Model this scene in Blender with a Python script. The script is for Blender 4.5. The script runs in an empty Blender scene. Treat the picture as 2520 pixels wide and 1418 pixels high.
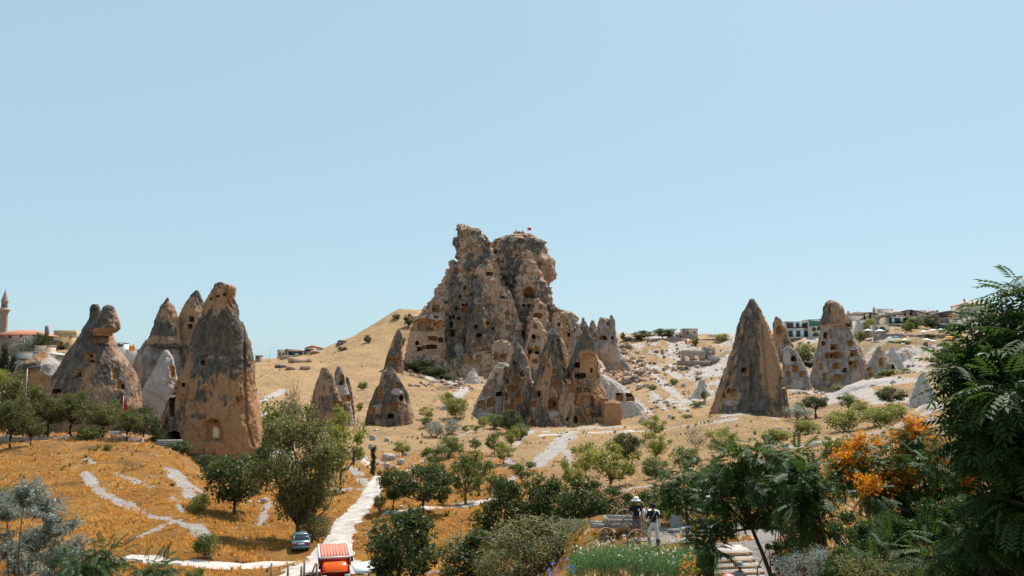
import bpy, math, random
import numpy as np
from mathutils import Vector, Matrix, Euler

# ------------------------------------------------------------------ camera, sky, sun, exposure
S = bpy.context.scene
COL = S.collection
F = 1900.0                                   # focal length in photograph pixels (2520 wide)
PITCH = math.atan((915 - 709) / F)           # camera looks slightly up; eye level is at row 915
cd = bpy.data.cameras.new('camera'); cam = bpy.data.objects.new('camera', cd); COL.objects.link(cam)
cd.sensor_width = 36; cd.lens = F / 2520 * 36; cd.clip_start = .2; cd.clip_end = 9000
cam.rotation_euler = (math.pi / 2 + PITCH, 0, 0)
S.camera = cam
SUN_EL, SUN_AZ = math.radians(58), math.radians(33)   # azimuth measured from +Y (view direction) towards +X
W = bpy.data.worlds.new('World'); S.world = W; W.use_nodes = True
wn = W.node_tree.nodes; wl = W.node_tree.links
sky = wn.new('ShaderNodeTexSky'); sky.sky_type = 'NISHITA'; sky.sun_disc = False
sky.sun_elevation = SUN_EL; sky.sun_rotation = SUN_AZ
sky.altitude = 1300; sky.air_density = 1.0; sky.dust_density = 3.0; sky.ozone_density = 1.0
bg = wn['Background']; bg.inputs[1].default_value = .1
hs = wn.new('ShaderNodeMix'); hs.data_type = 'RGBA'; hs.inputs[0].default_value = .74     # thin summer haze evens the sky out
hs.inputs[7].default_value = (3.1, 4.6, 5.2, 1)
wl.new(sky.outputs[0], hs.inputs[6]); wl.new(hs.outputs[2], bg.inputs[0])
sd = bpy.data.lights.new('sun', 'SUN'); sd.energy = 4.5; sd.angle = math.radians(.53); sd.color = (1, .955, .89)
sun = bpy.data.objects.new('sun', sd); COL.objects.link(sun)
sdir = Vector((math.sin(SUN_AZ) * math.cos(SUN_EL), math.cos(SUN_AZ) * math.cos(SUN_EL), math.sin(SUN_EL)))
sun.rotation_euler = sdir.to_track_quat('Z', 'Y').to_euler(); sun.location = (0, 0, 200)
vs = S.view_settings; vs.view_transform = 'Standard'; vs.look = 'None'; vs.exposure = 0.62; vs.gamma = 1; vs.use_curve_mapping = False
S.cycles.max_bounces = 6; S.cycles.diffuse_bounces = 3; S.cycles.glossy_bounces = 2; S.cycles.transmission_bounces = 4
S.cycles.transparent_max_bounces = 4; S.cycles.use_denoising = True

R = math.radians
rng = np.random.default_rng(7)
random.seed(5)
SP, CP = math.sin(PITCH), math.cos(PITCH)
def at(px, py, D):
    """world point on the sight line of a photograph pixel, D metres ahead"""
    X = (px - 1260) / F; Y = -(py - 709) / F
    fy = CP - Y * SP; fz = SP + Y * CP
    return np.array((D * X / fy, D, D * fz / fy))
def proj(P):
    P = np.asarray(P); fw = P[..., 1] * CP + P[..., 2] * SP; up = -P[..., 1] * SP + P[..., 2] * CP
    return 1260 + F * P[..., 0] / fw, 709 - F * up / fw

# ------------------------------------------------------------------ noise
_r = np.random.default_rng(3)
PERM = _r.permutation(256); PERM = np.concatenate([PERM, PERM, PERM])
GR = _r.normal(size=(256, 3)); GR /= np.linalg.norm(GR, axis=1)[:, None]
def pn(p):
    p = np.asarray(p, float); i = np.floor(p).astype(int); f = p - i; i &= 255
    u = f * f * f * (f * (f * 6 - 15) + 10); out = 0
    for a in (0, 1):
        wa = u[:, 0] if a else 1 - u[:, 0]
        for b in (0, 1):
            wb = wa * (u[:, 1] if b else 1 - u[:, 1])
            for c in (0, 1):
                g = GR[PERM[PERM[PERM[i[:, 0] + a] + i[:, 1] + b] + i[:, 2] + c]]
                d = g[:, 0] * (f[:, 0] - a) + g[:, 1] * (f[:, 1] - b) + g[:, 2] * (f[:, 2] - c)
                out = out + wb * (u[:, 2] if c else 1 - u[:, 2]) * d
    return out * 1.5
def fbm(p, o=4, g=.5):
    p = np.asarray(p, float); a = 1; s = 0
    for k in range(o):
        s = s + a * pn(p + 17.3 * k); p = p * 2.03; a *= g
    return s
def ridge(p, o=3):
    p = np.asarray(p, float); a = 1; s = 0
    for k in range(o):
        s = s + a * (1 - 2 * np.abs(pn(p + 31.7 * k))); p = p * 2.1; a *= .5
    return s
def worley(p):
    p = np.asarray(p, float); i = np.floor(p).astype(int); f = p - i
    d1 = np.full(len(p), 9.); cid = np.zeros(len(p), int)
    for a in (-1, 0, 1):
        for b in (-1, 0, 1):
            for c in (-1, 0, 1):
                h = PERM[PERM[PERM[(i[:, 0] + a) & 255] + ((i[:, 1] + b) & 255)] + ((i[:, 2] + c) & 255)]
                q = np.stack([a + (h * 37 % 256) / 256, b + (h * 91 % 256) / 256, c + (h * 151 % 256) / 256], 1) - f
                d = (q * q).sum(1); m = d < d1
                d1[m] = d[m]; cid[m] = h[m]
    return np.sqrt(d1), cid / 255.
def sst(a, b, x):
    t = np.clip((x - a) / (b - a), 0, 1); return t * t * (3 - 2 * t)

# ------------------------------------------------------------------ mesh helpers
def meshdata(name, V, polys, mat=None, smooth=False, attrs=None):
    """polys: (n,k) int array, or list of index lists"""
    me = bpy.data.meshes.new(name); V = np.asarray(V, np.float32)
    me.vertices.add(len(V)); me.vertices.foreach_set('co', V.ravel())
    if isinstance(polys, np.ndarray):
        n, k = polys.shape; flat = polys.ravel().astype(np.int32); st = np.arange(0, n * k, k, dtype=np.int32)
    else:
        n = len(polys); ln = np.array([len(q) for q in polys], np.int32)
        flat = np.array([i for q in polys for i in q], np.int32); st = np.concatenate([[0], np.cumsum(ln)[:-1]]).astype(np.int32)
    me.loops.add(len(flat)); me.loops.foreach_set('vertex_index', flat)
    me.polygons.add(n); me.polygons.foreach_set('loop_start', st)
    if smooth: me.polygons.foreach_set('use_smooth', np.ones(n, bool))
    if attrs:
        for k_, v in attrs.items():
            a = me.attributes.new(k_, 'FLOAT', 'POINT'); a.data.foreach_set('value', np.asarray(v, np.float32))
    me.update(calc_edges=True)
    if mat:
        for m in (mat if isinstance(mat, (list, tuple)) else [mat]): me.materials.append(m)
    return me
def link(name, me, parent=None, **kw):
    o = bpy.data.objects.new(name, me); COL.objects.link(o)
    if parent is not None: o.parent = parent
    tag(o, **kw); return o
def tag(o, label=None, cat=None, group=None, kind=None):
    if label: o['label'] = label
    if cat: o['category'] = cat
    if group: o['group'] = group
    if kind: o['kind'] = kind
    return o
def empty(name, loc=(0, 0, 0), rz=0, **kw):
    o = bpy.data.objects.new(name, None); COL.objects.link(o); o.location = tuple(loc); o.rotation_euler = (0, 0, rz)
    o.empty_display_size = .2
    tag(o, **kw); return o
class MB:
    """collects simple solids into one mesh"""
    def __init__(s): s.V = []; s.P = []; s.n = 0
    def add(s, V, P):
        V = [tuple(v) for v in V]; s.V += V; s.P += [[i + s.n for i in q] for q in P]; s.n += len(V); return s
    def box(s, c, d, rz=0, taper=1, rx=0, ry=0):
        x, y, z = [k / 2 for k in d]; m = Euler((rx, ry, rz)).to_matrix(); V = []
        for sz in (-1, 1):
            t = taper if sz > 0 else 1
            for sx, sy in ((-1, -1), (1, -1), (1, 1), (-1, 1)): V.append(m @ Vector((sx * x * t, sy * y * t, sz * z)) + Vector(c))
        return s.add(V, [[3, 2, 1, 0], [4, 5, 6, 7], [0, 1, 5, 4], [1, 2, 6, 5], [2, 3, 7, 6], [3, 0, 4, 7]])
    def bar(s, a, b, w, h=None):
        a = Vector(a); b = Vector(b); h = h or w; d = (b - a); L = d.length
        q = d.to_track_quat('X', 'Z').to_matrix(); V = []
        for sx in (0, 1):
            for sy, sz in ((-1, -1), (1, -1), (1, 1), (-1, 1)): V.append(a + q @ Vector((sx * L, sy * w / 2, sz * h / 2)))
        return s.add(V, [[0, 3, 2, 1], [4, 5, 6, 7], [0, 1, 5, 4], [1, 2, 6, 5], [2, 3, 7, 6], [3, 0, 4, 7]])
    def tube(s, pts, rad, n=8, cap=True):
        pts = [Vector(p) for p in pts]; rad = rad if hasattr(rad, '__len__') else [rad] * len(pts); V = []; P = []
        for k, p in enumerate(pts):
            d = (pts[min(k + 1, len(pts) - 1)] - pts[max(k - 1, 0)]).normalized(); q = d.to_track_quat('Z', 'Y').to_matrix()
            for j in range(n):
                t = 2 * math.pi * j / n; V.append(p + q @ Vector((math.cos(t) * rad[k], math.sin(t) * rad[k], 0)))
        for k in range(len(pts) - 1):
            for j in range(n): P.append([k * n + j, k * n + (j + 1) % n, (k + 1) * n + (j + 1) % n, (k + 1) * n + j])
        if cap: P += [list(range(n))[::-1], [(len(pts) - 1) * n + j for j in range(n)]]
        return s.add(V, P)
    def lathe(s, prof, n=16, c=(0, 0, 0), ph=0):
        V = []; P = []
        for r, z in prof:
            for j in range(n): t = 2 * math.pi * j / n + ph; V.append((c[0] + r * math.cos(t), c[1] + r * math.sin(t), c[2] + z))
        for k in range(len(prof) - 1):
            for j in range(n): P.append([k * n + j, k * n + (j + 1) % n, (k + 1) * n + (j + 1) % n, (k + 1) * n + j])
        return s.add(V, P)
    def prism(s, poly, y0, y1):
        """polygon in xz extruded along y"""
        n = len(poly); V = [(x, y0, z) for x, z in poly] + [(x, y1, z) for x, z in poly]
        return s.add(V, [list(range(n)), [n + k for k in range(n)][::-1]] + [[k, n + k, n + (k + 1) % n, (k + 1) % n] for k in range(n)])
    def build(s, name, mat, parent=None, smooth=False, **kw):
        return link(name, meshdata(name, s.V, s.P, mat, smooth), parent, **kw)

# ------------------------------------------------------------------ materials
MATS = {}
def nm(name):
    m = bpy.data.materials.new(name); m.use_nodes = True; t = m.node_tree; return m, t.nodes, t.links, t.nodes['Principled BSDF']
def N(nodes, ty, **kw):
    n = nodes.new(ty)
    for k, v in kw.items(): setattr(n, k, v)
    return n
def noise(n, l, vec, scale, detail=5, rough=.6):
    t = N(n, 'ShaderNodeTexNoise'); t.inputs['Scale'].default_value = scale; t.inputs['Detail'].default_value = detail; t.inputs['Roughness'].default_value = rough
    if vec is not None: l.new(vec, t.inputs['Vector'])
    return t.outputs['Fac']
def ramp(n, l, fac, a, b, ca=(0, 0, 0), cb=(1, 1, 1)):
    r = N(n, 'ShaderNodeValToRGB'); e = r.color_ramp.elements
    e[0].position = a; e[1].position = b; e[0].color = (*ca, 1); e[1].color = (*cb, 1); l.new(fac, r.inputs[0]); return r.outputs[0]
def mix(n, l, fac, A, B, mode='MIX'):
    m = N(n, 'ShaderNodeMix', data_type='RGBA', blend_type=mode)
    for s, v in ((0, fac), (6, A), (7, B)):
        if hasattr(v, 'is_linked'): l.new(v, m.inputs[s])
        elif isinstance(v, (int, float)): m.inputs[s].default_value = v
        else: m.inputs[s].default_value = (*v, 1)
    return m.outputs[2]
def mth(n, l, op, a, b=0, c=0, clamp=False):
    m = N(n, 'ShaderNodeMath', operation=op, use_clamp=clamp)
    for s, v in ((0, a), (1, b), (2, c)):
        if hasattr(v, 'is_linked'): l.new(v, m.inputs[s])
        else: m.inputs[s].default_value = v
    return m.outputs[0]
def bump(n, l, b, h, dist, st=1):
    k = N(n, 'ShaderNodeBump'); k.inputs['Distance'].default_value = dist; k.inputs['Strength'].default_value = st
    l.new(h, k.inputs['Height']); l.new(k.outputs[0], b.inputs['Normal'])
def attr(n, name):
    a = N(n, 'ShaderNodeAttribute'); a.attribute_name = name; return a.outputs['Fac']
def gpos(n): return N(n, 'ShaderNodeNewGeometry').outputs['Position']
def plain(name, col, rough=.8, var=.15, scale=3., metal=0, spec=.3):
    if name in MATS: return MATS[name]
    m, n, l, b = nm(name)
    tc = N(n, 'ShaderNodeTexCoord').outputs['Object']
    f = noise(n, l, tc, scale, 6)
    dk = tuple(c * (1 - var) for c in col); lt = tuple(min(1, c * (1 + var)) for c in col)
    l.new(ramp(n, l, f, .3, .7, dk, lt), b.inputs['Base Color'])
    b.inputs['Roughness'].default_value = rough; b.inputs['Metallic'].default_value = metal; b.inputs['Specular IOR Level'].default_value = spec
    MATS[name] = m; return m
def glassm(name, col, rough=.08):
    m = plain(name, col, rough, .1); m.node_tree.nodes['Principled BSDF'].inputs['Specular IOR Level'].default_value = .6; return m
# ------------------------------------------------------------------ terrain: one sheet through surveyed points (pixel column, pixel row, metres ahead)
CP_ = []
def cps(x, *pairs):
    for py, D in pairs: CP_.append(at(x, py, D))
cps(-500, (1400, 45), (1085, 140), (960, 260), (850, 400))
cps(-100, (1400, 50), (1290, 75), (1180, 105), (1087, 138), (1062, 165), (985, 230), (880, 310), (842, 400))
cps(120, (1410, 56), (1300, 78), (1190, 105), (1084, 138), (1064, 165), (985, 230), (868, 310), (842, 400))
cps(300, (1420, 58), (1372, 66), (1260, 93), (1160, 115), (1084, 140), (1068, 165), (1000, 230), (875, 330), (858, 420))
cps(450, (1392, 61), (1330, 74), (1240, 95), (1165, 118), (1115, 138), (1090, 185), (890, 400))
cps(500, (1185, 122), (1158, 146))
cps(530, (1212, 120), (1186, 138), (1174, 152), (1160, 168))
cps(600, (1222, 120), (1192, 140), (1178, 155), (1162, 170))
cps(560, (1415, 60), (1310, 84), (1240, 106), (1110, 190), (1000, 260), (905, 400))
cps(700, (1412, 60), (1362, 75), (1290, 92), (1190, 125), (1100, 178), (1040, 225), (985, 280), (925, 350), (882, 440), (900, 560))
cps(830, (1340, 78), (1210, 115), (1110, 170), (1062, 220), (1010, 270), (950, 330), (900, 390), (852, 445), (880, 560))
cps(935, (1340, 80), (1240, 101), (1172, 130), (1105, 175), (1060, 218), (1010, 270), (960, 320), (900, 390), (805, 455), (830, 560))
cps(1000, (1410, 56), (1300, 85), (1180, 126), (1120, 165), (1065, 215), (1000, 280), (925, 370), (880, 420), (772, 470), (790, 560))
cps(1120, (1420, 50), (1310, 82), (1240, 102), (1150, 145), (1090, 190), (1010, 270), (960, 340), (930, 395), (860, 450))
cps(1250, (1420, 44), (1300, 80), (1240, 99), (1160, 138), (1100, 180), (1060, 235), (1040, 270), (950, 360), (900, 430), (800, 500))
cps(1350, (1420, 38), (1300, 72), (1220, 102), (1160, 130), (1100, 170), (1066, 222), (1055, 250), (1030, 280), (960, 370), (880, 440), (800, 500))
cps(1450, (1408, 29), (1345, 36), (1290, 43), (1210, 92), (1130, 140), (1064, 218), (1055, 250), (1030, 290), (960, 360), (880, 420))
cps(1560, (1418, 28), (1337, 35), (1292, 41), (1205, 78), (1185, 90), (1120, 150), (1058, 213), (1050, 250), (1000, 300), (930, 360), (880, 410), (828, 455), (850, 560))
cps(1700, (1418, 29), (1345, 33), (1300, 40), (1265, 47), (1175, 84), (1160, 95), (1105, 150), (1042, 203), (1030, 230), (990, 290), (940, 340), (900, 380), (838, 440), (840, 560))
cps(1820, (1440, 27), (1345, 33), (1300, 38), (1270, 44), (1140, 92), (1125, 105), (1085, 150), (1016, 197), (1030, 225), (970, 300), (900, 360), (835, 430))
cps(1930, (1420, 26), (1330, 33), (1270, 42), (1108, 100), (1092, 125), (1060, 165), (1040, 190), (1020, 230), (980, 270), (900, 340), (850, 390), (828, 430))
cps(2060, (1420, 24), (1310, 34), (1240, 45), (1085, 112), (1078, 130), (1050, 165), (1000, 215), (975, 240), (962, 300), (900, 330), (855, 370), (812, 410), (790, 470))
cps(2200, (1420, 20), (1300, 32), (1200, 48), (1060, 122), (1050, 140), (1030, 165), (985, 205), (932, 250), (925, 290), (880, 320), (845, 345), (805, 390), (780, 460))
cps(2330, (1420, 18), (1280, 31), (1150, 55), (1018, 132), (1000, 160), (960, 200), (920, 240), (900, 290), (870, 320), (835, 345), (800, 390), (775, 460))
cps(2560, (1420, 15), (1250, 30), (1130, 55), (1000, 135), (930, 220), (880, 310), (800, 390), (765, 460))
cps(3000, (1420, 15), (1130, 55), (980, 135), (880, 300), (790, 450))
for x_ in (-60, -30, -8, 8, 30, 60):
    CP_ += [np.array((x_, -25., -5.5)), np.array((x_, 2., -6.5 if x_ > -5 else -9)), np.array((x_, 12., -7.2 if x_ > -5 else -10.5))]
CP_ += [np.array((x_, 26., -12.5)) for x_ in (-26, -14)] + [np.array((x_, 40., -14.)) for x_ in (-32, -20)]
CP_ += [np.array((4., 50., -10.8)), np.array((12., 55., -11)), np.array((-3., 30., -8.5)), np.array((-2., 22., -7.6))]
for x_ in (-2500, -1200, -400, 0, 400, 1200, 2500): CP_ += [np.array((x_, 900., -6.)), np.array((x_, 2500., -10.))]
CP_ = np.array(CP_)
def wrp(x, y): y = np.maximum(y, -38); return np.stack([x / (y + 60) * 2.6, np.log(y + 60)], -1)
def tk(r2): return .5 * r2 * np.log(r2 + 1e-12)
_q = wrp(CP_[:, 0], CP_[:, 1]); _n = len(_q)
_d = ((_q[:, None] - _q[None]) ** 2).sum(-1)
_A = np.zeros((_n + 3, _n + 3)); _A[:_n, :_n] = tk(_d) + np.eye(_n) * 2e-4
_A[:_n, _n] = 1; _A[:_n, _n + 1:] = _q; _A[_n:, :_n] = _A[:_n, _n:].T
_w = np.linalg.solve(_A, np.concatenate([CP_[:, 2], np.zeros(3)]))
def H0(x, y):
    q = wrp(x, y); out = _w[_n] + q @ _w[_n + 1:]
    for k in range(_n): out = out + _w[k] * tk(((q - _q[k]) ** 2).sum(-1))
    return out
YR = np.concatenate([np.arange(-36, 60, .55), 60 * 1.0085 ** np.arange(0, 262), np.geomspace(560, 4200, 26)])
YR = np.unique(np.round(YR, 3)); NU = 770
UR = np.linspace(-1.08, 1.08, NU)
GX = UR[None, :] * (YR[:, None] + 60); GY = np.repeat(YR[:, None], NU, 1)
GZ = H0(GX.ravel(), GY.ravel()).reshape(GX.shape)
def detail(x, y, amp=1):
    p = np.stack([x, y, 0 * x], -1)
    hill = sst(95, 240, y)
    z = fbm(p * .11, 3) * .45 + fbm(p * .55 + 9, 3) * .16 * (1 - .6 * hill)
    rg = ridge(p * np.array((.05, .085, 1)) + 5, 4)
    z = z + hill * (fbm(p * .05 + 3, 4) * 1.1 + (rg - .6) * .75 * sst(220, 300, y))
    er = sst(45, 90, x) * (1 - sst(165, 210, x)) * sst(235, 290, y) * (1 - sst(425, 460, y))
    z = z + er * ((ridge(p * np.array((.045, .1, 1)) + 2, 4) - .55) * 1.7 + 1.1 * sst(-.08, .08, pn(p * np.array((.03, .07, 1)) + 4)))
    return z
GZ = GZ + detail(GX.ravel(), GY.ravel()).reshape(GX.shape) * (1 - sst(520, 640, GY))
# cut for the log stairway below the yard
_tz = np.interp(GY, [20, 29.6, 30.2, 32.9], [-9.2, -9.1, -8.55, -7.75]); _tm = sst(7.5, 7.95, GX) * (1 - sst(10.2, 11.2, GX)) * sst(18, 21, GY) * (1 - sst(32.7, 33.1, GY))
GZ = GZ + (np.minimum(GZ, _tz) - GZ) * _tm
def H(x, y):
    x = np.asarray(x, float); y = np.asarray(y, float)
    r = np.clip(np.interp(y, YR, np.arange(len(YR))), 0, len(YR) - 1.001); u = np.clip((x / (y + 60) + 1.08) / 2.16 * (NU - 1), 0, NU - 1.001)
    i = r.astype(int); j = u.astype(int); a = r - i; b = u - j
    return (GZ[i, j] * (1 - a) + GZ[i + 1, j] * a) * (1 - b) + (GZ[i, j + 1] * (1 - a) + GZ[i + 1, j + 1] * a) * b
_DS = np.concatenate([np.arange(4, 60, .1), np.arange(60, 200, .25), np.arange(200, 620, .6)])
def hit(px, py, dmin=4, dmax=620):
    P = at(px, py, 1.)[None] * _DS[:, None]; m = (_DS >= dmin) & (_DS <= dmax)
    d = P[:, 2] - H(P[:, 0], P[:, 1]); k = np.where(m & (d < 0))[0]
    if len(k) == 0: return None
    p = P[k[0]].copy(); p[2] = H(p[0], p[1]); return p
def gat(px, D):
    """ground point under pixel column px at D metres"""
    x = at(px, 915, D)[0]; return np.array((x, D, float(H(x, D))))

# painted ground: bare pale tuff along strokes (pixel polyline, half width in pixels)
BARE = np.zeros(GX.shape); SCRUB = np.zeros(GX.shape)
def stroke(arr, pts, w, val=1., dmin=4, dmax=620):
    Wp = []
    for k in range(len(pts) - 1):
        n = max(2, int(math.hypot(pts[k + 1][0] - pts[k][0], pts[k + 1][1] - pts[k][1]) / 6))
        for t in np.linspace(0, 1, n, endpoint=False): Wp.append((pts[k][0] * (1 - t) + pts[k + 1][0] * t, pts[k][1] * (1 - t) + pts[k + 1][1] * t))
    Wp.append(pts[-1])
    for q in Wp:
        p = hit(*q, dmin, dmax)
        if p is None: continue
        r = w * p[1] / F
        ry = r * 2.2
        i0, i1 = np.searchsorted(YR, (p[1] - 2.5 * ry, p[1] + 2.5 * ry)); sl = slice(max(i0, 0), i1 + 1)
        d = np.sqrt(((GX[sl] - p[0]) / r) ** 2 + ((GY[sl] - p[1]) / ry) ** 2) + WN[sl] * .45
        arr[sl] = np.maximum(arr[sl], val * (1 - sst(.55, 1.45, d)))
WN = fbm(np.stack([GX.ravel() * .35, GY.ravel() * .2, 0 * GX.ravel()], 1), 3).reshape(GX.shape) * (1 - sst(150, 300, GY) * .4)
B = BARE
stroke(B, [(205, 1165), (250, 1215), (300, 1238), (370, 1270), (440, 1285), (480, 1300)], 7, 1.4)
stroke(B, [(480, 1295), (500, 1325)], 16, 1.5); stroke(B, [(440, 1280), (330, 1325)], 6)
stroke(B, [(422, 1155), (455, 1195), (470, 1225)], 13, 1.5); stroke(B, [(455, 1190), (510, 1220)], 7); stroke(B, [(425, 1225), (448, 1258)], 7)
stroke(B, [(285, 1165), (370, 1200)], 5, .8); stroke(B, [(210, 1130), (226, 1140)], 5); stroke(B, [(300, 1385), (230, 1370)], 9)
stroke(B, [(640, 1110), (700, 1130), (740, 1150)], 15, 1.5); stroke(B, [(640, 1020), (690, 1050)], 12); stroke(B, [(650, 985), (700, 960)], 10)
stroke(B, [(860, 1150), (900, 1190), (930, 1200)], 10); stroke(B, [(780, 1210), (890, 1205)], 9, .9); stroke(B, [(640, 1290), (660, 1240)], 10)
stroke(B, [(870, 1118), (980, 1150)], 6); stroke(B, [(1000, 1160), (1100, 1090), (1160, 1060)], 5, .8)
stroke(B, [(1115, 970), (1140, 960), (1100, 1000)], 14); stroke(B, [(1060, 930), (1130, 945)], 10)
stroke(B, [(1330, 1070), (1450, 1064), (1590, 1062)], 8, 1.5); stroke(B, [(1395, 1075), (1360, 1110), (1320, 1145)], 22, 1.6); stroke(B, [(1395, 1110), (1400, 1140)], 12)
stroke(B, [(1310, 1060), (1240, 1120), (1275, 1170), (1230, 1200)], 8); stroke(B, [(1540, 1205), (1600, 1195)], 16, 1.5)
stroke(B, [(1225, 1225), (1100, 1245)], 5); stroke(B, [(1480, 870), (1530, 880), (1560, 890)], 8); stroke(B, [(1490, 890), (1520, 910)], 12)
stroke(B, [(1570, 905), (1620, 935), (1680, 985), (1720, 1000)], 9); stroke(B, [(1590, 900), (1650, 915), (1670, 930)], 9); stroke(B, [(1650, 985), (1690, 1010)], 8)
stroke(B, [(1540, 970), (1600, 1020)], 8, .9); stroke(B, [(1600, 960), (1640, 1010)], 7, .8)
for x_, y_ in ((1560, 850), (1600, 865), (1650, 880), (1700, 890), (1720, 950), (1600, 985), (1690, 920), (1545, 900), (1740, 905)): stroke(B, [(x_, y_), (x_ + 22, y_ + 5)], 6, .75)
stroke(B, [(1780, 1025), (1860, 1014), (1910, 1030)], 8); stroke(B, [(1620, 1060), (1760, 1036)], 5)
stroke(B, [(2040, 990), (2080, 960), (2140, 945), (2230, 940)], 26, 1.7, dmin=205); stroke(B, [(2100, 960), (2180, 990), (2240, 985)], 22, 1.7, dmin=200)
stroke(B, [(1935, 1100), (2060, 1080), (2180, 1062), (2300, 1030)], 11, 1.6); stroke(B, [(2200, 1050), (2310, 1005)], 14)
stroke(B, [(2220, 880), (2260, 910)], 18, .9, dmin=250); stroke(B, [(1740, 1345), (1880, 1330), (1900, 1300), (1760, 1300), (1620, 1310)], 26, dmax=48)
stroke(B, [(1560, 1335), (1700, 1330)], 18, dmax=48); stroke(B, [(1760, 1380), (1860, 1400)], 40, dmax=40)
stroke(B, [(1100, 1410), (1000, 1400)], 10, .8); stroke(B, [(1330, 1050), (1400, 1056), (1560, 1052)], 8, .9)
C_ = SCRUB
for a in (((20, 1110), (80, 1120), (130, 1115)), ((200, 1105), (260, 1100)), ((300, 1245), (420, 1240)), ((300, 1140), (350, 1150)), ((90, 1200), (200, 1190)), ((1240, 1100), (1260, 1150))): stroke(C_, a, 9, .8)
stroke(C_, [(1000, 900), (1030, 925), (1070, 940)], 18, 1., dmin=300); stroke(C_, [(1080, 960), (1140, 950)], 10, .9, dmin=300)
stroke(C_, [(1060, 1000), (1100, 950), (1160, 960)], 6, .6); stroke(C_, [(1600, 1100), (1480, 1100)], 9, .7); stroke(C_, [(2130, 860), (2200, 850), (2300, 850)], 25, .5, dmin=250)
_p = np.stack([GX.ravel(), GY.ravel(), 0 * GX.ravel()], 1)
bn = (fbm(_p * .05, 4) * .5 + ridge(_p * .09, 3) * .3).reshape(GX.shape)
BARE = np.clip(BARE * 1.15 + BARE * bn * .5 + sst(.45, .85, bn) * .62 * sst(100, 200, GY) * sst(-40, 20, GX) + sst(.6, .95, bn) * .6 * sst(110, 200, GY), 0, 1)
# eroded tuff slope right of the castle shows more bare rock
BARE = np.maximum(BARE, sst(.0, .6, bn) * .8 * sst(40, 85, GX) * sst(235, 290, GY) * (1 - sst(165, 210, GX)))
BARE = np.maximum(BARE, sst(.1, .6, bn) * .8 * (1 - sst(30, 60, np.abs(GX))) * sst(330, 370, GY))
def ground_mat():
    m, n, l, b = nm('dry_grass_ground'); p = gpos(n)
    f1 = noise(n, l, p, .045, 6); f2 = noise(n, l, p, .5, 8, .7); f3 = noise(n, l, p, 2.6, 8, .75)
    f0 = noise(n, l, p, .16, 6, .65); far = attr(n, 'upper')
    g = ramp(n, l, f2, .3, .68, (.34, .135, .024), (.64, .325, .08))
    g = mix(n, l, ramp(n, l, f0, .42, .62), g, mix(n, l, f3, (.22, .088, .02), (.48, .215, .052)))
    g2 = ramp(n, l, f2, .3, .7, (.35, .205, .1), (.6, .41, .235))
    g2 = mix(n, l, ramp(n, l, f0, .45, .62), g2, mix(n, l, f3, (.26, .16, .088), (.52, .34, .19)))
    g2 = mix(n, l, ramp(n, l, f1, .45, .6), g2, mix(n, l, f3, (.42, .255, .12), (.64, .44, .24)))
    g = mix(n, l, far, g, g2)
    g = mix(n, l, mth(n, l, 'MULTIPLY', ramp(n, l, f3, .52, .66), .55), g, (.14, .08, .04))
    sc = attr(n, 'scrub'); g = mix(n, l, mth(n, l, 'MULTIPLY', sc, ramp(n, l, f3, .35, .6)), g, (.07, .06, .035))
    ba = attr(n, 'bare'); nb = mth(n, l, 'MULTIPLY_ADD', f3, 1.1, -.55); nb2 = mth(n, l, 'MULTIPLY_ADD', f2, 1.2, -.6)
    msk = ramp(n, l, mth(n, l, 'ADD', ba, mth(n, l, 'ADD', nb, nb2)), .34, .74)
    pal = mix(n, l, ramp(n, l, f2, .3, .7), (.48, .395, .345), (.66, .595, .55))
    g = mix(n, l, msk, g, pal)
    l.new(g, b.inputs['Base Color']); b.inputs['Roughness'].default_value = .95; b.inputs['Specular IOR Level'].default_value = .1
    bump(n, l, b, mth(n, l, 'ADD', f3, mth(n, l, 'MULTIPLY', f2, 2.)), .9, 1)
    return m
nr = len(YR); ii = (np.arange(nr - 1)[:, None] * NU + np.arange(NU - 1)[None]).ravel()
GM = ground_mat()
link('ground', meshdata('ground', np.stack([GX.ravel(), GY.ravel(), GZ.ravel()], 1), np.stack([ii, ii + 1, ii + NU + 1, ii + NU], 1), GM, True,
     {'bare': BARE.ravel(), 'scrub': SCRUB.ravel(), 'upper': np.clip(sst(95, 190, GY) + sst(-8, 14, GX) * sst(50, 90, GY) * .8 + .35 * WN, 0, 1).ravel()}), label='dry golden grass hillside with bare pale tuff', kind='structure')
def dust_mat(name, a, b_):
    m, n, l, b = nm(name); p = gpos(n); f = noise(n, l, p, .8, 7, .7); f2 = noise(n, l, p, 6, 5)
    c = mix(n, l, ramp(n, l, f, .35, .65), a, b_); c = mix(n, l, mth(n, l, 'MULTIPLY', ramp(n, l, f2, .55, .75), .3), c, (.36, .29, .22))
    l.new(c, b.inputs['Base Color']); b.inputs['Roughness'].default_value = .95; bump(n, l, b, f2, .06); return m
ROADM = dust_mat('rutted_dust', (.27, .225, .195), (.52, .465, .43))
DUST = dust_mat('pale_dust', (.38, .325, .29), (.5, .44, .4))
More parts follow.
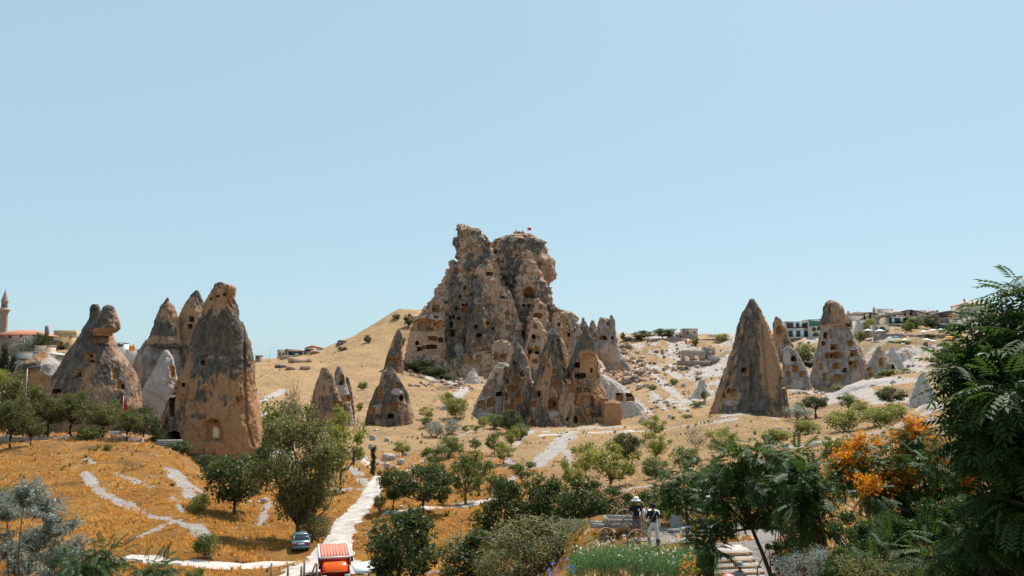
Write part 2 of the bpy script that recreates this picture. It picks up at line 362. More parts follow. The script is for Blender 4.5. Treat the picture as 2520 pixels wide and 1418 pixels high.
def strip(name, pts, mat, label, dmin=4, dmax=620, lift=.07):
    """road or path draped over the ground: pts = (px, py, width m)"""
    P = [];
    for a, b_, w in pts:
        h_ = hit(a, b_, dmin, dmax)
        if h_ is not None: P.append((h_[0], h_[1], w))
    P = np.array(P); d = np.concatenate([[0], np.cumsum(np.hypot(np.diff(P[:, 0]), np.diff(P[:, 1])))])
    n = max(12, int(d[-1] / .8)); t = np.linspace(0, d[-1], n)
    for _ in range(1): C = np.stack([np.interp(t, d, P[:, k]) for k in range(3)], 1)
    k = max(1, n // 40); ker = np.ones(2 * k + 1) / (2 * k + 1)
    for c in (0, 1): C[:, c] = np.convolve(np.pad(C[:, c], k, mode='edge'), ker, 'valid')
    T = np.gradient(C[:, :2], axis=0); T /= np.linalg.norm(T, axis=1)[:, None] + 1e-9; Nn = np.stack([-T[:, 1], T[:, 0]], 1)
    M = 13; V = []
    for j in range(M):
        s = j / (M - 1) * 2 - 1
        e = 1 + .34 * pn(np.stack([C[:, 0] * .4 + 40 * (s > 0), C[:, 1] * .5, 0 * t], 1)) + .25 * pn(np.stack([C[:, 0] * 1.3 + 9 * (s > 0), C[:, 1] * 1.7, 0 * t], 1))
        q = C[:, :2] + Nn * (s * C[:, 2] / 2 * e)[:, None]
        V.append(np.stack([q[:, 0], q[:, 1], H(q[:, 0], q[:, 1]) + lift * (1 if abs(s) < .99 else -.4)], 1))
    V = np.stack(V, 1).reshape(-1, 3); i = (np.arange(n - 1)[:, None] * M + np.arange(M - 1)).ravel()
    return link(name, meshdata(name, V, np.stack([i, i + 1, i + M + 1, i + M], 1), mat, True), label=label, kind='structure')
strip('dirt_road', [(770, 1425, 9), (795, 1398, 6.5), (812, 1372, 4.4), (830, 1335, 3.2), (840, 1300, 3.0), (862, 1275, 3.1), (890, 1250, 3.2), (912, 1220, 3.1), (926, 1190, 2.7), (938, 1172, 2.2)], ROADM, 'pale dusty dirt road winding up from the truck', 55, 140)
strip('dirt_path', [(300, 1372, 1.8), (400, 1384, 2.2), (520, 1394, 2.4), (640, 1391, 2.6), (760, 1380, 3)], DUST, 'pale footpath crossing below the grassy hillside', 50, 80)
strip('dirt_path', [(925, 1150, 2), (900, 1140, 1.7), (885, 1130, 1.6), (865, 1120, 1.4)], DUST, 'short pale path beside the columnar poplars', 120, 190)
strip('dirt_path', [(1235, 1225, 1.2), (1165, 1243, 1.3), (1090, 1250, 1.6), (1000, 1262, 2), (940, 1262, 2.2)], DUST, 'narrow pale path running through the orchard', 80, 130)
strip('dirt_path', [(1320, 1075, 2), (1400, 1068, 2.4), (1500, 1064, 2.2), (1600, 1062, 1.8)], DUST, 'white track along the ridge before the cave cluster', 180, 240)
# ------------------------------------------------------------------ tuff rock: materials
def rock_mat(name, warm=.0, crust=((.075, .062, .05), (.2, .165, .135)), wc=((.36, .19, .085), (.5, .31, .19)), pc=((.42, .33, .3), (.6, .52, .49)), sc=.12, contrast=.16, ps=0.):
    m, n, l, b = nm(name); p = gpos(n)
    mp = N(n, 'ShaderNodeMapping'); mp.inputs['Scale'].default_value = (1, 1, .38); l.new(p, mp.inputs[0]); q = mp.outputs[0]
    f1 = noise(n, l, q, sc, 8, .62); f2 = noise(n, l, q, sc * 7, 8, .7); f3 = noise(n, l, p, sc * 28, 6, .7)
    cr = mix(n, l, ramp(n, l, f3, .36, .64), crust[0], crust[1]); cr = mix(n, l, ramp(n, l, f2, .4, .68), cr, tuple(c * 1.7 for c in crust[1]))
    wa = mix(n, l, ramp(n, l, f2, .35, .65), wc[0], wc[1])
    pa = mix(n, l, ramp(n, l, f3, .35, .65), pc[0], pc[1])
    # f1 around .5, attributes push patches one way or the other
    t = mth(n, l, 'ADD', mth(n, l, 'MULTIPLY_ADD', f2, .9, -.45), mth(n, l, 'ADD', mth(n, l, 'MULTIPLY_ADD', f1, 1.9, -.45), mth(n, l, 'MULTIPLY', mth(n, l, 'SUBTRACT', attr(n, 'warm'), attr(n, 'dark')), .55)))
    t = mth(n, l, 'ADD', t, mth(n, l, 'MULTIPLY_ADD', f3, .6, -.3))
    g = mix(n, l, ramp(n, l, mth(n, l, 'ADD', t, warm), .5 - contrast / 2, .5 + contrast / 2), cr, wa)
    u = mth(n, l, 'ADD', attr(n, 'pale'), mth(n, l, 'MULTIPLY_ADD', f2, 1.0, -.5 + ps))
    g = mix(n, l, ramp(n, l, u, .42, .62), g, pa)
    l.new(g, b.inputs['Base Color']); b.inputs['Roughness'].default_value = .95; b.inputs['Specular IOR Level'].default_value = .12
    bump(n, l, b, mth(n, l, 'ADD', f3, mth(n, l, 'MULTIPLY', f2, 2.5)), .7, .75); return m
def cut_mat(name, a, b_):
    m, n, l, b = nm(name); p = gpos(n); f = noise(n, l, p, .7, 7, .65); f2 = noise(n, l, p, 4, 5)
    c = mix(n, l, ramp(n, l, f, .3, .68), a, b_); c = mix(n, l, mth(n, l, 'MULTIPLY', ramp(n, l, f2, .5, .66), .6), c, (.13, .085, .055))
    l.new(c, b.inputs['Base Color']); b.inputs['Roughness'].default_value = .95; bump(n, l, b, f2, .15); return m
RM = dict(
    castle=rock_mat('castle_tuff', .06, sc=.13, wc=((.46, .245, .135), (.6, .41, .31)), crust=((.045, .038, .034), (.175, .143, .127)), contrast=.16),
    warm=rock_mat('orange_tuff', .06, sc=.17, crust=((.04, .033, .028), (.15, .12, .095)), wc=((.42, .2, .085), (.56, .325, .185)), contrast=.15),
    dark=rock_mat('crusted_tuff', -.1, sc=.16, crust=((.042, .036, .03), (.145, .118, .097)), wc=((.42, .22, .115), (.53, .34, .22)), contrast=.18),
    grey=rock_mat('grey_tuff', -.12, wc=((.43, .27, .175), (.55, .4, .31)), crust=((.115, .094, .084), (.29, .24, .215)), sc=.11, ps=.1),
    pale=rock_mat('pale_tuff', -.25, crust=((.36, .3, .27), (.5, .43, .4)), pc=((.48, .4, .365), (.64, .57, .54)), ps=.42),
    brown=rock_mat('brown_tuff', .0, crust=((.048, .039, .033), (.155, .123, .103)), wc=((.4, .2, .1), (.52, .32, .21)), sc=.15, contrast=.2))
CUT = cut_mat('cut_orange_tuff', (.3, .15, .06), (.54, .31, .15)); CUTP = cut_mat('cut_pink_tuff', (.42, .28, .2), (.58, .43, .34))
CUTD = cut_mat('shade_brown_cave_rock', (.1, .06, .035), (.17, .1, .06))  # darker brown puts the shade of the deep openings into their colour
DOORM = plain('cream_plaster', (.8, .72, .54), .9, .06)

def facet(p):
    """planar facets: every Worley cell gets its own tilted plane"""
    i = np.floor(p).astype(int); f = p - i; d1 = np.full(len(p), 9.); hid = np.zeros(len(p), int); qq = np.zeros_like(p)
    for a in (-1, 0, 1):
        for b in (-1, 0, 1):
            for c in (-1, 0, 1):
                h = PERM[PERM[PERM[(i[:, 0] + a) & 255] + ((i[:, 1] + b) & 255)] + ((i[:, 2] + c) & 255)]
                q = np.stack([a + (h * 37 % 256) / 256, b + (h * 91 % 256) / 256, c + (h * 151 % 256) / 256], 1) - f
                d = (q * q).sum(1); m = d < d1; d1[m] = d[m]; hid[m] = h[m]; qq[m] = q[m]
    return (GR[hid] * qq).sum(1) * 1.8 + (hid / 255. - .5) * .9
def loft(D, prof, depth=.9, amp=4, L=45, flute=0, FL=26, fine=1.2, blk=0, BL=22, res=2.0, sq=.0, drop=4, yaw=0, seed=0, strata=0, SL=14):
    """rock body from its outline: prof = (row, left, right) in photograph pixels at D metres. Returns grid of points."""
    prof = np.array(prof, float); k = D / F
    y = np.arange(prof[0, 0], prof[-1, 0] + .1, res)
    xl = np.interp(y, prof[:, 0], prof[:, 1]); xr = np.interp(y, prof[:, 0], prof[:, 2])
    if res * 3 < len(y):
        for a in (xl, xr):
            a[1:-1] = (a[:-2] + a[1:-1] * 2 + a[2:]) / 4
    cx = (xl + xr) / 2; hw = (xr - xl) / 2
    C = np.array([at(c, r, D) for c, r in zip(cx, y)]); a = np.array([at(c + w, r, D)[0] for c, w, r in zip(cx, hw, y)]) - C[:, 0]
    a = a * .965
    # continue below ground
    n_dn = 6; dz = np.linspace(.4, drop, n_dn); sl = (a[-1] - a[-8]) / max(.1, C[-8, 2] - C[-1, 2]); cs = (C[-1, 0] - C[-8, 0]) / max(.1, C[-8, 2] - C[-1, 2])
    C = np.concatenate([C, np.stack([C[-1, 0] + cs * dz, np.full(n_dn, D), C[-1, 2] - dz], 1)]); a = np.concatenate([a, a[-1] + np.clip(sl, 0, .8) * dz])
    # closed tip
    C = np.concatenate([[C[0] + np.array((0, 0, .15 * a[0]))], C]); a = np.concatenate([[a[0] * .03], a])
    nf = max(24, int(hw.max() * 2.4 / res)); fr = np.linspace(-R(105), R(105), nf); bk = np.linspace(R(105), R(255), 22)[1:-1]
    th = np.concatenate([fr, bk])            # 0 = towards the camera
    e = 1 - sq * .5; sx = np.sign(np.sin(th)) * np.abs(np.sin(th)) ** e; sy = np.sign(np.cos(th)) * np.abs(np.cos(th)) ** e
    X = C[:, 0][:, None] + a[:, None] * sx; Y = C[:, 1][:, None] - depth * a[:, None] * sy; Z = np.repeat(C[:, 2][:, None], len(th), 1)
    P = np.stack([X, Y, Z], -1).reshape(-1, 3); Q = P / k + seed * 91.7
    A = np.minimum(1, np.repeat(a[:, None], len(th), 1).ravel() / (k * amp * 2.2 + 1e-6))
    d = amp * fbm(Q / L, 3)
    if flute: d = d + flute * (ridge(Q * np.array((1 / FL, 1 / FL, .16 / FL)), 2) - .75)
    if blk:
        Qf = Q + 6 * np.stack([fbm(Q / 30 + 5, 2), fbm(Q / 30 + 15, 2), fbm(Q / 30 + 25, 2)], 1)
        for BLk, am in ((BL * 1.5, 1.), (BL * .6, .45)):
            d = d + blk * am * facet(Qf * np.array((1, 1, .75)) / BLk)
    if False:
        w1, c1 = worley(Q * np.array((1, 1, 1.3)) / BL + .35 * np.stack([fbm(Q / BL, 2)] * 3, 1)); d = d + blk * (c1 - .5) * 1.5 - blk * sst(.45, .8, w1) * .7
        w2, c2 = worley(Q * np.array((1, 1, 1.6)) / (BL * .42)); d = d + blk * .45 * (c2 - .5)
    if strata: d = d + strata * sst(-.25, .25, pn(np.stack([Q[:, 0] * .15 / SL, Q[:, 1] * .15 / SL, Q[:, 2] / SL], 1))) - strata * .5
    d = d + fine * (fbm(Q / 7, 3) + .6 * (ridge(Q * np.array((1, 1, .45)) / 15, 2) - .75))
    s = np.repeat(np.stack([np.sin(th), -np.cos(th)], 1)[None], len(a), 0).reshape(-1, 2)
    P[:, :2] += s * (d * A * k)[:, None]
    P[:, 2] += A * k * fbm(Q / 16 + 50, 2) * amp * .25
    return P, len(a), len(th), nf
def rockset(root, bodies, niches=(), paints=(), names='rock_body'):
    """bodies: list of dict(loft args, mat). root None: single thing returned unnamed"""
    G = []
    for bd in bodies:
        bd = dict(bd); mat = bd.pop('mat'); nme = bd.pop('name', names); pt = bd.pop('paint', []); crk = bd.pop('cracks', [])
        P, nr_, nc, nf = loft(**bd); u, v = proj(P)
        for pl, wd, dp in crk:      # eroded fissures
            q = np.array(pl, float); xx = np.interp(v, q[:, 0], q[:, 1]) + 2.2 * fbm(np.stack([v / 14, v * 0, v * 0], 1), 2); on = (v > q[0, 0]) & (v < q[-1, 0]) & (np.tile(np.arange(nc) < nf, nr_))
            P[:, 1] += np.where(on, dp * bd['D'] / F * np.clip(1 - np.abs(u - xx) / wd, 0, 1), 0)
        i = np.arange(nr_ - 1)[:, None] * nc; j = np.arange(nc)[None]
        Fc = np.stack([i + j, i + nc + j, i + nc + (j + 1) % nc, i + (j + 1) % nc], -1).reshape(-1, 4)
        front = np.tile(np.arange(nc) < nf, nr_)
        G.append(dict(P=P, u=u, v=v, F=Fc, id=np.full(len(P), -1), front=front, mat=mat, name=nme, bd=bd, pt=pt))
    items = []
    for nc_ in niches:
        cx, cy, w, h, kd = nc_[:5]; dm = nc_[5] if len(nc_) > 5 else 1.
        best = None
        for g in G:
            dx = (g['u'] - cx) / (w / 2); dy = (g['v'] - cy) / (h / 2)
            near_ = (np.abs(dx) < 1.6) & (np.abs(dy) < 1.6)
            if near_.sum() < 2: continue
            qn = np.stack([g['u'][near_] / w * 1.6, g['v'][near_] / h * 1.6, np.full(near_.sum(), cx * .37)], 1); wa_ = .04 if 'D' in kd else .16; dx[near_] += wa_ * fbm(qn, 2); dy[near_] += wa_ * fbm(qn + 31, 2)
            if 'o' in kd: ins = dx * dx + dy * dy < 1
            elif 'a' in kd: ins = (np.abs(dx) < 1) & (dy < 1) & ((dy > -.1) | (dx * dx + ((dy + .1) / .9) ** 2 < 1))
            else: ins = (np.abs(dx + .08 * np.sin(cy)) < 1) & (np.abs(dy + .06 * dx * math.sin(cx)) < 1)
            ins &= g['front']
            if ins.sum() < 2: continue
            yc = np.median(g['P'][ins, 1])
            if best is None or yc < best[0]: best = (yc, g, ins, w)
        if best is None: continue
        yc, g, ins, w = best; k = yc / F
        dep = k * w * (.95 if 'd' not in kd else 3.2) * dm
        if 'w' in kd: g['P'][ins, 1] = np.median(g['P'][ins, 1]) - .35
        else: g['P'][ins, 1] = np.maximum(g['P'][ins, 1] + dep * .45, yc + dep)
        items.append((kd, g)); g['id'][ins] = len(items) - 1
    out = []
    for g in G:
        P, Fc = g['P'], g['F']; fid = g['id'][Fc].max(1)
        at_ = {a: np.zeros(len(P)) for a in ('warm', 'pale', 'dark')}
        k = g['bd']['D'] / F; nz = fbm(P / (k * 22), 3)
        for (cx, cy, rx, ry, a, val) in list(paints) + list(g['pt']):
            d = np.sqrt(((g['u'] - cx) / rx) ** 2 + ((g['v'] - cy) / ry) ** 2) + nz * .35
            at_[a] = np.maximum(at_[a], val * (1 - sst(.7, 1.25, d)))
        def sub(mask, name, mat, smooth, par):
            f = Fc[mask]; ix, inv = np.unique(f, return_inverse=True)
            return link(name, meshdata(name, P[ix], inv.reshape(-1, 4), mat, smooth, {a: v_[ix] for a, v_ in at_.items()}), par)
        def pieces(mask):
            ids = np.where(mask)[0]; par = {}
            def fd(a):
                while par[a] != a: par[a] = par[par[a]]; a = par[a]
                return a
            for f in ids:
                vs_ = [int(v) for v in Fc[f]]
                for v in vs_: par.setdefault(v, v)
                r0 = fd(vs_[0])
                for v in vs_[1:]: par[fd(v)] = r0
            cl = {}
            for f in ids: cl.setdefault(fd(int(Fc[f][0])), []).append(f)
            for c in cl.values():
                if len(c) >= 2:
                    m = np.zeros(len(Fc), bool); m[c] = True; yield m
        o = sub(fid < 0, g['name'], g['mat'], True, root); out.append(o)
        for q in np.unique(fid[fid >= 0]):
            kd = items[q][0]
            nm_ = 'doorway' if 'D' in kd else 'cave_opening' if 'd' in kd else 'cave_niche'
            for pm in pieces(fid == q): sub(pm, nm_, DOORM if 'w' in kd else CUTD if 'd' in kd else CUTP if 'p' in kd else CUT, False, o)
    return out
def rock1(name, label, D, prof, mat, niches=(), paints=(), cat='rock', group='fairy chimneys', **kw):
    o = rockset(None, [dict(D=D, prof=prof, mat=RM[mat], name=name, **kw)], niches, paints)[0]
    tag(o, label, cat, group); return o
def rockN(name, label, bodies, niches=(), paints=(), cat='rock', group='fairy chimneys', part='rock_spire'):
    p = bodies[0]; mid = np.array(p['prof'])[-1]; x, yv, z = at((mid[1] + mid[2]) / 2, mid[0], p['D'])
    root = empty(name, label=label, cat=cat, group=group)
    for b_ in bodies: b_['mat'] = RM[b_['mat']]
    rockset(root, bodies, niches, paints, part); return root

# ---- the castle rock
cas = dict(mat='castle', amp=5, L=55, blk=6.5, BL=20, fine=1.5, res=1.45, strata=2.5, drop=8, flute=1.6, FL=30)
CB = [
    dict(cas, D=438, prof=[(553, 1128, 1150), (560, 1124, 1165), (575, 1123, 1184), (600, 1122, 1199), (625, 1124, 1216), (650, 1121, 1228), (680, 1112, 1238), (720, 1105, 1255), (760, 1100, 1275), (800, 1090, 1290)], depth=.7, seed=1, sq=.35, name='rock_tower'),
    dict(cas, D=446, prof=[(577, 1262, 1310), (584, 1234, 1318), (590, 1222, 1326), (598, 1216, 1338), (620, 1213, 1352), (640, 1216, 1361), (665, 1222, 1362), (690, 1228, 1358), (715, 1232, 1350), (735, 1235, 1360), (770, 1235, 1358), (800, 1225, 1368), (850, 1220, 1372), (890, 1215, 1372)], depth=.75, seed=2, sq=.35, name='rock_tower'),
    dict(cas, D=444, prof=[(655, 1110, 1200), (675, 1100, 1240), (695, 1085, 1270), (715, 1072, 1290), (740, 1052, 1310), (770, 1036, 1330), (800, 1020, 1345), (830, 1006, 1352), (860, 996, 1350), (885, 992, 1345), (910, 995, 1340)], depth=.42, seed=3, sq=.3, flute=3, name='rock_slope', blk=4, res=1.9),
    dict(cas, D=446, prof=[(571, 1264, 1290), (573, 1263, 1293), (580, 1264, 1294), (586, 1260, 1298)], depth=.6, seed=14, sq=.7, name='summit_block', amp=1, blk=1, drop=1, strata=0),
    dict(cas, D=438, prof=[(640, 1110, 1118), (646, 1107, 1124), (665, 1106, 1126), (690, 1104, 1130)], depth=.7, seed=15, sq=.5, name='rock_pillar', amp=1.5, blk=2, BL=12, drop=1),
    dict(cas, D=440, prof=[(662, 1100, 1106), (672, 1097, 1112), (690, 1094, 1118)], depth=.7, seed=16, name='rock_pillar', amp=1.5, blk=2, BL=12, drop=1),
    dict(cas, D=450, prof=[(598, 1190, 1222), (612, 1186, 1240), (640, 1178, 1256), (680, 1170, 1270), (720, 1165, 1280)], depth=.5, seed=21, name='rock_saddle'),
    # front buttress cones
    dict(cas, D=424, prof=[(640, 1188, 1204), (665, 1176, 1216), (700, 1166, 1232), (740, 1152, 1248), (790, 1140, 1268), (840, 1130, 1284), (890, 1124, 1295)], depth=.62, seed=4, flute=3, name='rock_buttress', blk=4),
    dict(cas, D=420, prof=[(684, 1138, 1150), (710, 1120, 1164), (750, 1106, 1172), (800, 1096, 1178), (850, 1085, 1178), (885, 1075, 1180)], depth=.5, seed=5, flute=4, FL=18, amp=3, blk=1.2, mat='dark', name='rock_buttress'),
    dict(cas, D=411, prof=[(748, 1172, 1186), (770, 1160, 1204), (800, 1152, 1216), (830, 1146, 1226), (865, 1140, 1236), (905, 1134, 1244)], depth=.7, seed=6, flute=2, amp=3, blk=1.5, mat='dark', name='rock_buttress'),
    dict(cas, D=418, prof=[(706, 1238, 1250), (735, 1228, 1262), (770, 1222, 1274), (810, 1218, 1284), (850, 1214, 1292)], depth=.55, seed=7, amp=4, name='rock_buttress', blk=3),
    dict(cas, D=428, prof=[(640, 1290, 1310), (660, 1275, 1330), (690, 1266, 1342), (720, 1262, 1348), (750, 1262, 1346), (780, 1270, 1350)], depth=.5, seed=8, amp=3, blk=2.5, name='rock_buttress'),
    dict(cas, D=420, prof=[(735, 1316, 1328), (760, 1305, 1345), (785, 1298, 1352), (820, 1292, 1358)], depth=.6, seed=9, amp=3, blk=3, name='rock_buttress'),
    dict(cas, D=414, prof=[(770, 1035, 1060), (785, 1020, 1092), (810, 1010, 1098), (840, 1001, 1098), (870, 994, 1098), (888, 992, 1096)], depth=.35, seed=10, amp=2.5, blk=1, sq=.5, name='carved_cliff', strata=1),
    dict(cas, D=432, prof=[(745, 1345, 1356), (765, 1340, 1385), (785, 1336, 1412), (810, 1330, 1440), (840, 1326, 1468), (870, 1320, 1490)], depth=.3, seed=17, amp=5, blk=6, BL=14, sq=.2, name='rock_skirt'),
    dict(cas, D=408, prof=[(815, 1345, 1352), (835, 1335, 1375), (860, 1325, 1400), (890, 1315, 1420)], depth=.4, seed=18, amp=4, blk=5, BL=13, name='rock_skirt'),
    dict(cas, D=400, prof=[(872, 1060, 1075), (885, 1040, 1100), (900, 1030, 1120), (920, 1020, 1130)], depth=.3, seed=19, amp=4, blk=4, BL=13, name='rock_skirt'),
    # low rock shelf at the foot
    dict(cas, D=404, prof=[(862, 1200, 1230), (872, 1150, 1262), (885, 1110, 1275), (900, 1096, 1282), (925, 1090, 1290)], depth=.3, seed=11, amp=4, blk=4, BL=16, sq=.3, name='rock_ledge'),
    dict(cas, D=400, prof=[(838, 1225, 1250), (850, 1212, 1268), (870, 1205, 1282), (900, 1200, 1290), (925, 1196, 1300)], depth=.5, seed=12, amp=3, blk=3.5, BL=16, name='rock_ledge'),
]
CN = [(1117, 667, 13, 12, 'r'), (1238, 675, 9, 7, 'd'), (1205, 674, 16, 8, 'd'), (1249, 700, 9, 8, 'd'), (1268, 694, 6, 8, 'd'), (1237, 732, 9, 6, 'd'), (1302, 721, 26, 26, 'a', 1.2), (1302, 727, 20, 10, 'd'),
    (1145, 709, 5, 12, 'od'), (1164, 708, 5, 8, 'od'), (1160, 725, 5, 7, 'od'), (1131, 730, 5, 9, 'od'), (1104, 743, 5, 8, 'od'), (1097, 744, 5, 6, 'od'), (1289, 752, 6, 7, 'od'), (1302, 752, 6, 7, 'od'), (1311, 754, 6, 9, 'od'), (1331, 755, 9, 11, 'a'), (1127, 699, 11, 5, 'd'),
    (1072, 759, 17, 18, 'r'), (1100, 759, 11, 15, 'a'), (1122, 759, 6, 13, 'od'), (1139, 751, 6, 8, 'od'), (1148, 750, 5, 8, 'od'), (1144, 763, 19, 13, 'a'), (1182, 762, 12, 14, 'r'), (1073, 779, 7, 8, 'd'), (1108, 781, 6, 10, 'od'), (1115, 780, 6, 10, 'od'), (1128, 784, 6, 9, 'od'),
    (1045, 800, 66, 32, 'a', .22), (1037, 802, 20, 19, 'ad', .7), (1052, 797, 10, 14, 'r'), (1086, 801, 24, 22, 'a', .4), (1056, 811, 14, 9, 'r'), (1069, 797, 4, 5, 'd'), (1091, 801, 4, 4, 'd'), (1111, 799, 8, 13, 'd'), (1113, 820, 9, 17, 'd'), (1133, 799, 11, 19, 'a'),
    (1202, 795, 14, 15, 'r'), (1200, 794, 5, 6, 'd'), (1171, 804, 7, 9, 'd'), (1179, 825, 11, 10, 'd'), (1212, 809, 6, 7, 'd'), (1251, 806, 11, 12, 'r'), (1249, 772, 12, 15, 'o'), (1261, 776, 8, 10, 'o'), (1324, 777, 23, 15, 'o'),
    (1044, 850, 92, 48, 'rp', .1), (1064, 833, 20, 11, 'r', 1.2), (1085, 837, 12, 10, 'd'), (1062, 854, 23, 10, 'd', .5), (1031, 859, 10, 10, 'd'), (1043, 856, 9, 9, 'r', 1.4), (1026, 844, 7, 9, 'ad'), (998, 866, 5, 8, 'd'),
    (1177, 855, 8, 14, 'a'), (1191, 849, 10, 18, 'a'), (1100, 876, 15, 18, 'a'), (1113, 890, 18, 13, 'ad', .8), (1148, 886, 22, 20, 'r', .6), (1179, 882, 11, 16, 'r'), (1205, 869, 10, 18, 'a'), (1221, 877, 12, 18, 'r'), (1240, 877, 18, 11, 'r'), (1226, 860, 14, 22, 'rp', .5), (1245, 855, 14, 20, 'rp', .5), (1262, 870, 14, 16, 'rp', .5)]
CPNT = [(1140, 650, 12, 90, 'warm', .35), (1165, 615, 25, 30, 'warm', .2), (1165, 640, 40, 15, 'dark', .3), (1160, 657, 25, 10, 'dark', .3), (1190, 670, 50, 14, 'warm', .45), (1170, 668, 30, 9, 'warm', .4), (1215, 720, 25, 45, 'warm', .4), (1225, 760, 20, 30, 'warm', .3),
    (1345, 660, 16, 50, 'warm', .5), (1310, 640, 18, 20, 'warm', .45), (1295, 700, 35, 40, 'dark', .2), (1120, 715, 30, 40, 'dark', .3), (1120, 705, 14, 22, 'pale', .4), (1130, 860, 14, 22, 'pale', .6), (1150, 770, 40, 30, 'dark', .15), (1230, 755, 22, 15, 'dark', .3),
    (1075, 775, 10, 10, 'pale', .5), (1045, 835, 55, 50, 'warm', .5), (1060, 822, 40, 5, 'pale', .3), (1290, 770, 22, 20, 'pale', .35), (1250, 790, 16, 20, 'pale', .3), (1210, 880, 70, 30, 'warm', .18), (1300, 600, 60, 14, 'dark', .2), (1330, 790, 20, 30, 'warm', .2)]
rockN('castle_rock', 'huge twin towered rock castle honeycombed with carved caves, flag on top', CB, CN, CPNT, cat='rock castle', group=None)

# ---- rocks between the castle and the right hand slope
cc = dict(mat='castle', amp=3.5, L=30, blk=2.2, BL=14, fine=1.2, res=1.9)
rockN('cave_spire', 'jagged grey spire with a window hole on the skyline right of the castle', [
    dict(cc, D=352, prof=[(781, 1476, 1482), (786, 1473, 1510), (800, 1472, 1514), (825, 1467, 1516), (845, 1463, 1520), (870, 1465, 1532), (890, 1480, 1545)], depth=.6, mat='grey', blk=1),
    dict(cc, D=352, prof=[(776, 1502, 1507), (784, 1498, 1511), (800, 1494, 1514)], depth=.7, mat='grey', blk=1, seed=3)],
    [(1484, 789, 10, 9, 'o', .5), (1485, 831, 16, 9, 'r'), (1489, 833, 6, 6, 'd'), (1507, 832, 4, 9, 'od'), (1497, 798, 4, 5, 'd')], [(1500, 870, 25, 22, 'warm', .6), (1520, 880, 15, 14, 'pale', .5)])
rock1('rock_ridge', 'low broken rock wall running down from the castle shoulder', 425, [(762, 1366, 1378), (770, 1362, 1412), (780, 1360, 1420), (800, 1358, 1424), (825, 1360, 1436), (850, 1362, 1440)], 'castle', depth=.4, sq=.5, amp=5, blk=6, BL=15, seed=13, paints=[(1390, 790, 40, 30, 'warm', .35)], group=None)
for k_, (x_, y_, w_, h_, D_, m_, lb) in enumerate([
    (1412, 792, 34, 40, 395, 'castle', 'dark lumpy pinnacle below the broken rock wall'), (1436, 790, 30, 44, 390, 'grey', 'blunt grey pinnacle among boulders right of the castle'),
    (1395, 800, 40, 44, 372, 'warm', 'smooth orange tent shaped pinnacle with a pale edge'), (1458, 797, 28, 36, 385, 'castle', 'small ragged pinnacle beside the window hole spire'),
    (1372, 782, 26, 30, 400, 'castle', 'stubby boulder pinnacle at the castle shoulder'), (1425, 815, 36, 40, 360, 'grey', 'squat grey pinnacle behind the cave cluster'),
    (1350, 800, 30, 50, 380, 'castle', 'narrow castle foot pinnacle above the dark cone'), (1380, 840, 36, 46, 340, 'castle', 'rough tan pinnacle between the two dark cones')]):
    rock1('rock_pinnacle', lb, D_, [(y_ - 8, x_ - 4, x_ + 3), (y_, x_ - w_ * .22, x_ + w_ * .2), (y_ + h_ * .35, x_ - w_ * .4, x_ + w_ * .38), (y_ + h_ * .7, x_ - w_ * .5, x_ + w_ * .5), (y_ + h_ + 10, x_ - w_ * .6, x_ + w_ * .62)], m_, amp=3, blk=2.5, BL=12, depth=.8, seed=20 + k_,
          niches=[(x_ - 3, y_ + h_ * .4, 7, 8, 'a')] if k_ % 2 else [(x_ + 4, y_ + h_ * .55, 6, 9, 'rd')], group='rubble pinnacles beside the castle')
rock1('cave_cone', 'carved cone below the castle with paired square caves', 330, [(783, 1312, 1324), (795, 1304, 1334), (815, 1300, 1344), (840, 1296, 1348), (880, 1288, 1354), (915, 1282, 1358)], 'castle', amp=3, blk=1.5, depth=.8, flute=1.5, seed=31,
      niches=[(1317, 803, 10, 11, 'a'), (1313, 828, 8, 9, 'd'), (1307, 863, 14, 15, 'a'), (1304, 866, 7, 9, 'd'), (1321, 863, 11, 14, 'a'), (1322, 868, 6, 6, 'd'), (1300, 878, 10, 9, 'r'), (1317, 889, 11, 8, 'r'), (1330, 880, 9, 12, 'r')], paints=[(1325, 818, 25, 6, 'warm', .6), (1310, 890, 25, 20, 'warm', .4)])

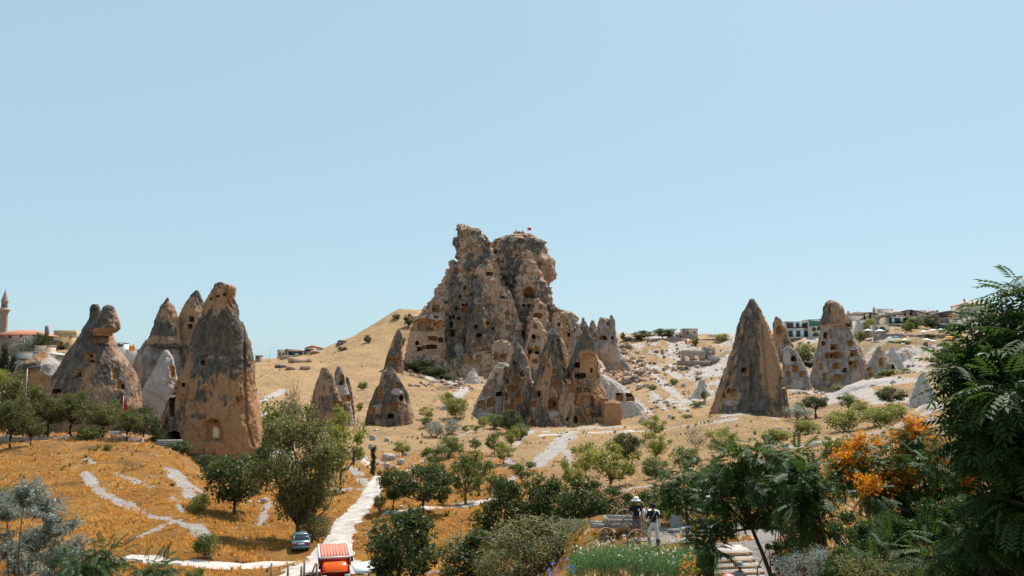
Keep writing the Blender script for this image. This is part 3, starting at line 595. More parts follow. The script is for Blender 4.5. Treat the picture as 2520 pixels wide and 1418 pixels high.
# ---- cave cluster in the middle
cn = dict(amp=3, L=40, flute=2.6, FL=20, fine=1.3, res=1.7, blk=0)
rockN('cave_cluster', 'pale ribbed cave dwelling dome riddled with oval caves', [
    dict(cn, D=272, mat='grey', prof=[(893, 1225, 1242), (905, 1215, 1272), (930, 1201, 1300), (960, 1184, 1312), (1000, 1165, 1322), (1040, 1150, 1332), (1058, 1144, 1336)], depth=.6, seed=41, cracks=[([(920, 1222), (980, 1216), (1040, 1218)], 6, 10), ([(905, 1246), (960, 1240), (1050, 1242)], 6, 10)]),
    dict(cn, D=262, mat='dark', prof=[(868, 1262, 1268), (890, 1254, 1280), (920, 1246, 1292), (960, 1240, 1302), (1010, 1236, 1308), (1055, 1232, 1310)], depth=.5, seed=42, cracks=[([(890, 1268), (960, 1272), (1040, 1290)], 5, 9)]),
    dict(cn, D=266, mat='grey', prof=[(892, 1292, 1298), (915, 1280, 1305), (960, 1274, 1316), (1010, 1268, 1324), (1055, 1262, 1330)], depth=.6, seed=43),
    dict(cn, D=285, mat='castle', prof=[(838, 1262, 1270), (855, 1252, 1284), (880, 1246, 1296), (920, 1240, 1306)], depth=.5, seed=44)],
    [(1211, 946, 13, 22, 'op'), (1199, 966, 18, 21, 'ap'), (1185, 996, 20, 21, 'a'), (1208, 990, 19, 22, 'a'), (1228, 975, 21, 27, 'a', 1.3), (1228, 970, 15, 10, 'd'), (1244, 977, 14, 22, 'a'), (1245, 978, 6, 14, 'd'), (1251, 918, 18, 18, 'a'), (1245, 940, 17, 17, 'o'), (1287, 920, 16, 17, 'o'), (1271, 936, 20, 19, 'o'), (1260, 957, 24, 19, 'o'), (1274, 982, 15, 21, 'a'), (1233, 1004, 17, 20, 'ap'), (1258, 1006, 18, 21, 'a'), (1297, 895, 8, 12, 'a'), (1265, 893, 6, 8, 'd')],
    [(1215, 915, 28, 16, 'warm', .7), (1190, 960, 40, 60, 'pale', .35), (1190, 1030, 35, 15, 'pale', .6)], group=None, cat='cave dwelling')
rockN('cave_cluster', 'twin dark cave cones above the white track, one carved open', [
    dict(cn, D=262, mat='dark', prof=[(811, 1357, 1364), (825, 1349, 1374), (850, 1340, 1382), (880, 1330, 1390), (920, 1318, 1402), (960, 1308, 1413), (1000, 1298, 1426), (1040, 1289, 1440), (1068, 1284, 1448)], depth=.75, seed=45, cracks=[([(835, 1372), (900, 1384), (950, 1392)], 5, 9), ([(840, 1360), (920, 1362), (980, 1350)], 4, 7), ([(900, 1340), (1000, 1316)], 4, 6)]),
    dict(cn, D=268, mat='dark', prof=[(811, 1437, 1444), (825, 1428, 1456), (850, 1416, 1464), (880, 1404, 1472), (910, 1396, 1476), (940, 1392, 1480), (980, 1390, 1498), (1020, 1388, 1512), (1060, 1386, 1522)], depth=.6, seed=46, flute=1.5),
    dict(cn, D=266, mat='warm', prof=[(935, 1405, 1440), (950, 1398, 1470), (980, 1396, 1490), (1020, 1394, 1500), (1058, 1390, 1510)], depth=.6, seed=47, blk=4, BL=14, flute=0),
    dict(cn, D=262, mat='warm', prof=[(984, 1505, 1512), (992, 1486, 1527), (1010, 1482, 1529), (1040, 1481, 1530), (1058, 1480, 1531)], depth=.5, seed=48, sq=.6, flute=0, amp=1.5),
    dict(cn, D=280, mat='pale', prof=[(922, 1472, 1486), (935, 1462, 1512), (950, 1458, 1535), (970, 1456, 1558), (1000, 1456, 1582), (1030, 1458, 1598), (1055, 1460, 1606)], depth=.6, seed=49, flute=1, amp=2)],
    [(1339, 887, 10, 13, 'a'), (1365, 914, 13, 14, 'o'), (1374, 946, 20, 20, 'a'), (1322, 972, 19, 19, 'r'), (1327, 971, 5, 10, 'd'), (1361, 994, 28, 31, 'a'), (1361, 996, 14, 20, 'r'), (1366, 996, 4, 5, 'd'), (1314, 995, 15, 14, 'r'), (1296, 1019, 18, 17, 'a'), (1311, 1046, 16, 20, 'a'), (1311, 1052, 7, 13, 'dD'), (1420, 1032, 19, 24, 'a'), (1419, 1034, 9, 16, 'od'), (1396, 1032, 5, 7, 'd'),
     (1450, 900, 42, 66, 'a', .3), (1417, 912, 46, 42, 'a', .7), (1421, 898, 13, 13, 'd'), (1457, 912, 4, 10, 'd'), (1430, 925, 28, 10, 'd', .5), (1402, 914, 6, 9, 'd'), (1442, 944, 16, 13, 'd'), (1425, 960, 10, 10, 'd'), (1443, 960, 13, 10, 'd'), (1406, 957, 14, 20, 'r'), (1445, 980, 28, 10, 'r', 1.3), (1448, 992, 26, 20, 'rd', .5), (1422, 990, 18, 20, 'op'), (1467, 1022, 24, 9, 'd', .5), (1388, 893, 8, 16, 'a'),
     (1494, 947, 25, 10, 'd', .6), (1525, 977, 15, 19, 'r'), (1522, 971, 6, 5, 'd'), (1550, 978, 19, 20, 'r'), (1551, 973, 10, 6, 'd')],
    [(1345, 1030, 60, 40, 'warm', .17), (1400, 1040, 50, 20, 'warm', .15), (1450, 900, 30, 40, 'warm', .8), (1505, 1025, 30, 45, 'warm', .8), (1440, 960, 50, 45, 'warm', .45), (1540, 1000, 50, 12, 'pale', .2), (1365, 1020, 14, 8, 'pale', .6), (1415, 990, 20, 12, 'pale', .4)], group=None, cat='cave dwelling')

# ---- small cones on the grass left of the cluster
rock1('cave_cone', 'dark pointed cone with an orange carved doorway at its foot', 222, [(905, 793, 804), (915, 788, 812), (935, 781, 823), (970, 769, 838), (1010, 759, 848), (1050, 752, 852), (1080, 748, 856)], 'dark', amp=3, flute=1.5, depth=.7, seed=51,
      niches=[(829, 996, 25, 17, 'r'), (824, 993, 8, 3, 'd'), (846, 1005, 12, 16, 'r')], paints=[(810, 1030, 40, 18, 'warm', .4), (800, 1065, 30, 20, 'warm', .3)])
rock1('cave_cone', 'slim pale cone with two orange caves, half behind a dark cone', 231, [(902, 831, 838), (915, 826, 843), (940, 820, 851), (970, 814, 860), (1000, 806, 866), (1050, 796, 874)], 'grey', amp=2, flute=1, depth=.7, seed=52,
      niches=[(841, 931, 14, 19, 'a'), (840, 944, 9, 6, 'd'), (855, 980, 15, 18, 'a'), (855, 980, 3, 5, 'd')], paints=[(845, 960, 20, 16, 'pale', .7)])
rock1('cave_cone', 'thin dark fin of rock beside the slim pale cone', 234, [(928, 852, 856), (940, 850, 862), (970, 848, 868), (1010, 846, 872), (1040, 844, 874)], 'dark', amp=1.5, depth=.6, seed=53)
rock1('cave_cone', 'broad dark cave cone alone on the golden slope', 236, [(906, 953, 966), (915, 945, 974), (935, 936, 986), (970, 919, 1002), (1010, 903, 1013), (1040, 897, 1017), (1062, 893, 1020)], 'dark', amp=3.5, flute=2.6, FL=24, depth=.7, seed=54,
      niches=[(979, 950, 14, 14, 'r'), (936, 958, 10, 14, 'r'), (935, 976, 12, 16, 'r'), (986, 980, 14, 15, 'o'), (985, 980, 8, 9, 'od'), (966, 1002, 21, 21, 'r'), (962, 1025, 14, 10, 'd'), (913, 1011, 17, 14, 'r', .5)], paints=[(975, 965, 18, 9, 'pale', .7), (930, 1000, 12, 8, 'pale', .5), (985, 1030, 14, 26, 'pale', .4), (915, 1010, 20, 12, 'warm', .4)])
rock1('cave_cone', 'leaning dark finger of rock left of the castle foot', 378, [(812, 977, 984), (822, 972, 988), (840, 964, 990), (862, 955, 991), (885, 948, 992), (905, 944, 994)], 'dark', amp=2, depth=.7, seed=55, niches=[(965, 888, 28, 15, 'a', .8)])
for k_, (x_, y_, w_, h_, D_, lb) in enumerate([(1165, 907, 44, 32, 375, 'small pale pointed rock below the castle ledge'), (1728, 932, 44, 34, 300, 'low pale tuff cone on the eroded right slope'), (1583, 1022, 40, 36, 258, 'pale broken rock at the right foot of the cave cluster'), (668, 960, 60, 60, 300, 'smooth pale slab of tuff behind the tall orange chimney')]):
    rock1('tuff_mound', lb, D_, [(y_, x_ - 2, x_ + 2), (y_ + h_ * .4, x_ - w_ * .25, x_ + w_ * .22), (y_ + h_, x_ - w_ * .5, x_ + w_ * .5), (y_ + h_ + 8, x_ - w_ * .6, x_ + w_ * .6)], 'pale', amp=2, blk=1, BL=12, depth=.8, seed=60 + k_, group='pale tuff mounds')

# ---- left group
rock1('fairy_chimney', 'tallest orange and black fairy chimney with an arched niche and cream door', 167, [(695, 536, 548), (699, 530, 556), (704, 527, 577), (710, 525, 582), (718, 521, 580), (732, 515, 574), (745, 510, 576), (762, 503, 583), (800, 490, 600), (850, 473, 615), (900, 455, 627), (950, 431, 636), (1000, 412, 641), (1050, 396, 646), (1100, 386, 651), (1140, 396, 652), (1175, 410, 648)], 'warm',
      amp=5, L=90, fine=1.1, res=2.2, depth=.75, flute=3, FL=70, seed=71, cracks=[([(750, 588), (800, 598), (860, 600), (950, 601), (1040, 606), (1100, 622)], 5, 9), ([(705, 560), (730, 556), (760, 570)], 4, 6), ([(940, 440), (1060, 404)], 5, 9), ([(850, 475), (960, 462), (1010, 450)], 4, 5), ([(820, 625), (900, 634)], 4, 6)], drop=6, blk=2.5, BL=40,
      niches=[(523, 1061, 50, 58, 'a', .6), (519, 1066, 14, 27, 'awD', .25), (522, 1038, 4, 5, 'd'), (498, 892, 8, 10, 'd'), (451, 948, 7, 8, 'd'), (422, 998, 12, 52, 'd'), (429, 1074, 28, 26, 'ad'), (536, 729, 7, 6, 'od'), (552, 725, 7, 6, 'od'), (520, 735, 6, 5, 'od'), (494, 880, 3, 3, 'd'), (502, 879, 3, 3, 'd'), (509, 877, 3, 3, 'd')],
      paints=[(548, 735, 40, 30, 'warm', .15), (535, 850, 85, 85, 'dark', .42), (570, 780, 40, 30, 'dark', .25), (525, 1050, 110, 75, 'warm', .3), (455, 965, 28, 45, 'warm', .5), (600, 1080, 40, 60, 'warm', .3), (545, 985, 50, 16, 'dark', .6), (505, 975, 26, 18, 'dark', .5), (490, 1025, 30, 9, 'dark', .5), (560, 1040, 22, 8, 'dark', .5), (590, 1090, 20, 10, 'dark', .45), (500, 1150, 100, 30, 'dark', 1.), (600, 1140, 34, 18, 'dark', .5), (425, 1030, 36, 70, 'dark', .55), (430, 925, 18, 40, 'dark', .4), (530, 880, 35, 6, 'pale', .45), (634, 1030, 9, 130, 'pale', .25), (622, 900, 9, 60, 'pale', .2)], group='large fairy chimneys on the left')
lf = dict(amp=4, L=60, fine=1.2, blk=1.5, BL=34, res=2.2, depth=.75)
rockN('fairy_chimney', 'mushroom headed fairy chimney with an overhanging frog shaped cap', [
    dict(lf, D=172, mat='brown', prof=[(768, 228, 242), (790, 214, 250), (806, 205, 260), (822, 200, 274), (838, 190, 279), (860, 176, 293), (885, 160, 312), (920, 140, 330), (960, 118, 341), (1000, 102, 346), (1085, 92, 352)], seed=72, flute=4, FL=70),
    dict(lf, D=169, mat='dark', prof=[(751, 262, 272), (757, 253, 282), (775, 242, 289), (795, 228, 294), (808, 216, 294), (817, 214, 287), (823, 222, 272)], seed=173, depth=.9, name='rock_cap', amp=2, blk=1, BL=24, drop=.5),
    dict(lf, D=172, mat='dark', prof=[(749, 229, 238), (755, 224, 245), (768, 221, 249), (785, 218, 253), (800, 212, 258)], seed=74, amp=1, name='rock_knob', drop=1)],
    [(223, 882, 29, 23, 'r', .5), (219, 876, 9, 3, 'd'), (218, 889, 9, 4, 'd'), (196, 919, 25, 19, 'r', .5), (188, 924, 7, 10, 'd'), (283, 920, 14, 23, 'r'), (296, 950, 19, 19, 'r', .6), (297, 952, 8, 10, 'd'), (140, 963, 20, 9, 'd')],
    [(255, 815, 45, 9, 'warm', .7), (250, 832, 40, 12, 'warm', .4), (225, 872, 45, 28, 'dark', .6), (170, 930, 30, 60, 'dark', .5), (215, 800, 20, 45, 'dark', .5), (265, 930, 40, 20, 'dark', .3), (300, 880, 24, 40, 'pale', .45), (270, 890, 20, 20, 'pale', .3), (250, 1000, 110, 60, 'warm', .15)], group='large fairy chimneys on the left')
rockN('fairy_chimney', 'pointed fairy chimney with a sharp hat ledge and pale skirts', [
    dict(lf, D=196, mat='dark', prof=[(733, 409, 415), (745, 403, 421), (765, 392, 434), (790, 381, 443), (815, 371, 447), (835, 362, 450), (846, 358, 452)], seed=75, blk=1.5, name='rock_cap', drop=1),
    dict(lf, D=197, mat='grey', prof=[(838, 362, 446), (860, 346, 456), (890, 336, 466), (930, 330, 476), (1000, 326, 500), (1060, 320, 520)], seed=76, flute=5, FL=60),
    dict(lf, D=190, mat='pale', prof=[(862, 404, 412), (885, 392, 428), (920, 372, 436), (960, 352, 444), (1010, 340, 450), (1060, 330, 460)], seed=77, flute=2, FL=40)],
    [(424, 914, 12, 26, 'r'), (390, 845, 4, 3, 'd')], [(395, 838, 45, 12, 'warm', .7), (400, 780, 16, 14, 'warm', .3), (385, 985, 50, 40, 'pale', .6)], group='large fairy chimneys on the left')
rock1('fairy_chimney', 'dark pointed chimney tucked behind the tallest one', 200, [(715, 479, 488), (725, 472, 493), (745, 460, 500), (770, 447, 508), (800, 441, 516), (850, 438, 540), (950, 430, 560)], 'dark', amp=3, fine=1.6, seed=78, flute=3, FL=30,
      niches=[(471, 785, 10, 12, 'rd'), (466, 803, 7, 11, 'rd'), (474, 803, 14, 9, 'r', .3)], paints=[(465, 785, 30, 20, 'warm', .5), (475, 740, 20, 30, 'dark', .2)], group='large fairy chimneys on the left')
rock1('fairy_chimney', 'low orange rock stump with a pale sunlit shoulder behind the trees', 186, [(866, 102, 116), (880, 80, 128), (895, 52, 148), (925, 34, 160), (985, 22, 166), (1070, 14, 170)], 'warm', amp=4, seed=79, niches=[(90, 940, 60, 60, 'a', .15)], paints=[(130, 910, 35, 45, 'pale', .7), (70, 900, 30, 20, 'dark', .3)], group='large fairy chimneys on the left')

# ---- right group
rock1('fairy_chimney', 'big steep brown cone with orange flank and three small door caves', 214, [(736, 1847, 1857), (745, 1843, 1861), (770, 1829, 1874), (800, 1817, 1889), (830, 1808, 1902), (870, 1796, 1912), (910, 1783, 1921), (950, 1769, 1931), (990, 1755, 1939), (1020, 1747, 1944), (1045, 1742, 1950)], 'brown', amp=3.5, L=60, flute=2.5, FL=30, fine=1.4, res=1.9, depth=.8, seed=81, cracks=[([(870, 1812), (950, 1790), (990, 1775)], 5, 8), ([(800, 1876), (900, 1882), (1000, 1890)], 4, 6), ([(900, 1850), (990, 1848)], 5, 7), ([(780, 1840), (880, 1822)], 4, 5)],
      niches=[(1833, 914, 17, 21, 'a'), (1834, 911, 8, 10, 'd'), (1930, 942, 12, 25, 'r'), (1783, 909, 12, 16, 'a'), (1784, 973, 7, 11, 'd'), (1796, 962, 8, 11, 'd'), (1809, 964, 6, 11, 'd'), (1797, 969, 34, 18, 'a', .25)],
      paints=[(1897, 860, 28, 110, 'warm', .6), (1892, 928, 10, 10, 'warm', .8), (1800, 975, 25, 14, 'warm', .5), (1842, 850, 34, 110, 'dark', .5), (1860, 1000, 50, 30, 'dark', .3), (1797, 992, 20, 9, 'pale', .6), (1900, 990, 40, 30, 'warm', .1), (1765, 980, 12, 30, 'warm', .3)], group='fairy chimneys on the right')
rock1('fairy_chimney', 'small rounded grey cone with square caves between two larger ones', 288, [(851, 1935, 1946), (862, 1929, 1956), (885, 1926, 1972), (910, 1925, 1986), (940, 1925, 1994), (975, 1924, 2000)], 'grey', amp=2.5, flute=1.5, depth=.8, seed=82,
      niches=[(1953, 883, 12, 13, 'r'), (1955, 883, 6, 10, 'd'), (1958, 908, 14, 15, 'r'), (1941, 921, 11, 14, 'r'), (1973, 921, 11, 14, 'r'), (1932, 905, 9, 13, 'a'), (1942, 945, 10, 9, 'op')], paints=[(1935, 880, 10, 25, 'pale', .6), (1955, 950, 24, 16, 'pale', .5)], group='fairy chimneys on the right')
rockN('fairy_chimney', 'tall grey hat topped cone full of caves below the hotels', [
    dict(D=300, mat='brown', prof=[(739, 2038, 2050), (746, 2031, 2062), (760, 2027, 2074), (780, 2022, 2084), (795, 2019, 2092), (802, 2020, 2096)], amp=3, blk=2, BL=16, fine=1.2, seed=83, name='rock_cap', drop=.5),
    dict(D=300, mat='grey', prof=[(796, 2024, 2086), (806, 2021, 2090), (830, 2017, 2102), (860, 2010, 2116), (890, 2003, 2128), (930, 1996, 2140), (985, 1990, 2152)], amp=3, flute=3.2, FL=30, fine=1.1, seed=84, depth=.8, res=1.8)],
    [(2040, 800, 12, 12, 'o'), (2086, 804, 13, 16, 'od'), (2032, 825, 9, 15, 'd'), (2047, 827, 9, 13, 'a'), (2053, 854, 20, 14, 'r'), (2058, 857, 5, 5, 'd'), (2092, 845, 14, 14, 'a'), (2101, 870, 16, 16, 'r'), (2102, 873, 4, 5, 'd'), (2053, 875, 46, 16, 'a', .4), (2054, 875, 6, 8, 'd'), (2040, 875, 10, 12, 'r'), (2066, 875, 9, 12, 'r'), (2057, 900, 17, 18, 'a'), (2079, 911, 7, 11, 'd'), (2098, 897, 20, 18, 'r', .6), (2098, 894, 5, 5, 'd'), (2031, 929, 14, 18, 'r'), (2062, 931, 20, 17, 'r', .6), (2022, 902, 10, 14, 'a'), (2013, 891, 9, 12, 'a'), (2027, 845, 7, 9, 'd')],
    [(2055, 803, 45, 5, 'warm', .6), (2060, 800, 30, 4, 'pale', .3), (2070, 840, 35, 30, 'dark', .1), (2050, 925, 45, 30, 'pale', .35), (2105, 935, 16, 25, 'pale', .6), (2020, 900, 20, 20, 'pale', .2)], group='fairy chimneys on the right')
rock1('fairy_chimney', 'small orange hollowed spire under the dark glass hotel', 345, [(779, 1908, 1913), (790, 1905, 1921), (805, 1903, 1932), (830, 1904, 1940), (860, 1904, 1952), (885, 1904, 1962)], 'brown', amp=2.5, blk=2, BL=12, seed=85, niches=[(1918, 812, 16, 18, 'a')], paints=[(1920, 815, 18, 14, 'warm', .7), (1930, 860, 20, 20, 'pale', .5)], group='fairy chimneys on the right')
rockN('fairy_chimney', 'twin tipped pale cone with orange caves beside the white slope', [
    dict(D=284, mat='grey', prof=[(852, 2161, 2167), (870, 2150, 2180), (890, 2140, 2196), (915, 2128, 2212), (945, 2120, 2228), (972, 2116, 2240)], amp=2.5, flute=1.5, seed=86, depth=.7),
    dict(D=288, mat='pale', prof=[(852, 2192, 2198), (870, 2184, 2208), (890, 2176, 2218), (915, 2166, 2230), (945, 2156, 2242), (972, 2150, 2252)], amp=2.5, flute=1.5, seed=87, depth=.7)],
    [(2140, 909, 13, 9, 'r'), (2198, 904, 6, 12, 'd'), (2169, 891, 12, 18, 'a'), (2198, 921, 16, 11, 'r'), (2144, 922, 9, 14, 'a'), (2158, 937, 18, 12, 'a')], [(2172, 890, 16, 16, 'warm', .8), (2165, 925, 25, 20, 'pale', .4)], group='fairy chimneys on the right')
rock1('tuff_mound', 'big smooth white fold of tuff below the tall grey cone', 243, [(931, 2170, 2205), (938, 2120, 2235), (950, 2082, 2256), (968, 2056, 2270), (988, 2034, 2284), (1005, 2020, 2296)], 'pale', amp=2.5, L=70, fine=.5, depth=.45, seed=91, group='pale tuff mounds', paints=[(2150, 965, 140, 45, 'pale', .4)])
rock1('tuff_mound', 'broad white tuff slope below the parasol terraces', 305, [(856, 2222, 2234), (870, 2205, 2252), (890, 2192, 2272), (920, 2180, 2296), (955, 2170, 2312)], 'pale', amp=2.5, flute=2, depth=.9, seed=88, group='pale tuff mounds')
rock1('tuff_mound', 'pale pointed cone beside the big leafy tree', 176, [(917, 2267, 2274), (930, 2262, 2280), (950, 2252, 2290), (980, 2240, 2304), (1012, 2226, 2318), (1030, 2218, 2326)], 'pale', amp=2, flute=1.2, depth=.85, seed=89, paints=[(2270, 930, 12, 16, 'dark', .6)], group='pale tuff mounds')
rock1('tuff_mound', 'low smooth white hummock before the pale pointed cone', 165, [(990, 2290, 2310), (1000, 2265, 2330), (1015, 2250, 2345), (1035, 2236, 2355)], 'pale', amp=2, depth=.9, seed=90, group='pale tuff mounds')

# ---- loose boulders
def boulder(px, py, w, h, label, mat='pale', dmin=60, dmax=500):
    p = hit(px, py, dmin, dmax)
    if p is None: return
    k = p[1] / F; n1, n2 = 14, 9; V = []; sd_ = px * 1.7
    for i in range(n2):
        ph = math.pi * (i / (n2 - 1)) - math.pi / 2
        for j in range(n1):
            t = 2 * math.pi * j / n1; V.append((math.cos(ph) * math.cos(t), math.cos(ph) * math.sin(t), math.sin(ph)))
    V = np.array(V); r = 1 + .3 * fbm(V * 1.1 + sd_, 3); V = np.sign(V) * np.abs(V) ** .8 * r[:, None] * np.array((w * k / 2, w * k / 2 * .8, h * k * .62))
    P = [[i * n1 + j, i * n1 + (j + 1) % n1, (i + 1) * n1 + (j + 1) % n1, (i + 1) * n1 + j] for i in range(n2 - 1) for j in range(n1)]
    z = np.zeros(len(V)); o = link('boulder', meshdata('boulder', V, P, RM[mat], True, {'warm': z, 'pale': z + .2, 'dark': z}), label=label, cat='boulder', group='loose pale boulders')
    o.location = (p[0], p[1], p[2] + h * k * .3)
for a in [(957, 1132, 32, 17, 'long white boulder right of the columnar poplar'), (987, 1144, 18, 15, 'rounded white boulder right of the long one'), (953, 1152, 14, 13, 'small white boulder by the short path'), (997, 1122, 12, 10, 'little pale boulder under a small orchard tree'),
          (878, 1085, 16, 18, 'brownish boulder at the right edge of the big tree'), (917, 1084, 15, 14, 'pale boulder in the scrub below the dark cone'), (912, 1105, 12, 14, 'white stone below the scrub boulders'), (952, 1086, 12, 10, 'grey stone beside a dark shrub on the slope'),
          (1061, 895, 26, 16, 'big white boulder in the shadow at the castle foot'), (1040, 897, 12, 9, 'white stone left of the big shadowed boulder'), (1006, 884, 16, 6, 'flat white stone at the carved cliff foot'), (1541, 925, 14, 12, 'pale boulder high on the slope right of the cluster'), (1543, 937, 14, 11, 'pale boulder just below its twin on the right slope'),
          (1573, 957, 15, 12, 'buff boulder lying on the right hand slope'), (1648, 1028, 9, 9, 'lone white stone below the eroded slope'), (1682, 952, 11, 10, 'white standing stone on the eroded slope'), (652, 1238, 20, 14, 'pale stone left of the big tree trunk')]:
    boulder(*a[:4], a[4])

for a in [(735, 893, 60, 13, 'long dark rock ledge on the left hill'), (700, 885, 24, 11, 'dark ledge left of the long one on the hill'), (690, 905, 30, 8, 'low ledge near the saddle'), (752, 908, 26, 9, 'small ledge below the long dark one'), (775, 870, 30, 7, 'thin ledge under the second skyline house'), (715, 910, 22, 8, 'flat ledge in the middle of the hill'), (845, 860, 26, 7, 'dark stones under the skyline outcrop')]:
    boulder(*a[:4], a[4], 'castle', 250, 470)
def rubble(label, n, x0, x1, y0, y1, s0, s1, seed, mat, cond=None):
    r = np.random.default_rng(seed); x = r.uniform(x0, x1, n); y = r.uniform(y0, y1, n)
    if cond is not None: ok = fbm(np.stack([x * .06, y * .06, 0 * x + seed], 1), 3) > cond; x = x[ok]; y = y[ok]; n = len(x)
    s = np.exp(r.uniform(np.log(s0), np.log(s1), n)); B8 = np.array([(a, b, c) for c in (-.5, .9) for a, b in ((-1, -1), (1, -1), (1, 1), (-1, 1))], float); B8[4:, :2] *= .65
    V = B8[None] * (1 + .35 * r.normal(size=(n, 8, 3))) * s[:, None, None] * np.array((.7, .6, .6)); t = r.uniform(0, 6.28, n); c, q = np.cos(t)[:, None], np.sin(t)[:, None]
    V = np.stack([V[..., 0] * c - V[..., 1] * q + x[:, None], V[..., 0] * q + V[..., 1] * c + y[:, None], V[..., 2] + H(x, y)[:, None]], -1).reshape(-1, 3)
    Q = (np.array([[3, 2, 1, 0], [4, 5, 6, 7], [0, 1, 5, 4], [1, 2, 6, 5], [2, 3, 7, 6], [3, 0, 4, 7]])[None] + (np.arange(n) * 8)[:, None, None]).reshape(-1, 4); z = np.zeros(len(V)); pv = np.repeat(r.random(n), 8) * .55
    link('rubble', meshdata('rubble', V, Q, RM[mat], False, {'warm': z, 'pale': pv, 'dark': z}), label=label, kind='stuff')
rubble('broken tuff rubble over the eroded right hand slope', 1700, 45, 200, 235, 430, .25, 1.3, 1, 'grey', -.05); rubble('rock rubble around the castle foot', 900, -60, 90, 330, 430, .4, 2.2, 2, 'castle', -.1); rubble('small stones on the golden slope', 700, -90, 60, 150, 330, .2, .7, 3, 'pale', .1); rubble('pale stones on the left hillside', 260, -60, -12, 75, 140, .1, .4, 4, 'pale', .05)

rubble('tumbled boulders stepping down right of the castle', 420, 14, 66, 345, 430, .8, 3.2, 5, 'castle', -.6)
# ------------------------------------------------------------------ plants
def leaf_mat(name, dk, lt, tr=.35, gloss=.4, hue=(.45, .4, .1)):
    m, n, l, b = nm(name); rn = attr(n, 'rnd'); oi = N(n, 'ShaderNodeObjectInfo').outputs['Random']
    c = mix(n, l, rn, dk, lt); c = mix(n, l, mth(n, l, 'MULTIPLY', oi, .35), c, tuple((a + b_) / 2 * k for a, b_, k in zip(dk, lt, (1.5, 1.15, .8))))
    l.new(c, b.inputs['Base Color']); b.inputs['Roughness'].default_value = .55; b.inputs['Specular IOR Level'].default_value = gloss
    t = N(n, 'ShaderNodeBsdfTranslucent'); l.new(mix(n, l, .5, c, tuple(k * 1.6 for k in lt)), t.inputs[0])
    ms = N(n, 'ShaderNodeMixShader'); ms.inputs[0].default_value = tr; l.new(b.outputs[0], ms.inputs[1]); l.new(t.outputs[0], ms.inputs[2])
    l.new(ms.outputs[0], n['Material Output'].inputs[0]); return m
LM = dict(
    green=leaf_mat('leaf_green', (.04, .06, .012), (.14, .165, .03), .42),
    dark=leaf_mat('leaf_dark', (.016, .03, .009), (.075, .1, .022), .35, .3),
    lime=leaf_mat('leaf_lime', (.085, .1, .016), (.26, .26, .05), .45),
    olive=leaf_mat('leaf_olive', (.05, .06, .018), (.17, .175, .055), .48),
    airy=leaf_mat('leaf_airy', (.04, .052, .014), (.14, .145, .035), .42),
    silver=leaf_mat('leaf_silver', (.09, .11, .09), (.32, .36, .32), .25, .4),
    sage=leaf_mat('leaf_sage', (.15, .17, .14), (.33, .35, .3), .2),
    near=leaf_mat('leaf_near', (.009, .026, .007), (.05, .095, .016), .36, .22),
    fresh=leaf_mat('leaf_fresh', (.035, .085, .02), (.1, .2, .06), .35),
    pine=leaf_mat('needle_dark', (.012, .022, .012), (.04, .06, .03), .15),
    bloom=leaf_mat('orange_bloom', (.4, .11, .006), (.75, .33, .03), .3, .1),
    straw=leaf_mat('straw', (.3, .115, .02), (.64, .34, .085), .45, .1),
    strawp=leaf_mat('pale_straw', (.36, .22, .1), (.66, .46, .26), .45, .1),
    brush=leaf_mat('brown_brush', (.09, .06, .03), (.26, .18, .09), .15, .1),
    white=leaf_mat('white_petals', (.6, .58, .55), (.85, .82, .8), .3, .2),
    blue=leaf_mat('blue_petals', (.08, .12, .4), (.2, .3, .7), .3, .2))
BARK = plain('bark', (.14, .1, .07), .9, .4, 8); BARKD = plain('bark_dark', (.06, .045, .035), .9, .3, 8); TWIG = plain('grey_twig', (.22, .18, .15), .9, .3, 8)
def quads(C, A, Bv):
    """diamond leaves: centre C, half axes A (length) and Bv (width)"""
    n = len(C); V = np.stack([C - A, C + Bv * .9 - A * .1, C + A, C - Bv * .9 - A * .1], 1).reshape(-1, 3)
    return V, np.arange(4 * n).reshape(n, 4)
def rdir(n, r):
    v = r.normal(size=(n, 3)); return v / np.linalg.norm(v, axis=1)[:, None]
def leaves(C, out, size, r, asp=.45, droop=.2, upb=.5):
    n = len(C); nrm = rdir(n, r) + out * .5 + np.array((0, 0, upb)); nrm /= np.linalg.norm(nrm, axis=1)[:, None]
    t = rdir(n, r); t[:, 2] -= droop; a = np.cross(nrm, t); a = np.cross(a, nrm); a /= np.linalg.norm(a, axis=1)[:, None] + 1e-9
    b_ = np.cross(nrm, a); s = size * (.6 + .8 * r.random(n))[:, None]
    return quads(C, a * s * .5, b_ * s * .5 * asp)
class Skel:
    def __init__(s): s.mb = MB()
    def limb(s, pts, r0, r1, n=5):
        k = len(pts); s.mb.tube(pts, [r0 + (r1 - r0) * i / (k - 1) for i in range(k)], n)
def curve(a, b_, r, bend=.12, k=4, sag=0):
    a = np.array(a, float); b_ = np.array(b_, float); L = np.linalg.norm(b_ - a); o = r.normal(size=3) * bend * L
    return [a + (b_ - a) * t + o * math.sin(math.pi * t) + np.array((0, 0, sag * math.sin(math.pi * t))) for t in np.linspace(0, 1, k)]
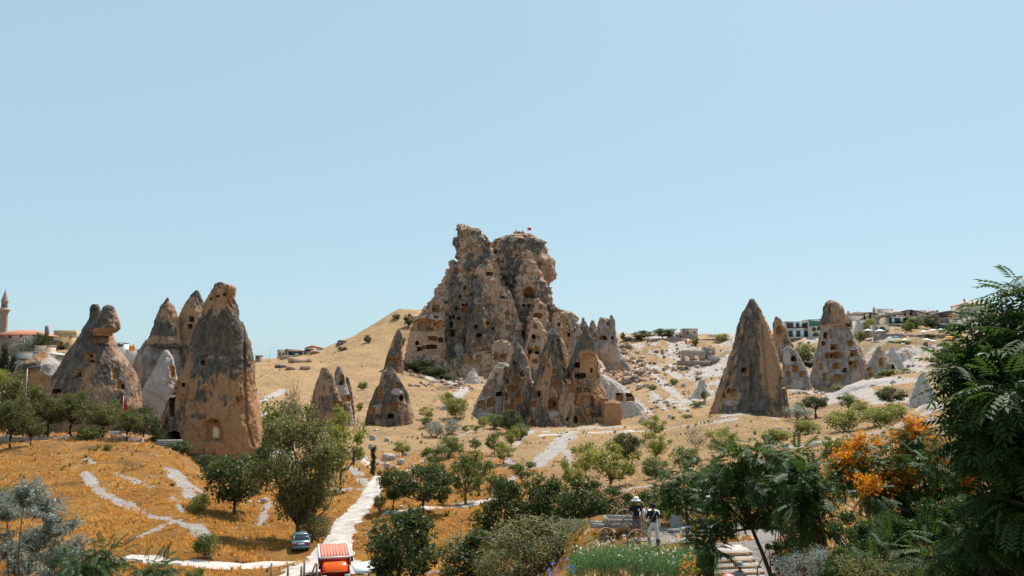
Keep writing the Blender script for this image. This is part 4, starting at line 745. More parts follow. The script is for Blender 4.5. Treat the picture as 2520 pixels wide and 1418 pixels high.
def proto(seed, n, lobes, size, ctr=.62, rz=.38, rx=.45, trunk=.3, tr=.03, lobe=.16, stems=1, lean=0, twig=0, asp=.5, shape='ell', mat='green', bark=None, fill=.25, hole=0):
    """unit-height plant: returns list of (part name, mesh)"""
    r = np.random.default_rng(seed); sk = Skel(); lc = []
    for k in range(lobes):
        d = rdir(1, r)[0]; rad = r.uniform(.45, .95)
        if shape == 'col': c = np.array((d[0] * rx * .4, d[1] * rx * .4, .08 + .9 * (k + .5) / lobes))
        elif shape == 'cone': zz = (k + .5) / lobes; c = np.array((d[0] * rx * (1 - zz) * .8, d[1] * rx * (1 - zz) * .8, .12 + .85 * zz))
        elif shape == 'flat': c = np.array((d[0] * rx * rad, d[1] * rx * rad, ctr + abs(d[2]) * rz * rad))
        else: c = np.array((d[0] * rx * rad, d[1] * rx * rad, ctr + d[2] * rz * rad))
        lc.append(c)
    lc = np.array(lc); lc[:, 0] += lean * lc[:, 2]
    st = []
    for s_ in range(stems):
        a = np.array((0, 0, 0.)) if stems == 1 else np.array((r.normal() * .05, r.normal() * .05, 0)); b_ = np.array((lean * trunk + (0 if stems == 1 else r.normal() * .14), 0 if stems == 1 else r.normal() * .14, trunk * (1 if stems == 1 else r.uniform(.7, 1.2))))
        sk.limb(curve(a, b_, r, .08), tr * (1.15 if stems == 1 else .6), tr * (.75 if stems == 1 else .4), 7); st.append(b_)
    if shape in ('col', 'cone'): sk.limb([st[0], (lean * .95, 0, .96)], tr * .7, tr * .1)
    for c in lc:
        o = st[np.argmin([np.linalg.norm(c - b_) for b_ in st])] if shape not in ('col', 'cone') else np.array((0, 0, max(.05, c[2] - .12)))
        pts = curve(o, c, r, .13, 5); sk.limb(pts, tr * .42, tr * .07, 5)
        for _ in range(2 + twig): e = c + r.normal(size=3) * lobe * .8; sk.limb(curve(pts[3], e, r, .1, 3), tr * .14, tr * .03, 4)
    parts = [('trunk', meshdata('trunk', sk.mb.V, sk.mb.P, bark or BARK, True))]
    if n:
        w = r.uniform(.6, 1.4, lobes); w /= w.sum(); k = r.choice(lobes, n, p=w); d = rdir(n, r); rad = r.random(n) ** (.55)
        sc_ = np.array((1, 1, .75)) * lobe * r.uniform(.7, 1.3, lobes)[k][:, None]
        if shape == 'col': sc_ = sc_ * np.array((.6, .6, 1.6))
        C = lc[k] + d * rad[:, None] * sc_
        f = r.random(n) < fill; C[f] = np.array((lean * ctr, 0, ctr)) + rdir(f.sum(), r) * (r.random(f.sum()) ** .4)[:, None] * np.array((rx, rx, rz)) * (.9 if shape == 'ell' else .5)
        if shape == 'col': C[f] = np.stack([r.normal(size=f.sum()) * rx * .3, r.normal(size=f.sum()) * rx * .3, r.uniform(.1, .97, f.sum())], 1)
        C = C[C[:, 2] > .02]; n = len(C)
        V, Q = leaves(C, d[:n] * 0 + (C - np.array((0, 0, ctr))), size, r, asp)
        parts.append(('crown', meshdata('crown', V, Q, LM[mat], False, {'rnd': np.repeat(r.random(n), 4)})))
    return parts
PROTO = dict(
    orchard=[proto(100 + k, 2600, 17, .06, ctr=.58, rx=.5, rz=.4, trunk=.24, lobe=.15, mat='green', fill=.14) for k in range(3)],
    lime=[proto(110 + k, 2600, 17, .058, ctr=.57, rx=.5, rz=.42, trunk=.22, lobe=.15, mat='lime', fill=.14) for k in range(3)],
    dark=[proto(120 + k, 4200, 22, .056, ctr=.57, rx=.5, rz=.42, trunk=.22, lobe=.16, mat='dark', fill=.2) for k in range(2)],
    bush=[proto(130 + k, 2400, 18, .07, ctr=.5, rz=.45, rx=.5, trunk=.18, stems=4, lobe=.18, mat='green', fill=.4) for k in range(2)],
    limebush=[proto(140 + k, 2400, 18, .07, ctr=.5, rz=.45, rx=.5, trunk=.18, stems=4, lobe=.18, mat='lime', fill=.4) for k in range(2)],
    darkbush=[proto(150 + k, 4200, 22, .06, ctr=.5, rz=.47, rx=.5, trunk=.2, stems=4, lobe=.15, mat='dark', fill=.22) for k in range(3)],
    olivebush=[proto(155 + k, 5200, 26, .04, ctr=.5, rz=.47, rx=.5, trunk=.2, stems=6, lobe=.17, mat='olive', fill=.45, twig=3, bark=TWIG) for k in range(2)],
    silver=[proto(160 + k, 2600, 16, .075, ctr=.5, rz=.45, rx=.5, trunk=.15, stems=5, lobe=.2, mat='sage', asp=.3, fill=.4) for k in range(2)],
    airy=[proto(170 + k, 4200, 32, .045, ctr=.6, rz=.36, rx=.52, trunk=.3, lobe=.14, twig=3, mat='airy', fill=.12, bark=BARKD) for k in range(3)],
    poplar=[proto(180, 1800, 14, .05, shape='col', rx=.13, lobe=.09, trunk=.15, tr=.015, mat='dark')],
    tall=[proto(191, 17000, 44, .027, ctr=.55, rz=.43, rx=.36, trunk=.12, tr=.022, lobe=.115, mat='olive', fill=.07)],
    bare=[proto(200 + k, 120, 30, .05, ctr=.55, rz=.4, rx=.5, trunk=.2, tr=.018, stems=4, lobe=.2, twig=7, mat='brush', bark=TWIG) for k in range(2)],
    pine=[proto(210, 3500, 26, .07, shape='cone', rx=.33, lobe=.1, trunk=.15, tr=.022, mat='pine', asp=.25)],
    lean=[proto(220, 2200, 16, .065, ctr=.66, rz=.28, rx=.46, trunk=.38, tr=.045, lobe=.16, lean=.0, mat='dark', fill=.3)])
PK = {}
def plant(kind, px, py, h, w, label, D=None, group=None, cat=None, name=None, dmin=30, dmax=600, tilt=0):
    p = gat(px, D) if D else hit(px, py, dmin, dmax)
    if p is None: print('no ground', label); return None
    k = p[1] / F; i = PK.get(kind, 0); PK[kind] = i + 1; pr = PROTO[kind][i % len(PROTO[kind])]
    tree = kind in ('orchard', 'lime', 'dark', 'airy', 'poplar', 'tall', 'pine', 'lean')
    if D and py: h = (np.array(at(px, py - h, p[1]))[2] - p[2]) / k      # crown top stays at its row
    o = empty(name or ('tree' if tree else 'bush'), p - np.array((0, 0, .1)), random.uniform(0, 6.28), label=label, cat=cat or ('tree' if tree else 'bush'), group=group)
    base_w = {'poplar': .24, 'tall': .78, 'pine': .75, 'airy': .82, 'bare': .95}.get(kind, .84)
    h *= 1.16 if kind not in ('tall', 'poplar') and not D else 1
    o.scale = (w * k / base_w, w * k / base_w, h * k); o.rotation_euler[1] = tilt
    for nme, me in pr: link(nme, me, o)
    return o
OG = 'orchard trees on the valley floor'; HG = 'bushes on the golden slope'; TG = 'trees along the left terrace'; RG = 'trees on the right hand slope'; FG = 'dark shrubs at the garden edge'
for a in [
    # left terrace row
    ('airy', 30, 1088, 175, 130, 'airy olive green tree at the far left end of the terrace', 141, TG), ('airy', 40, 1098, 130, 80, 'twin trunked terrace tree in front of the lamp post', 128, TG), ('airy', 86, 1090, 72, 52, 'slim small tree before the seated people', 131, TG),
    ('airy', 128, 1082, 118, 76, 'round green terrace tree right of the lamp post', 143, TG), ('airy', 185, 1082, 128, 84, 'tall olive terrace tree below the mushroom rock', 146, TG), ('bare', 250, 1082, 150, 110, 'leafless grey twiggy tree on the terrace', 150, TG), ('airy', 262, 1082, 108, 92, 'spreading tree beside the white sign', 143, TG),
    ('airy', 320, 1088, 90, 74, 'young tree right of the flagpole', 138, TG), ('dark', 362, 1090, 104, 66, 'dense dark tree at the right end of the terrace', 148, TG), ('bush', 232, 1086, 42, 62, 'leafy shrub spilling over the terrace wall', 139, TG), ('bush', 110, 1084, 30, 40, 'low shrub behind the seated people', 145, TG),
    ('darkbush', 395, 1095, 50, 40, 'dark shrub in the shade at the tallest chimney', 152, TG), ('limebush', 8, 1000, 110, 60, 'yellow green tree top behind the far left terrace', 170, TG), ('pine', 8, 905, 60, 56, 'dark conifer below the red roofed house', 230, None), ('pine', 30, 915, 40, 50, 'smaller dark conifer beside the conifer under the house', 228, None),
    ('silver', 62, 860, 40, 44, 'silvery green tree before the red roofed house', 300, None), ('darkbush', 96, 850, 34, 30, 'dark round tree at the house corner', 302, None), ('darkbush', 112, 848, 22, 22, 'small dark tree between house and hotel', 306, None), ('darkbush', 148, 862, 14, 16, 'dark shrub under the hotel sign', 318, None),
    # around the tall tree
    ('dark', 578, 1268, 138, 140, 'dark spreading tree casting shade left of the tall tree', None, None), ('limebush', 490, 1266, 50, 42, 'small bright shrub left of the spreading dark tree', None, None), ('tall', 731, 1335, 345, 225, 'tall wind swept tree above the parked car', None, None), ('lime', 838, 1205, 175, 92, 'pale leafy tree behind the tall tree', None, None),
    ('dark', 655, 1210, 110, 80, 'dark tree between the spreading tree and the tall tree', None, None), ('olivebush', 775, 1332, 62, 72, 'olive shrub right of the tall tree trunk', None, None), ('bush', 690, 1010, 40, 90, 'green shrubs at the foot of the golden hill', 185, None), ('bare', 720, 1040, 130, 60, 'bare pole like saplings rising behind the tall tree', 180, None), ('bush', 660, 1080, 60, 44, 'shrub at the right foot of the tallest chimney', 170, None),
    ('darkbush', 510, 1175, 60, 80, 'dark scrub in the shadow of the tallest chimney', 146, None), ('darkbush', 455, 1140, 60, 60, 'dark scrub below the stone block wall', 138, None), ('poplar', 918, 1172, 72, 20, 'slim columnar poplar beside the road', None, None), ('poplar', 870, 1146, 46, 13, 'shorter columnar poplar next to the tall tree', None, None), ('bush', 934, 1171, 14, 12, 'tiny shrub right of the columnar poplar', None, None), ('orchard', 933, 1268, 46, 32, 'young sapling at the road edge', None, None),
    ('bush', 510, 1375, 58, 62, 'straggly grey green shrub by the crossing path', None, None), ('limebush', 266, 1108, 16, 20, 'little bright weed on the left hillside', None, None), ('bush', 500, 1425, 34, 46, 'leafy weed at the bottom edge below the path', 57, None),
    # orchard
    ('dark', 968, 1252, 92, 66, 'dark orchard tree beside the road bend', None, OG), ('dark', 1042, 1262, 110, 122, 'dense broad dark orchard tree in the middle', None, OG), ('orchard', 1146, 1242, 114, 84, 'round green orchard tree with a short dark trunk', None, OG), ('orchard', 1180, 1205, 76, 66, 'green orchard tree behind the round one', None, OG), ('orchard', 1218, 1234, 62, 44, 'small open orchard tree on the path', None, OG), ('orchard', 1090, 1196, 50, 36, 'small dark trunked tree behind the broad one', None, OG),
    ('orchard', 1070, 1160, 62, 62, 'green orchard tree above the broad dark tree', None, OG), ('bush', 1102, 1126, 50, 52, 'bushy tree higher in the orchard', None, OG), ('lime', 990, 1124, 36, 40, 'pale little tree above the white boulders', None, OG), ('orchard', 1170, 1112, 30, 32, 'tiny round orchard tree on open grass', None, OG), ('lime', 1131, 1120, 25, 24, 'spindly pale sapling on open grass', None, OG), ('orchard', 1217, 1122, 52, 44, 'grey limbed orchard tree near the cluster', None, OG), ('lime', 1240, 1142, 46, 44, 'pale orchard tree on the bank', None, OG), ('orchard', 1284, 1192, 54, 58, 'crooked spreading tree on the white bank', None, OG), ('lime', 1258, 1105, 50, 40, 'light green tree below the cave cluster', None, OG), ('orchard', 1062, 1205, 62, 40, 'upright tree behind the dense broad tree', None, OG),
    # slope below castle / cluster
    ('lime', 1052, 1032, 28, 36, 'pale little tree above the silver bushes', None, HG), ('bush', 1050, 1052, 26, 26, 'dark green bush left of the silver bushes', None, HG), ('limebush', 1100, 1004, 38, 32, 'bright bush left of the pale cave dome', None, HG), ('limebush', 1124, 1030, 50, 54, 'larger bright bush at the pale dome', None, HG), ('silver', 1070, 1078, 38, 46, 'rounded silver bush on the slope', None, HG), ('silver', 1112, 1068, 34, 36, 'silver bush beside its rounder twin', None, HG),
    ('orchard', 1146, 1066, 18, 20, 'first tiny tree of the row below the dome', None, HG), ('orchard', 1170, 1066, 20, 22, 'second tiny tree of the row below the dome', None, HG), ('limebush', 1190, 1052, 26, 26, 'light bush against the pale dome foot', None, HG), ('bush', 1216, 1056, 34, 46, 'dark bush against the pale dome', None, HG), ('darkbush', 1258, 1068, 50, 52, 'largest dark bush at the foot of the caves', None, HG), ('bush', 1280, 1084, 40, 42, 'bush right of the largest dark one', None, HG), ('bush', 1012, 1035, 14, 16, 'small bush at the broad dark cone', None, HG), ('limebush', 885, 1010, 18, 18, 'little bush right of the slim pale cone', None, HG), ('bush', 892, 960, 20, 22, 'lone bush on the golden hill', None, HG), ('bush', 815, 1012, 16, 18, 'tiny shrub behind the pointed cone', None, HG),
    ('bush', 973, 788, 17, 20, 'small tree standing on the hill skyline', 462, None), ('darkbush', 1004, 806, 36, 22, 'dark shrub at the castle left edge', 452, None), ('darkbush', 1020, 790, 14, 12, 'small skyline shrub touching the castle', 460, None), ('darkbush', 903, 832, 8, 18, 'low dark shrub on the hill shoulder', 430, None), ('darkbush', 990, 842, 14, 14, 'shrub between finger rock and castle', 430, None),
    ('darkbush', 1084, 942, 18, 60, 'dark scrub patch below the castle ledge', 390, None), ('darkbush', 1030, 912, 26, 64, 'dark scrub in the shadow left of the castle', 396, None), ('darkbush', 1062, 925, 26, 60, 'dark scrub below the white castle boulder', 388, None), ('darkbush', 1098, 955, 20, 44, 'dark scrub patch above the bright bushes', 372, None),
    # middle right
    ('lime', 1611, 1078, 48, 54, 'light green tree on the ridge right of the cluster', None, RG), ('lime', 1614, 1140, 72, 64, 'light tree on a thin trunk below the ridge', None, RG), ('dark', 1545, 1148, 76, 70, 'dark tree left of the thin trunked light one', None, RG), ('lime', 1440, 1176, 78, 62, 'pale tree below the white bank', None, RG), ('lime', 1503, 1206, 104, 116, 'broad pale olive tree in the middle right', None, RG), ('lime', 1412, 1214, 78, 60, 'light tree left of the broad pale one', None, RG), ('bush', 1684, 1162, 58, 68, 'green bush on the bank below the bare one', None, RG), ('bush', 1610, 1180, 54, 60, 'green bush under the thin trunked tree', None, RG),
    ('bare', 1712, 1108, 60, 66, 'leafless purple grey bush on the right slope', None, RG), ('lime', 1772, 1124, 64, 76, 'round light tree right of the leafless bush', None, RG), ('limebush', 1908, 1092, 36, 70, 'low wide bush below the brown cone', None, RG), ('lime', 1826, 1146, 46, 46, 'sparse pale tree above the white patch', None, RG), ('limebush', 1986, 1068, 34, 62, 'pale bush below the silver white one', None, RG), ('silver', 1968, 1036, 36, 64, 'silver white bush at the foot of the brown cone', None, RG), ('lean', 2008, 1028, 50, 56, 'dark leaning tree beside the silver white bush', None, RG),
    ('bush', 1968, 1012, 20, 30, 'shrub behind the silver white bush', None, RG), ('dark', 2194, 1000, 46, 60, 'dark round tree on the white slope', None, RG), ('orchard', 2088, 1014, 40, 46, 'green tree left of the white slope tree', None, RG), ('limebush', 2078, 1064, 56, 78, 'bright full bush below the white slope', None, RG), ('limebush', 2160, 1048, 46, 84, 'wide yellow green bush under the white slope', None, RG), ('limebush', 2205, 1036, 44, 46, 'bright bush right of the wide yellow one', None, RG), ('limebush', 2115, 1020, 30, 40, 'small bright bush between the two larger', None, RG),
    ('bush', 2076, 964, 20, 56, 'low bush at the foot of the tall grey cone', 262, RG), ('bush', 2192, 930, 24, 56, 'low bush at the foot of the twin cone', 262, RG), ('darkbush', 1968, 985, 22, 40, 'dark scrub behind the brown cone', 270, RG), ('bush', 1980, 880, 40, 54, 'green tree between the small cone and the hotel', 335, RG), ('darkbush', 1998, 900, 24, 50, 'dark bush left of the tall grey cone', 330, RG), ('bush', 2228, 918, 14, 22, 'small bush on the white slope edge', 262, RG),
    ('bush', 1659, 948, 16, 20, 'dark bush on the eroded slope', None, RG), ('bush', 1734, 990, 26, 16, 'upright small tree left of the brown cone', None, RG), ('bush', 1716, 1002, 14, 22, 'low bush left of the brown cone', None, RG), ('bush', 1690, 1030, 10, 34, 'flat green bush on the ridge crest', None, RG), ('bush', 1605, 960, 12, 22, 'low green bush on the cluster slope', None, RG), ('bush', 1658, 1034, 9, 11, 'tiny bush beside the lone white stone', None, RG),
    ('darkbush', 1582, 842, 32, 46, 'round dark tree on the skyline by the long wall', 440, None), ('dark', 1632, 840, 34, 56, 'spreading skyline tree left of the pale houses', 445, None), ('limebush', 1780, 842, 24, 34, 'yellow green tree on the wall left of the brown cone', 420, None), ('bush', 1712, 842, 14, 18, 'small dark tree beside the balloon', 415, None), ('dark', 1534, 832, 18, 10, 'lone little skyline tree right of the window spire', 440, None), ('darkbush', 1545, 836, 8, 26, 'low skyline shrubs right of the window spire', 442, None),
    ('limebush', 2146, 812, 34, 26, 'yellow green tree between the hotels', 372, None), ('bush', 2262, 805, 28, 42, 'green tree beside the tall narrow house', 372, None), ('darkbush', 2300, 806, 34, 40, 'dark tree right of the tall narrow house', 372, None), ('bush', 2240, 815, 24, 30, 'leafy tree in front of the tall narrow house', 365, None), ('bush', 2230, 858, 22, 40, 'garden bush under the teal parasol', 335, None), ('darkbush', 2292, 838, 18, 28, 'dark garden shrub between the white parasols', 345, None), ('darkbush', 2200, 850, 12, 30, 'dark shrub left of the white parasol', 338, None), ('darkbush', 2340, 880, 44, 44, 'dark hedge below the lower parasols', 300, None), ('bush', 2260, 870, 14, 40, 'terrace garden bush above the white slope', 325, None), ('darkbush', 2320, 905, 40, 60, 'dark tree below the terrace wall', 275, None),
    # garden edge
    ('bush', 2056, 1150, 84, 76, 'leafy bush left of the orange flowering tree', 60, FG),
    ('darkbush', 1235, 1330, 160, 110, 'dark shrub at the left end of the thicket', 58, FG), ('darkbush', 1300, 1335, 175, 120, 'dark tall shrub in the thicket', 57, FG), ('darkbush', 1362, 1330, 185, 120, 'tallest dark shrub of the thicket', 56, FG), ('darkbush', 1430, 1320, 150, 120, 'dark shrub in the thicket behind the cart', 54, FG), ('darkbush', 1500, 1310, 125, 100, 'dark shrub directly behind the cart', 52, FG), ('olivebush', 1310, 1440, 185, 200, 'big olive brown thicket left of the flower bed', 40, FG), ('olivebush', 1420, 1380, 105, 110, 'olive shrub between thicket and cart wheel', 42, FG),
    ('darkbush', 1000, 1470, 245, 170, 'large dark green bush behind the white parasol', 47, FG), ('darkbush', 1160, 1470, 170, 150, 'dark green bush right of the large one', 43, FG), ('darkbush', 1020, 1300, 60, 70, 'dark crown rising behind the large bush', 62, FG), ('olivebush', 1240, 1460, 120, 120, 'grey green bush at the bottom edge', 38, FG), ('limebush', 960, 1420, 50, 60, 'yellowish low bush under the white parasol', 52, FG),
    ('darkbush', 1585, 1300, 110, 100, 'dark bush behind the gap between the two standing people', 58, FG), ('dark', 1780, 1280, 150, 130, 'dark round tree crown behind the farm wagon', 60, FG), ('darkbush', 1860, 1270, 130, 120, 'dark bush behind the leaning pinnate tree', 58, FG), ('darkbush', 1950, 1260, 120, 120, 'dark bush behind the forked pinnate tree', 52, FG), ('bush', 2122, 832, 20, 26, 'bush at the foot of the small stone house on the ridge', 360, None),
    ('bush', 1650, 1290, 90, 80, 'green shrub behind the people', 46, FG), ('darkbush', 1640, 1280, 110, 90, 'dark shrub behind the tree stump', 50, FG), ('limebush', 1655, 1285, 48, 60, 'bright low shrub left of the tree stump', 42, FG), ('darkbush', 1720, 1280, 120, 100, 'dark shrub behind the orange wheeled wagon', 48, FG), ('bush', 1590, 1300, 50, 50, 'small green shrub between the two standing people', 43, FG),
]: plant(*a[:7], group=a[7] if len(a) > 7 else None)

# ---- compound leaves for the near trees
def pinnate(n=7, L=.45, ll=.13, lw=.042, droop=.25):
    V = []; Q = []
    def lf(base, d, nrm):
        d = d / np.linalg.norm(d); s = np.cross(d, nrm); s /= np.linalg.norm(s); k = len(V)
        V.extend([base, base + d * ll * .45 + s * lw / 2 + nrm * .006, base + d * ll - nrm * .02, base + d * ll * .45 - s * lw / 2 + nrm * .006]); Q.append([k, k + 1, k + 2, k + 3])
    for i in range(n):
        t = (i + 1) / (n + .3); p = np.array((L * t, 0, -droop * L * t * t)); sc = .75 + .4 * math.sin(math.pi * t)
        for sg in (-1, 1): lf(p, np.array((.45, sg * .9, -.35)) * sc, np.array((0, -sg * .25, 1.)))
    lf(np.array((L, 0, -droop * L)), np.array((1, 0, -.5)), np.array((.3, 0, 1.)))
    k = len(V); V.extend([np.array((0, .004, 0)), np.array((0, -.004, 0)), np.array((L, -.002, -droop * L)), np.array((L, .002, -droop * L))]); Q.append([k, k + 1, k + 2, k + 3])
    return np.array(V), np.array(Q)
def scatter(tmpl, pos, dirs, scl, r):
    V0, Q0 = tmpl; n = len(pos); d = dirs / np.linalg.norm(dirs, axis=1)[:, None]; up = np.tile(np.array((0, 0, 1.)), (n, 1)) + r.normal(size=(n, 3)) * .25
    y = np.cross(up, d); y /= np.linalg.norm(y, axis=1)[:, None] + 1e-9; z = np.cross(d, y)
    M = np.stack([d, y, z], -1) * np.asarray(scl).reshape(-1, 1, 1); V = np.einsum('nij,kj->nki', M, V0) + pos[:, None]
    Q = Q0[None] + (np.arange(n) * len(V0))[:, None, None]; rn = np.repeat(r.random(n), len(V0)) * .6 + r.random(n * len(V0) // 4 if len(V0) % 4 == 0 else 1).repeat(4)[:n * len(V0)] * .4 if len(V0) % 4 == 0 else np.repeat(r.random(n), len(V0))
    return V.reshape(-1, 3), Q.reshape(-1, 4), rn
def compound_tree(name, label, base, top, lobes, nleaf, lob_r, tmpl, mat, seed, tr=.09, flowers=0, scl=1., cat='tree', bark=None, group=None):
    """base: trunk foot; lobes: list of (x,y,z) crown clump centres in world; leaves hang around each"""
    r = np.random.default_rng(seed); sk = Skel(); base = np.array(base); o = empty(name, base, label=label, cat=cat, group=group)
    tp = np.array(top) - base; trunk = curve((0, 0, -.3), tp, r, .06, 6); sk.limb(trunk, tr, tr * .55, 8)
    P = []; Dv = []; FP = []
    for c in lobes:
        c = np.array(c) - base; a = np.array(trunk[-1]) if c[2] > tp[2] * .8 else np.array(trunk[-2]); br = curve(a, c, r, .12, 6); sk.limb(br, tr * .4, tr * .1, 6)
        n = int(nleaf * r.uniform(.8, 1.2)); d = rdir(n, r); d[:, 2] = d[:, 2] * .75 + .1; rad = r.random(n) ** .5
        q = c + d * (rad * lob_r)[:, None]; P.append(q); dd = d + np.array((0, 0, -.25)) + r.normal(size=d.shape) * .35; Dv.append(dd)
        for _ in range(7): e = c + rdir(1, r)[0] * lob_r * .8; sk.limb(curve(br[4], e, r, .1, 3), tr * .09, tr * .03, 4)
        if flowers and r.random() < .62 and c[2] > tp[2] * .75:
            m = int(flowers * r.uniform(.4, 1.3)); f = rdir(m, r); f[:, 2] = np.abs(f[:, 2]) * .9 + .25; f[:, 1] -= .3; FP.append(c + f / np.linalg.norm(f, axis=1)[:, None] * lob_r * r.uniform(.85, 1.08, m)[:, None])
    link('trunk', meshdata('trunk', sk.mb.V, sk.mb.P, bark or BARKD, True), o)
    P = np.concatenate(P); Dv = np.concatenate(Dv); V, Q, rn = scatter(tmpl, P, Dv, scl * r.uniform(.75, 1.2, len(P)), r)
    link('crown', meshdata('crown', V, Q, LM[mat], False, {'rnd': rn}), o)
    if flowers:
        C = np.concatenate(FP); C = np.repeat(C, 46, 0) + r.normal(size=(len(C) * 46, 3)) * np.array((.07, .07, .08)); V, Q = leaves(C, C * 0, .06, r, .8)
        link('blossom', meshdata('blossom', V, Q, LM['bloom'], False, {'rnd': np.repeat(r.random(len(C)), 4)}), o)
    return o
def lobes_px(pts, Dj, r): return [at(x, y, D_ + r.normal() * Dj) for x, y, D_ in pts]
r_ = np.random.default_rng(11)
PIN = pinnate(6, .36, .135, .06, .3); PINL = pinnate(6, .4, .145, .052, .4); PINS = pinnate(7, .36, .1, .042, .25)
def ring(cx, cy, rx, ry, n, D, Dj, seed, top=None):
    r = np.random.default_rng(seed); out = []
    while len(out) < n:
        a = r.uniform(-1, 1, 2)
        if a @ a < 1: out.append(at(cx + a[0] * rx, cy + a[1] * ry, D + r.uniform(-1, 1) * Dj))
    return out
g_ = gat(2640, 10.5)
compound_tree('leafy_tree', 'big glossy leafy tree filling the right edge', g_, at(2640, 1150, 10.5), ring(2630, 890, 170, 170, 22, 10.5, 1.3, 1) + ring(2560, 1060, 150, 120, 20, 10.2, 1.2, 2) + ring(2560, 1270, 120, 150, 15, 9.8, 1., 3) + [at(2505, 770, 10.5), at(2470, 795, 10.6), at(2525, 735, 10.4), at(2450, 835, 10.4), at(2425, 895, 10.3), at(2405, 960, 10.2), at(2415, 1010, 10), at(2405, 1085, 9.8), at(2470, 850, 10.8), at(2390, 925, 10.3), at(2440, 1000, 10.3), at(2450, 930, 10.2)], 50, .38, PINL, 'near', 31, .16, scl=.82)
g_ = gat(2220, 17)
compound_tree('flowering_tree', 'dark tree covered in bright orange blossom clusters', g_, at(2225, 1290, 17), [at(x + 40, y + 24, 17 + r_.normal() * .6) for x, y in ((2205, 1050), (2175, 1075), (2235, 1085), (2060, 1120), (2085, 1095), (2035, 1150), (2110, 1140), (2150, 1130), (2200, 1130), (2250, 1120), (2300, 1085), (2335, 1100), (2350, 1130), (2290, 1140), (2180, 1180), (2240, 1180), (2310, 1175), (2340, 1190), (2140, 1190), (2160, 1240), (2220, 1240), (2280, 1240), (2130, 1280), (2190, 1290), (2100, 1200), (2330, 1250))], 50, .36, PINS, 'near', 32, .09, flowers=15, scl=.85)
g_ = gat(1928, 22)
compound_tree('sumac_tree', 'leaning pinnate leaved tree beside the log steps', g_, at(1850, 1300, 22.5), [at(x, y, 22.3 + r_.normal() * .8) for x, y in ((1770, 1180), (1810, 1140), (1860, 1120), (1900, 1130), (1935, 1160), (1780, 1230), (1830, 1200), (1880, 1190), (1920, 1220), (1760, 1290), (1800, 1270), (1850, 1250), (1890, 1260), (1745, 1345))], 48, .44, PIN, 'near', 33, .09)
g_ = gat(2030, 19)
compound_tree('sumac_tree', 'forked pinnate leaved tree left of the orange blossom', g_, at(1990, 1260, 19), [at(x, y, 19 + r_.normal() * .6) for x, y in ((1960, 1130), (1990, 1150), (2030, 1180), (1960, 1180), (2000, 1210), (1965, 1230), (1980, 1260), (2010, 1290))], 46, .42, PIN, 'near', 34, .06)
g_ = gat(1690, 40)
compound_tree('sumac_tree', 'dark spreading tree behind the tree stump', g_, at(1690, 1240, 40), [at(x, y, 40 + r_.normal() * .8) for x, y in ((1640, 1190), (1670, 1170), (1710, 1165), (1740, 1180), (1640, 1220), (1680, 1210), (1720, 1215), (1745, 1230), (1660, 1240))], 42, .7, PIN, 'near', 35, .1, scl=1.15)
def shrub(label, px, py, D, w, h, mat, seed, n=9000, size=.05, asp=.5, group='undergrowth at the bottom right'):
    g = gat(px, D); top = at(px, py - h / 2, D); r = np.random.default_rng(seed); o = empty('leafy_shrub', g, label=label, cat='shrub', group=group); sk = Skel(); k = D / F; C = []
    for i in range(26):
        c = at(px + r.uniform(-.5, .5) * w, py + r.uniform(-.45, .45) * h, D + r.uniform(-.5, .5) * w * k * .7) - g; sk.limb(curve((r.normal() * .1, r.normal() * .1, 0), c, r, .1, 5), .03, .008, 5); m = n // 26; d = rdir(m, r); C.append(c + d * (r.random(m) ** .5)[:, None] * np.array((.14 * w, .14 * w, .12 * w)) * k * r.uniform(.7, 1.3))
    C = np.concatenate(C); V, Q = leaves(C, C * 0, size, r, asp); link('stems', meshdata('stems', sk.mb.V, sk.mb.P, BARKD, True), o); link('foliage', meshdata('foliage', V, Q, LM[mat], False, {'rnd': np.repeat(r.random(len(C)), 4)}), o)
shrub('grey green undergrowth right of the log steps', 1990, 1400, 15, 170, 120, 'silver', 61, 7000, .04, .3); shrub('dark undergrowth left of the corner sprays', 2110, 1350, 14, 190, 180, 'near', 62, 12000); shrub('dark leafy undergrowth below the flowering tree', 2240, 1360, 13, 200, 190, 'near', 63, 14000); shrub('dark leafy shrub under the big right tree', 2370, 1330, 12, 200, 200, 'near', 64, 12000)
shrub('dark shrub in the bottom right corner', 2470, 1390, 10.5, 200, 180, 'dark', 65, 9000, .06); shrub('olive undergrowth at the bottom edge right of centre', 2200, 1430, 11, 240, 90, 'olive', 66, 9000, .045, .35); shrub('dark shrub at the right of the log steps', 1915, 1385, 17, 60, 110, 'near', 67, 5000); shrub('dark shade shrub behind the steps', 1960, 1310, 21, 120, 150, 'near', 68, 9000); shrub('dark twining vine beside the log steps', 1735, 1385, 27, 44, 130, 'dark', 69, 4500, .07)
for k_, (x_, y_, D_, n_, rr, lb) in enumerate([(2300, 1400, 10.5, 4, 60, 'pinnate sprays over the bottom edge'), (2420, 1300, 10, 5, 70, 'drooping pinnate sprays below the big right tree'), (2180, 1400, 11.5, 3, 50, 'few pinnate sprays in the dark undergrowth')]):
    compound_tree('leafy_shrub', lb, gat(x_, D_), at(x_, y_ + 60, D_), ring(x_, y_, rr, rr * .7, n_, D_, .5, 50 + k_), 22, .3, PINS, 'near', 60 + k_, .04, scl=.8, cat='shrub')
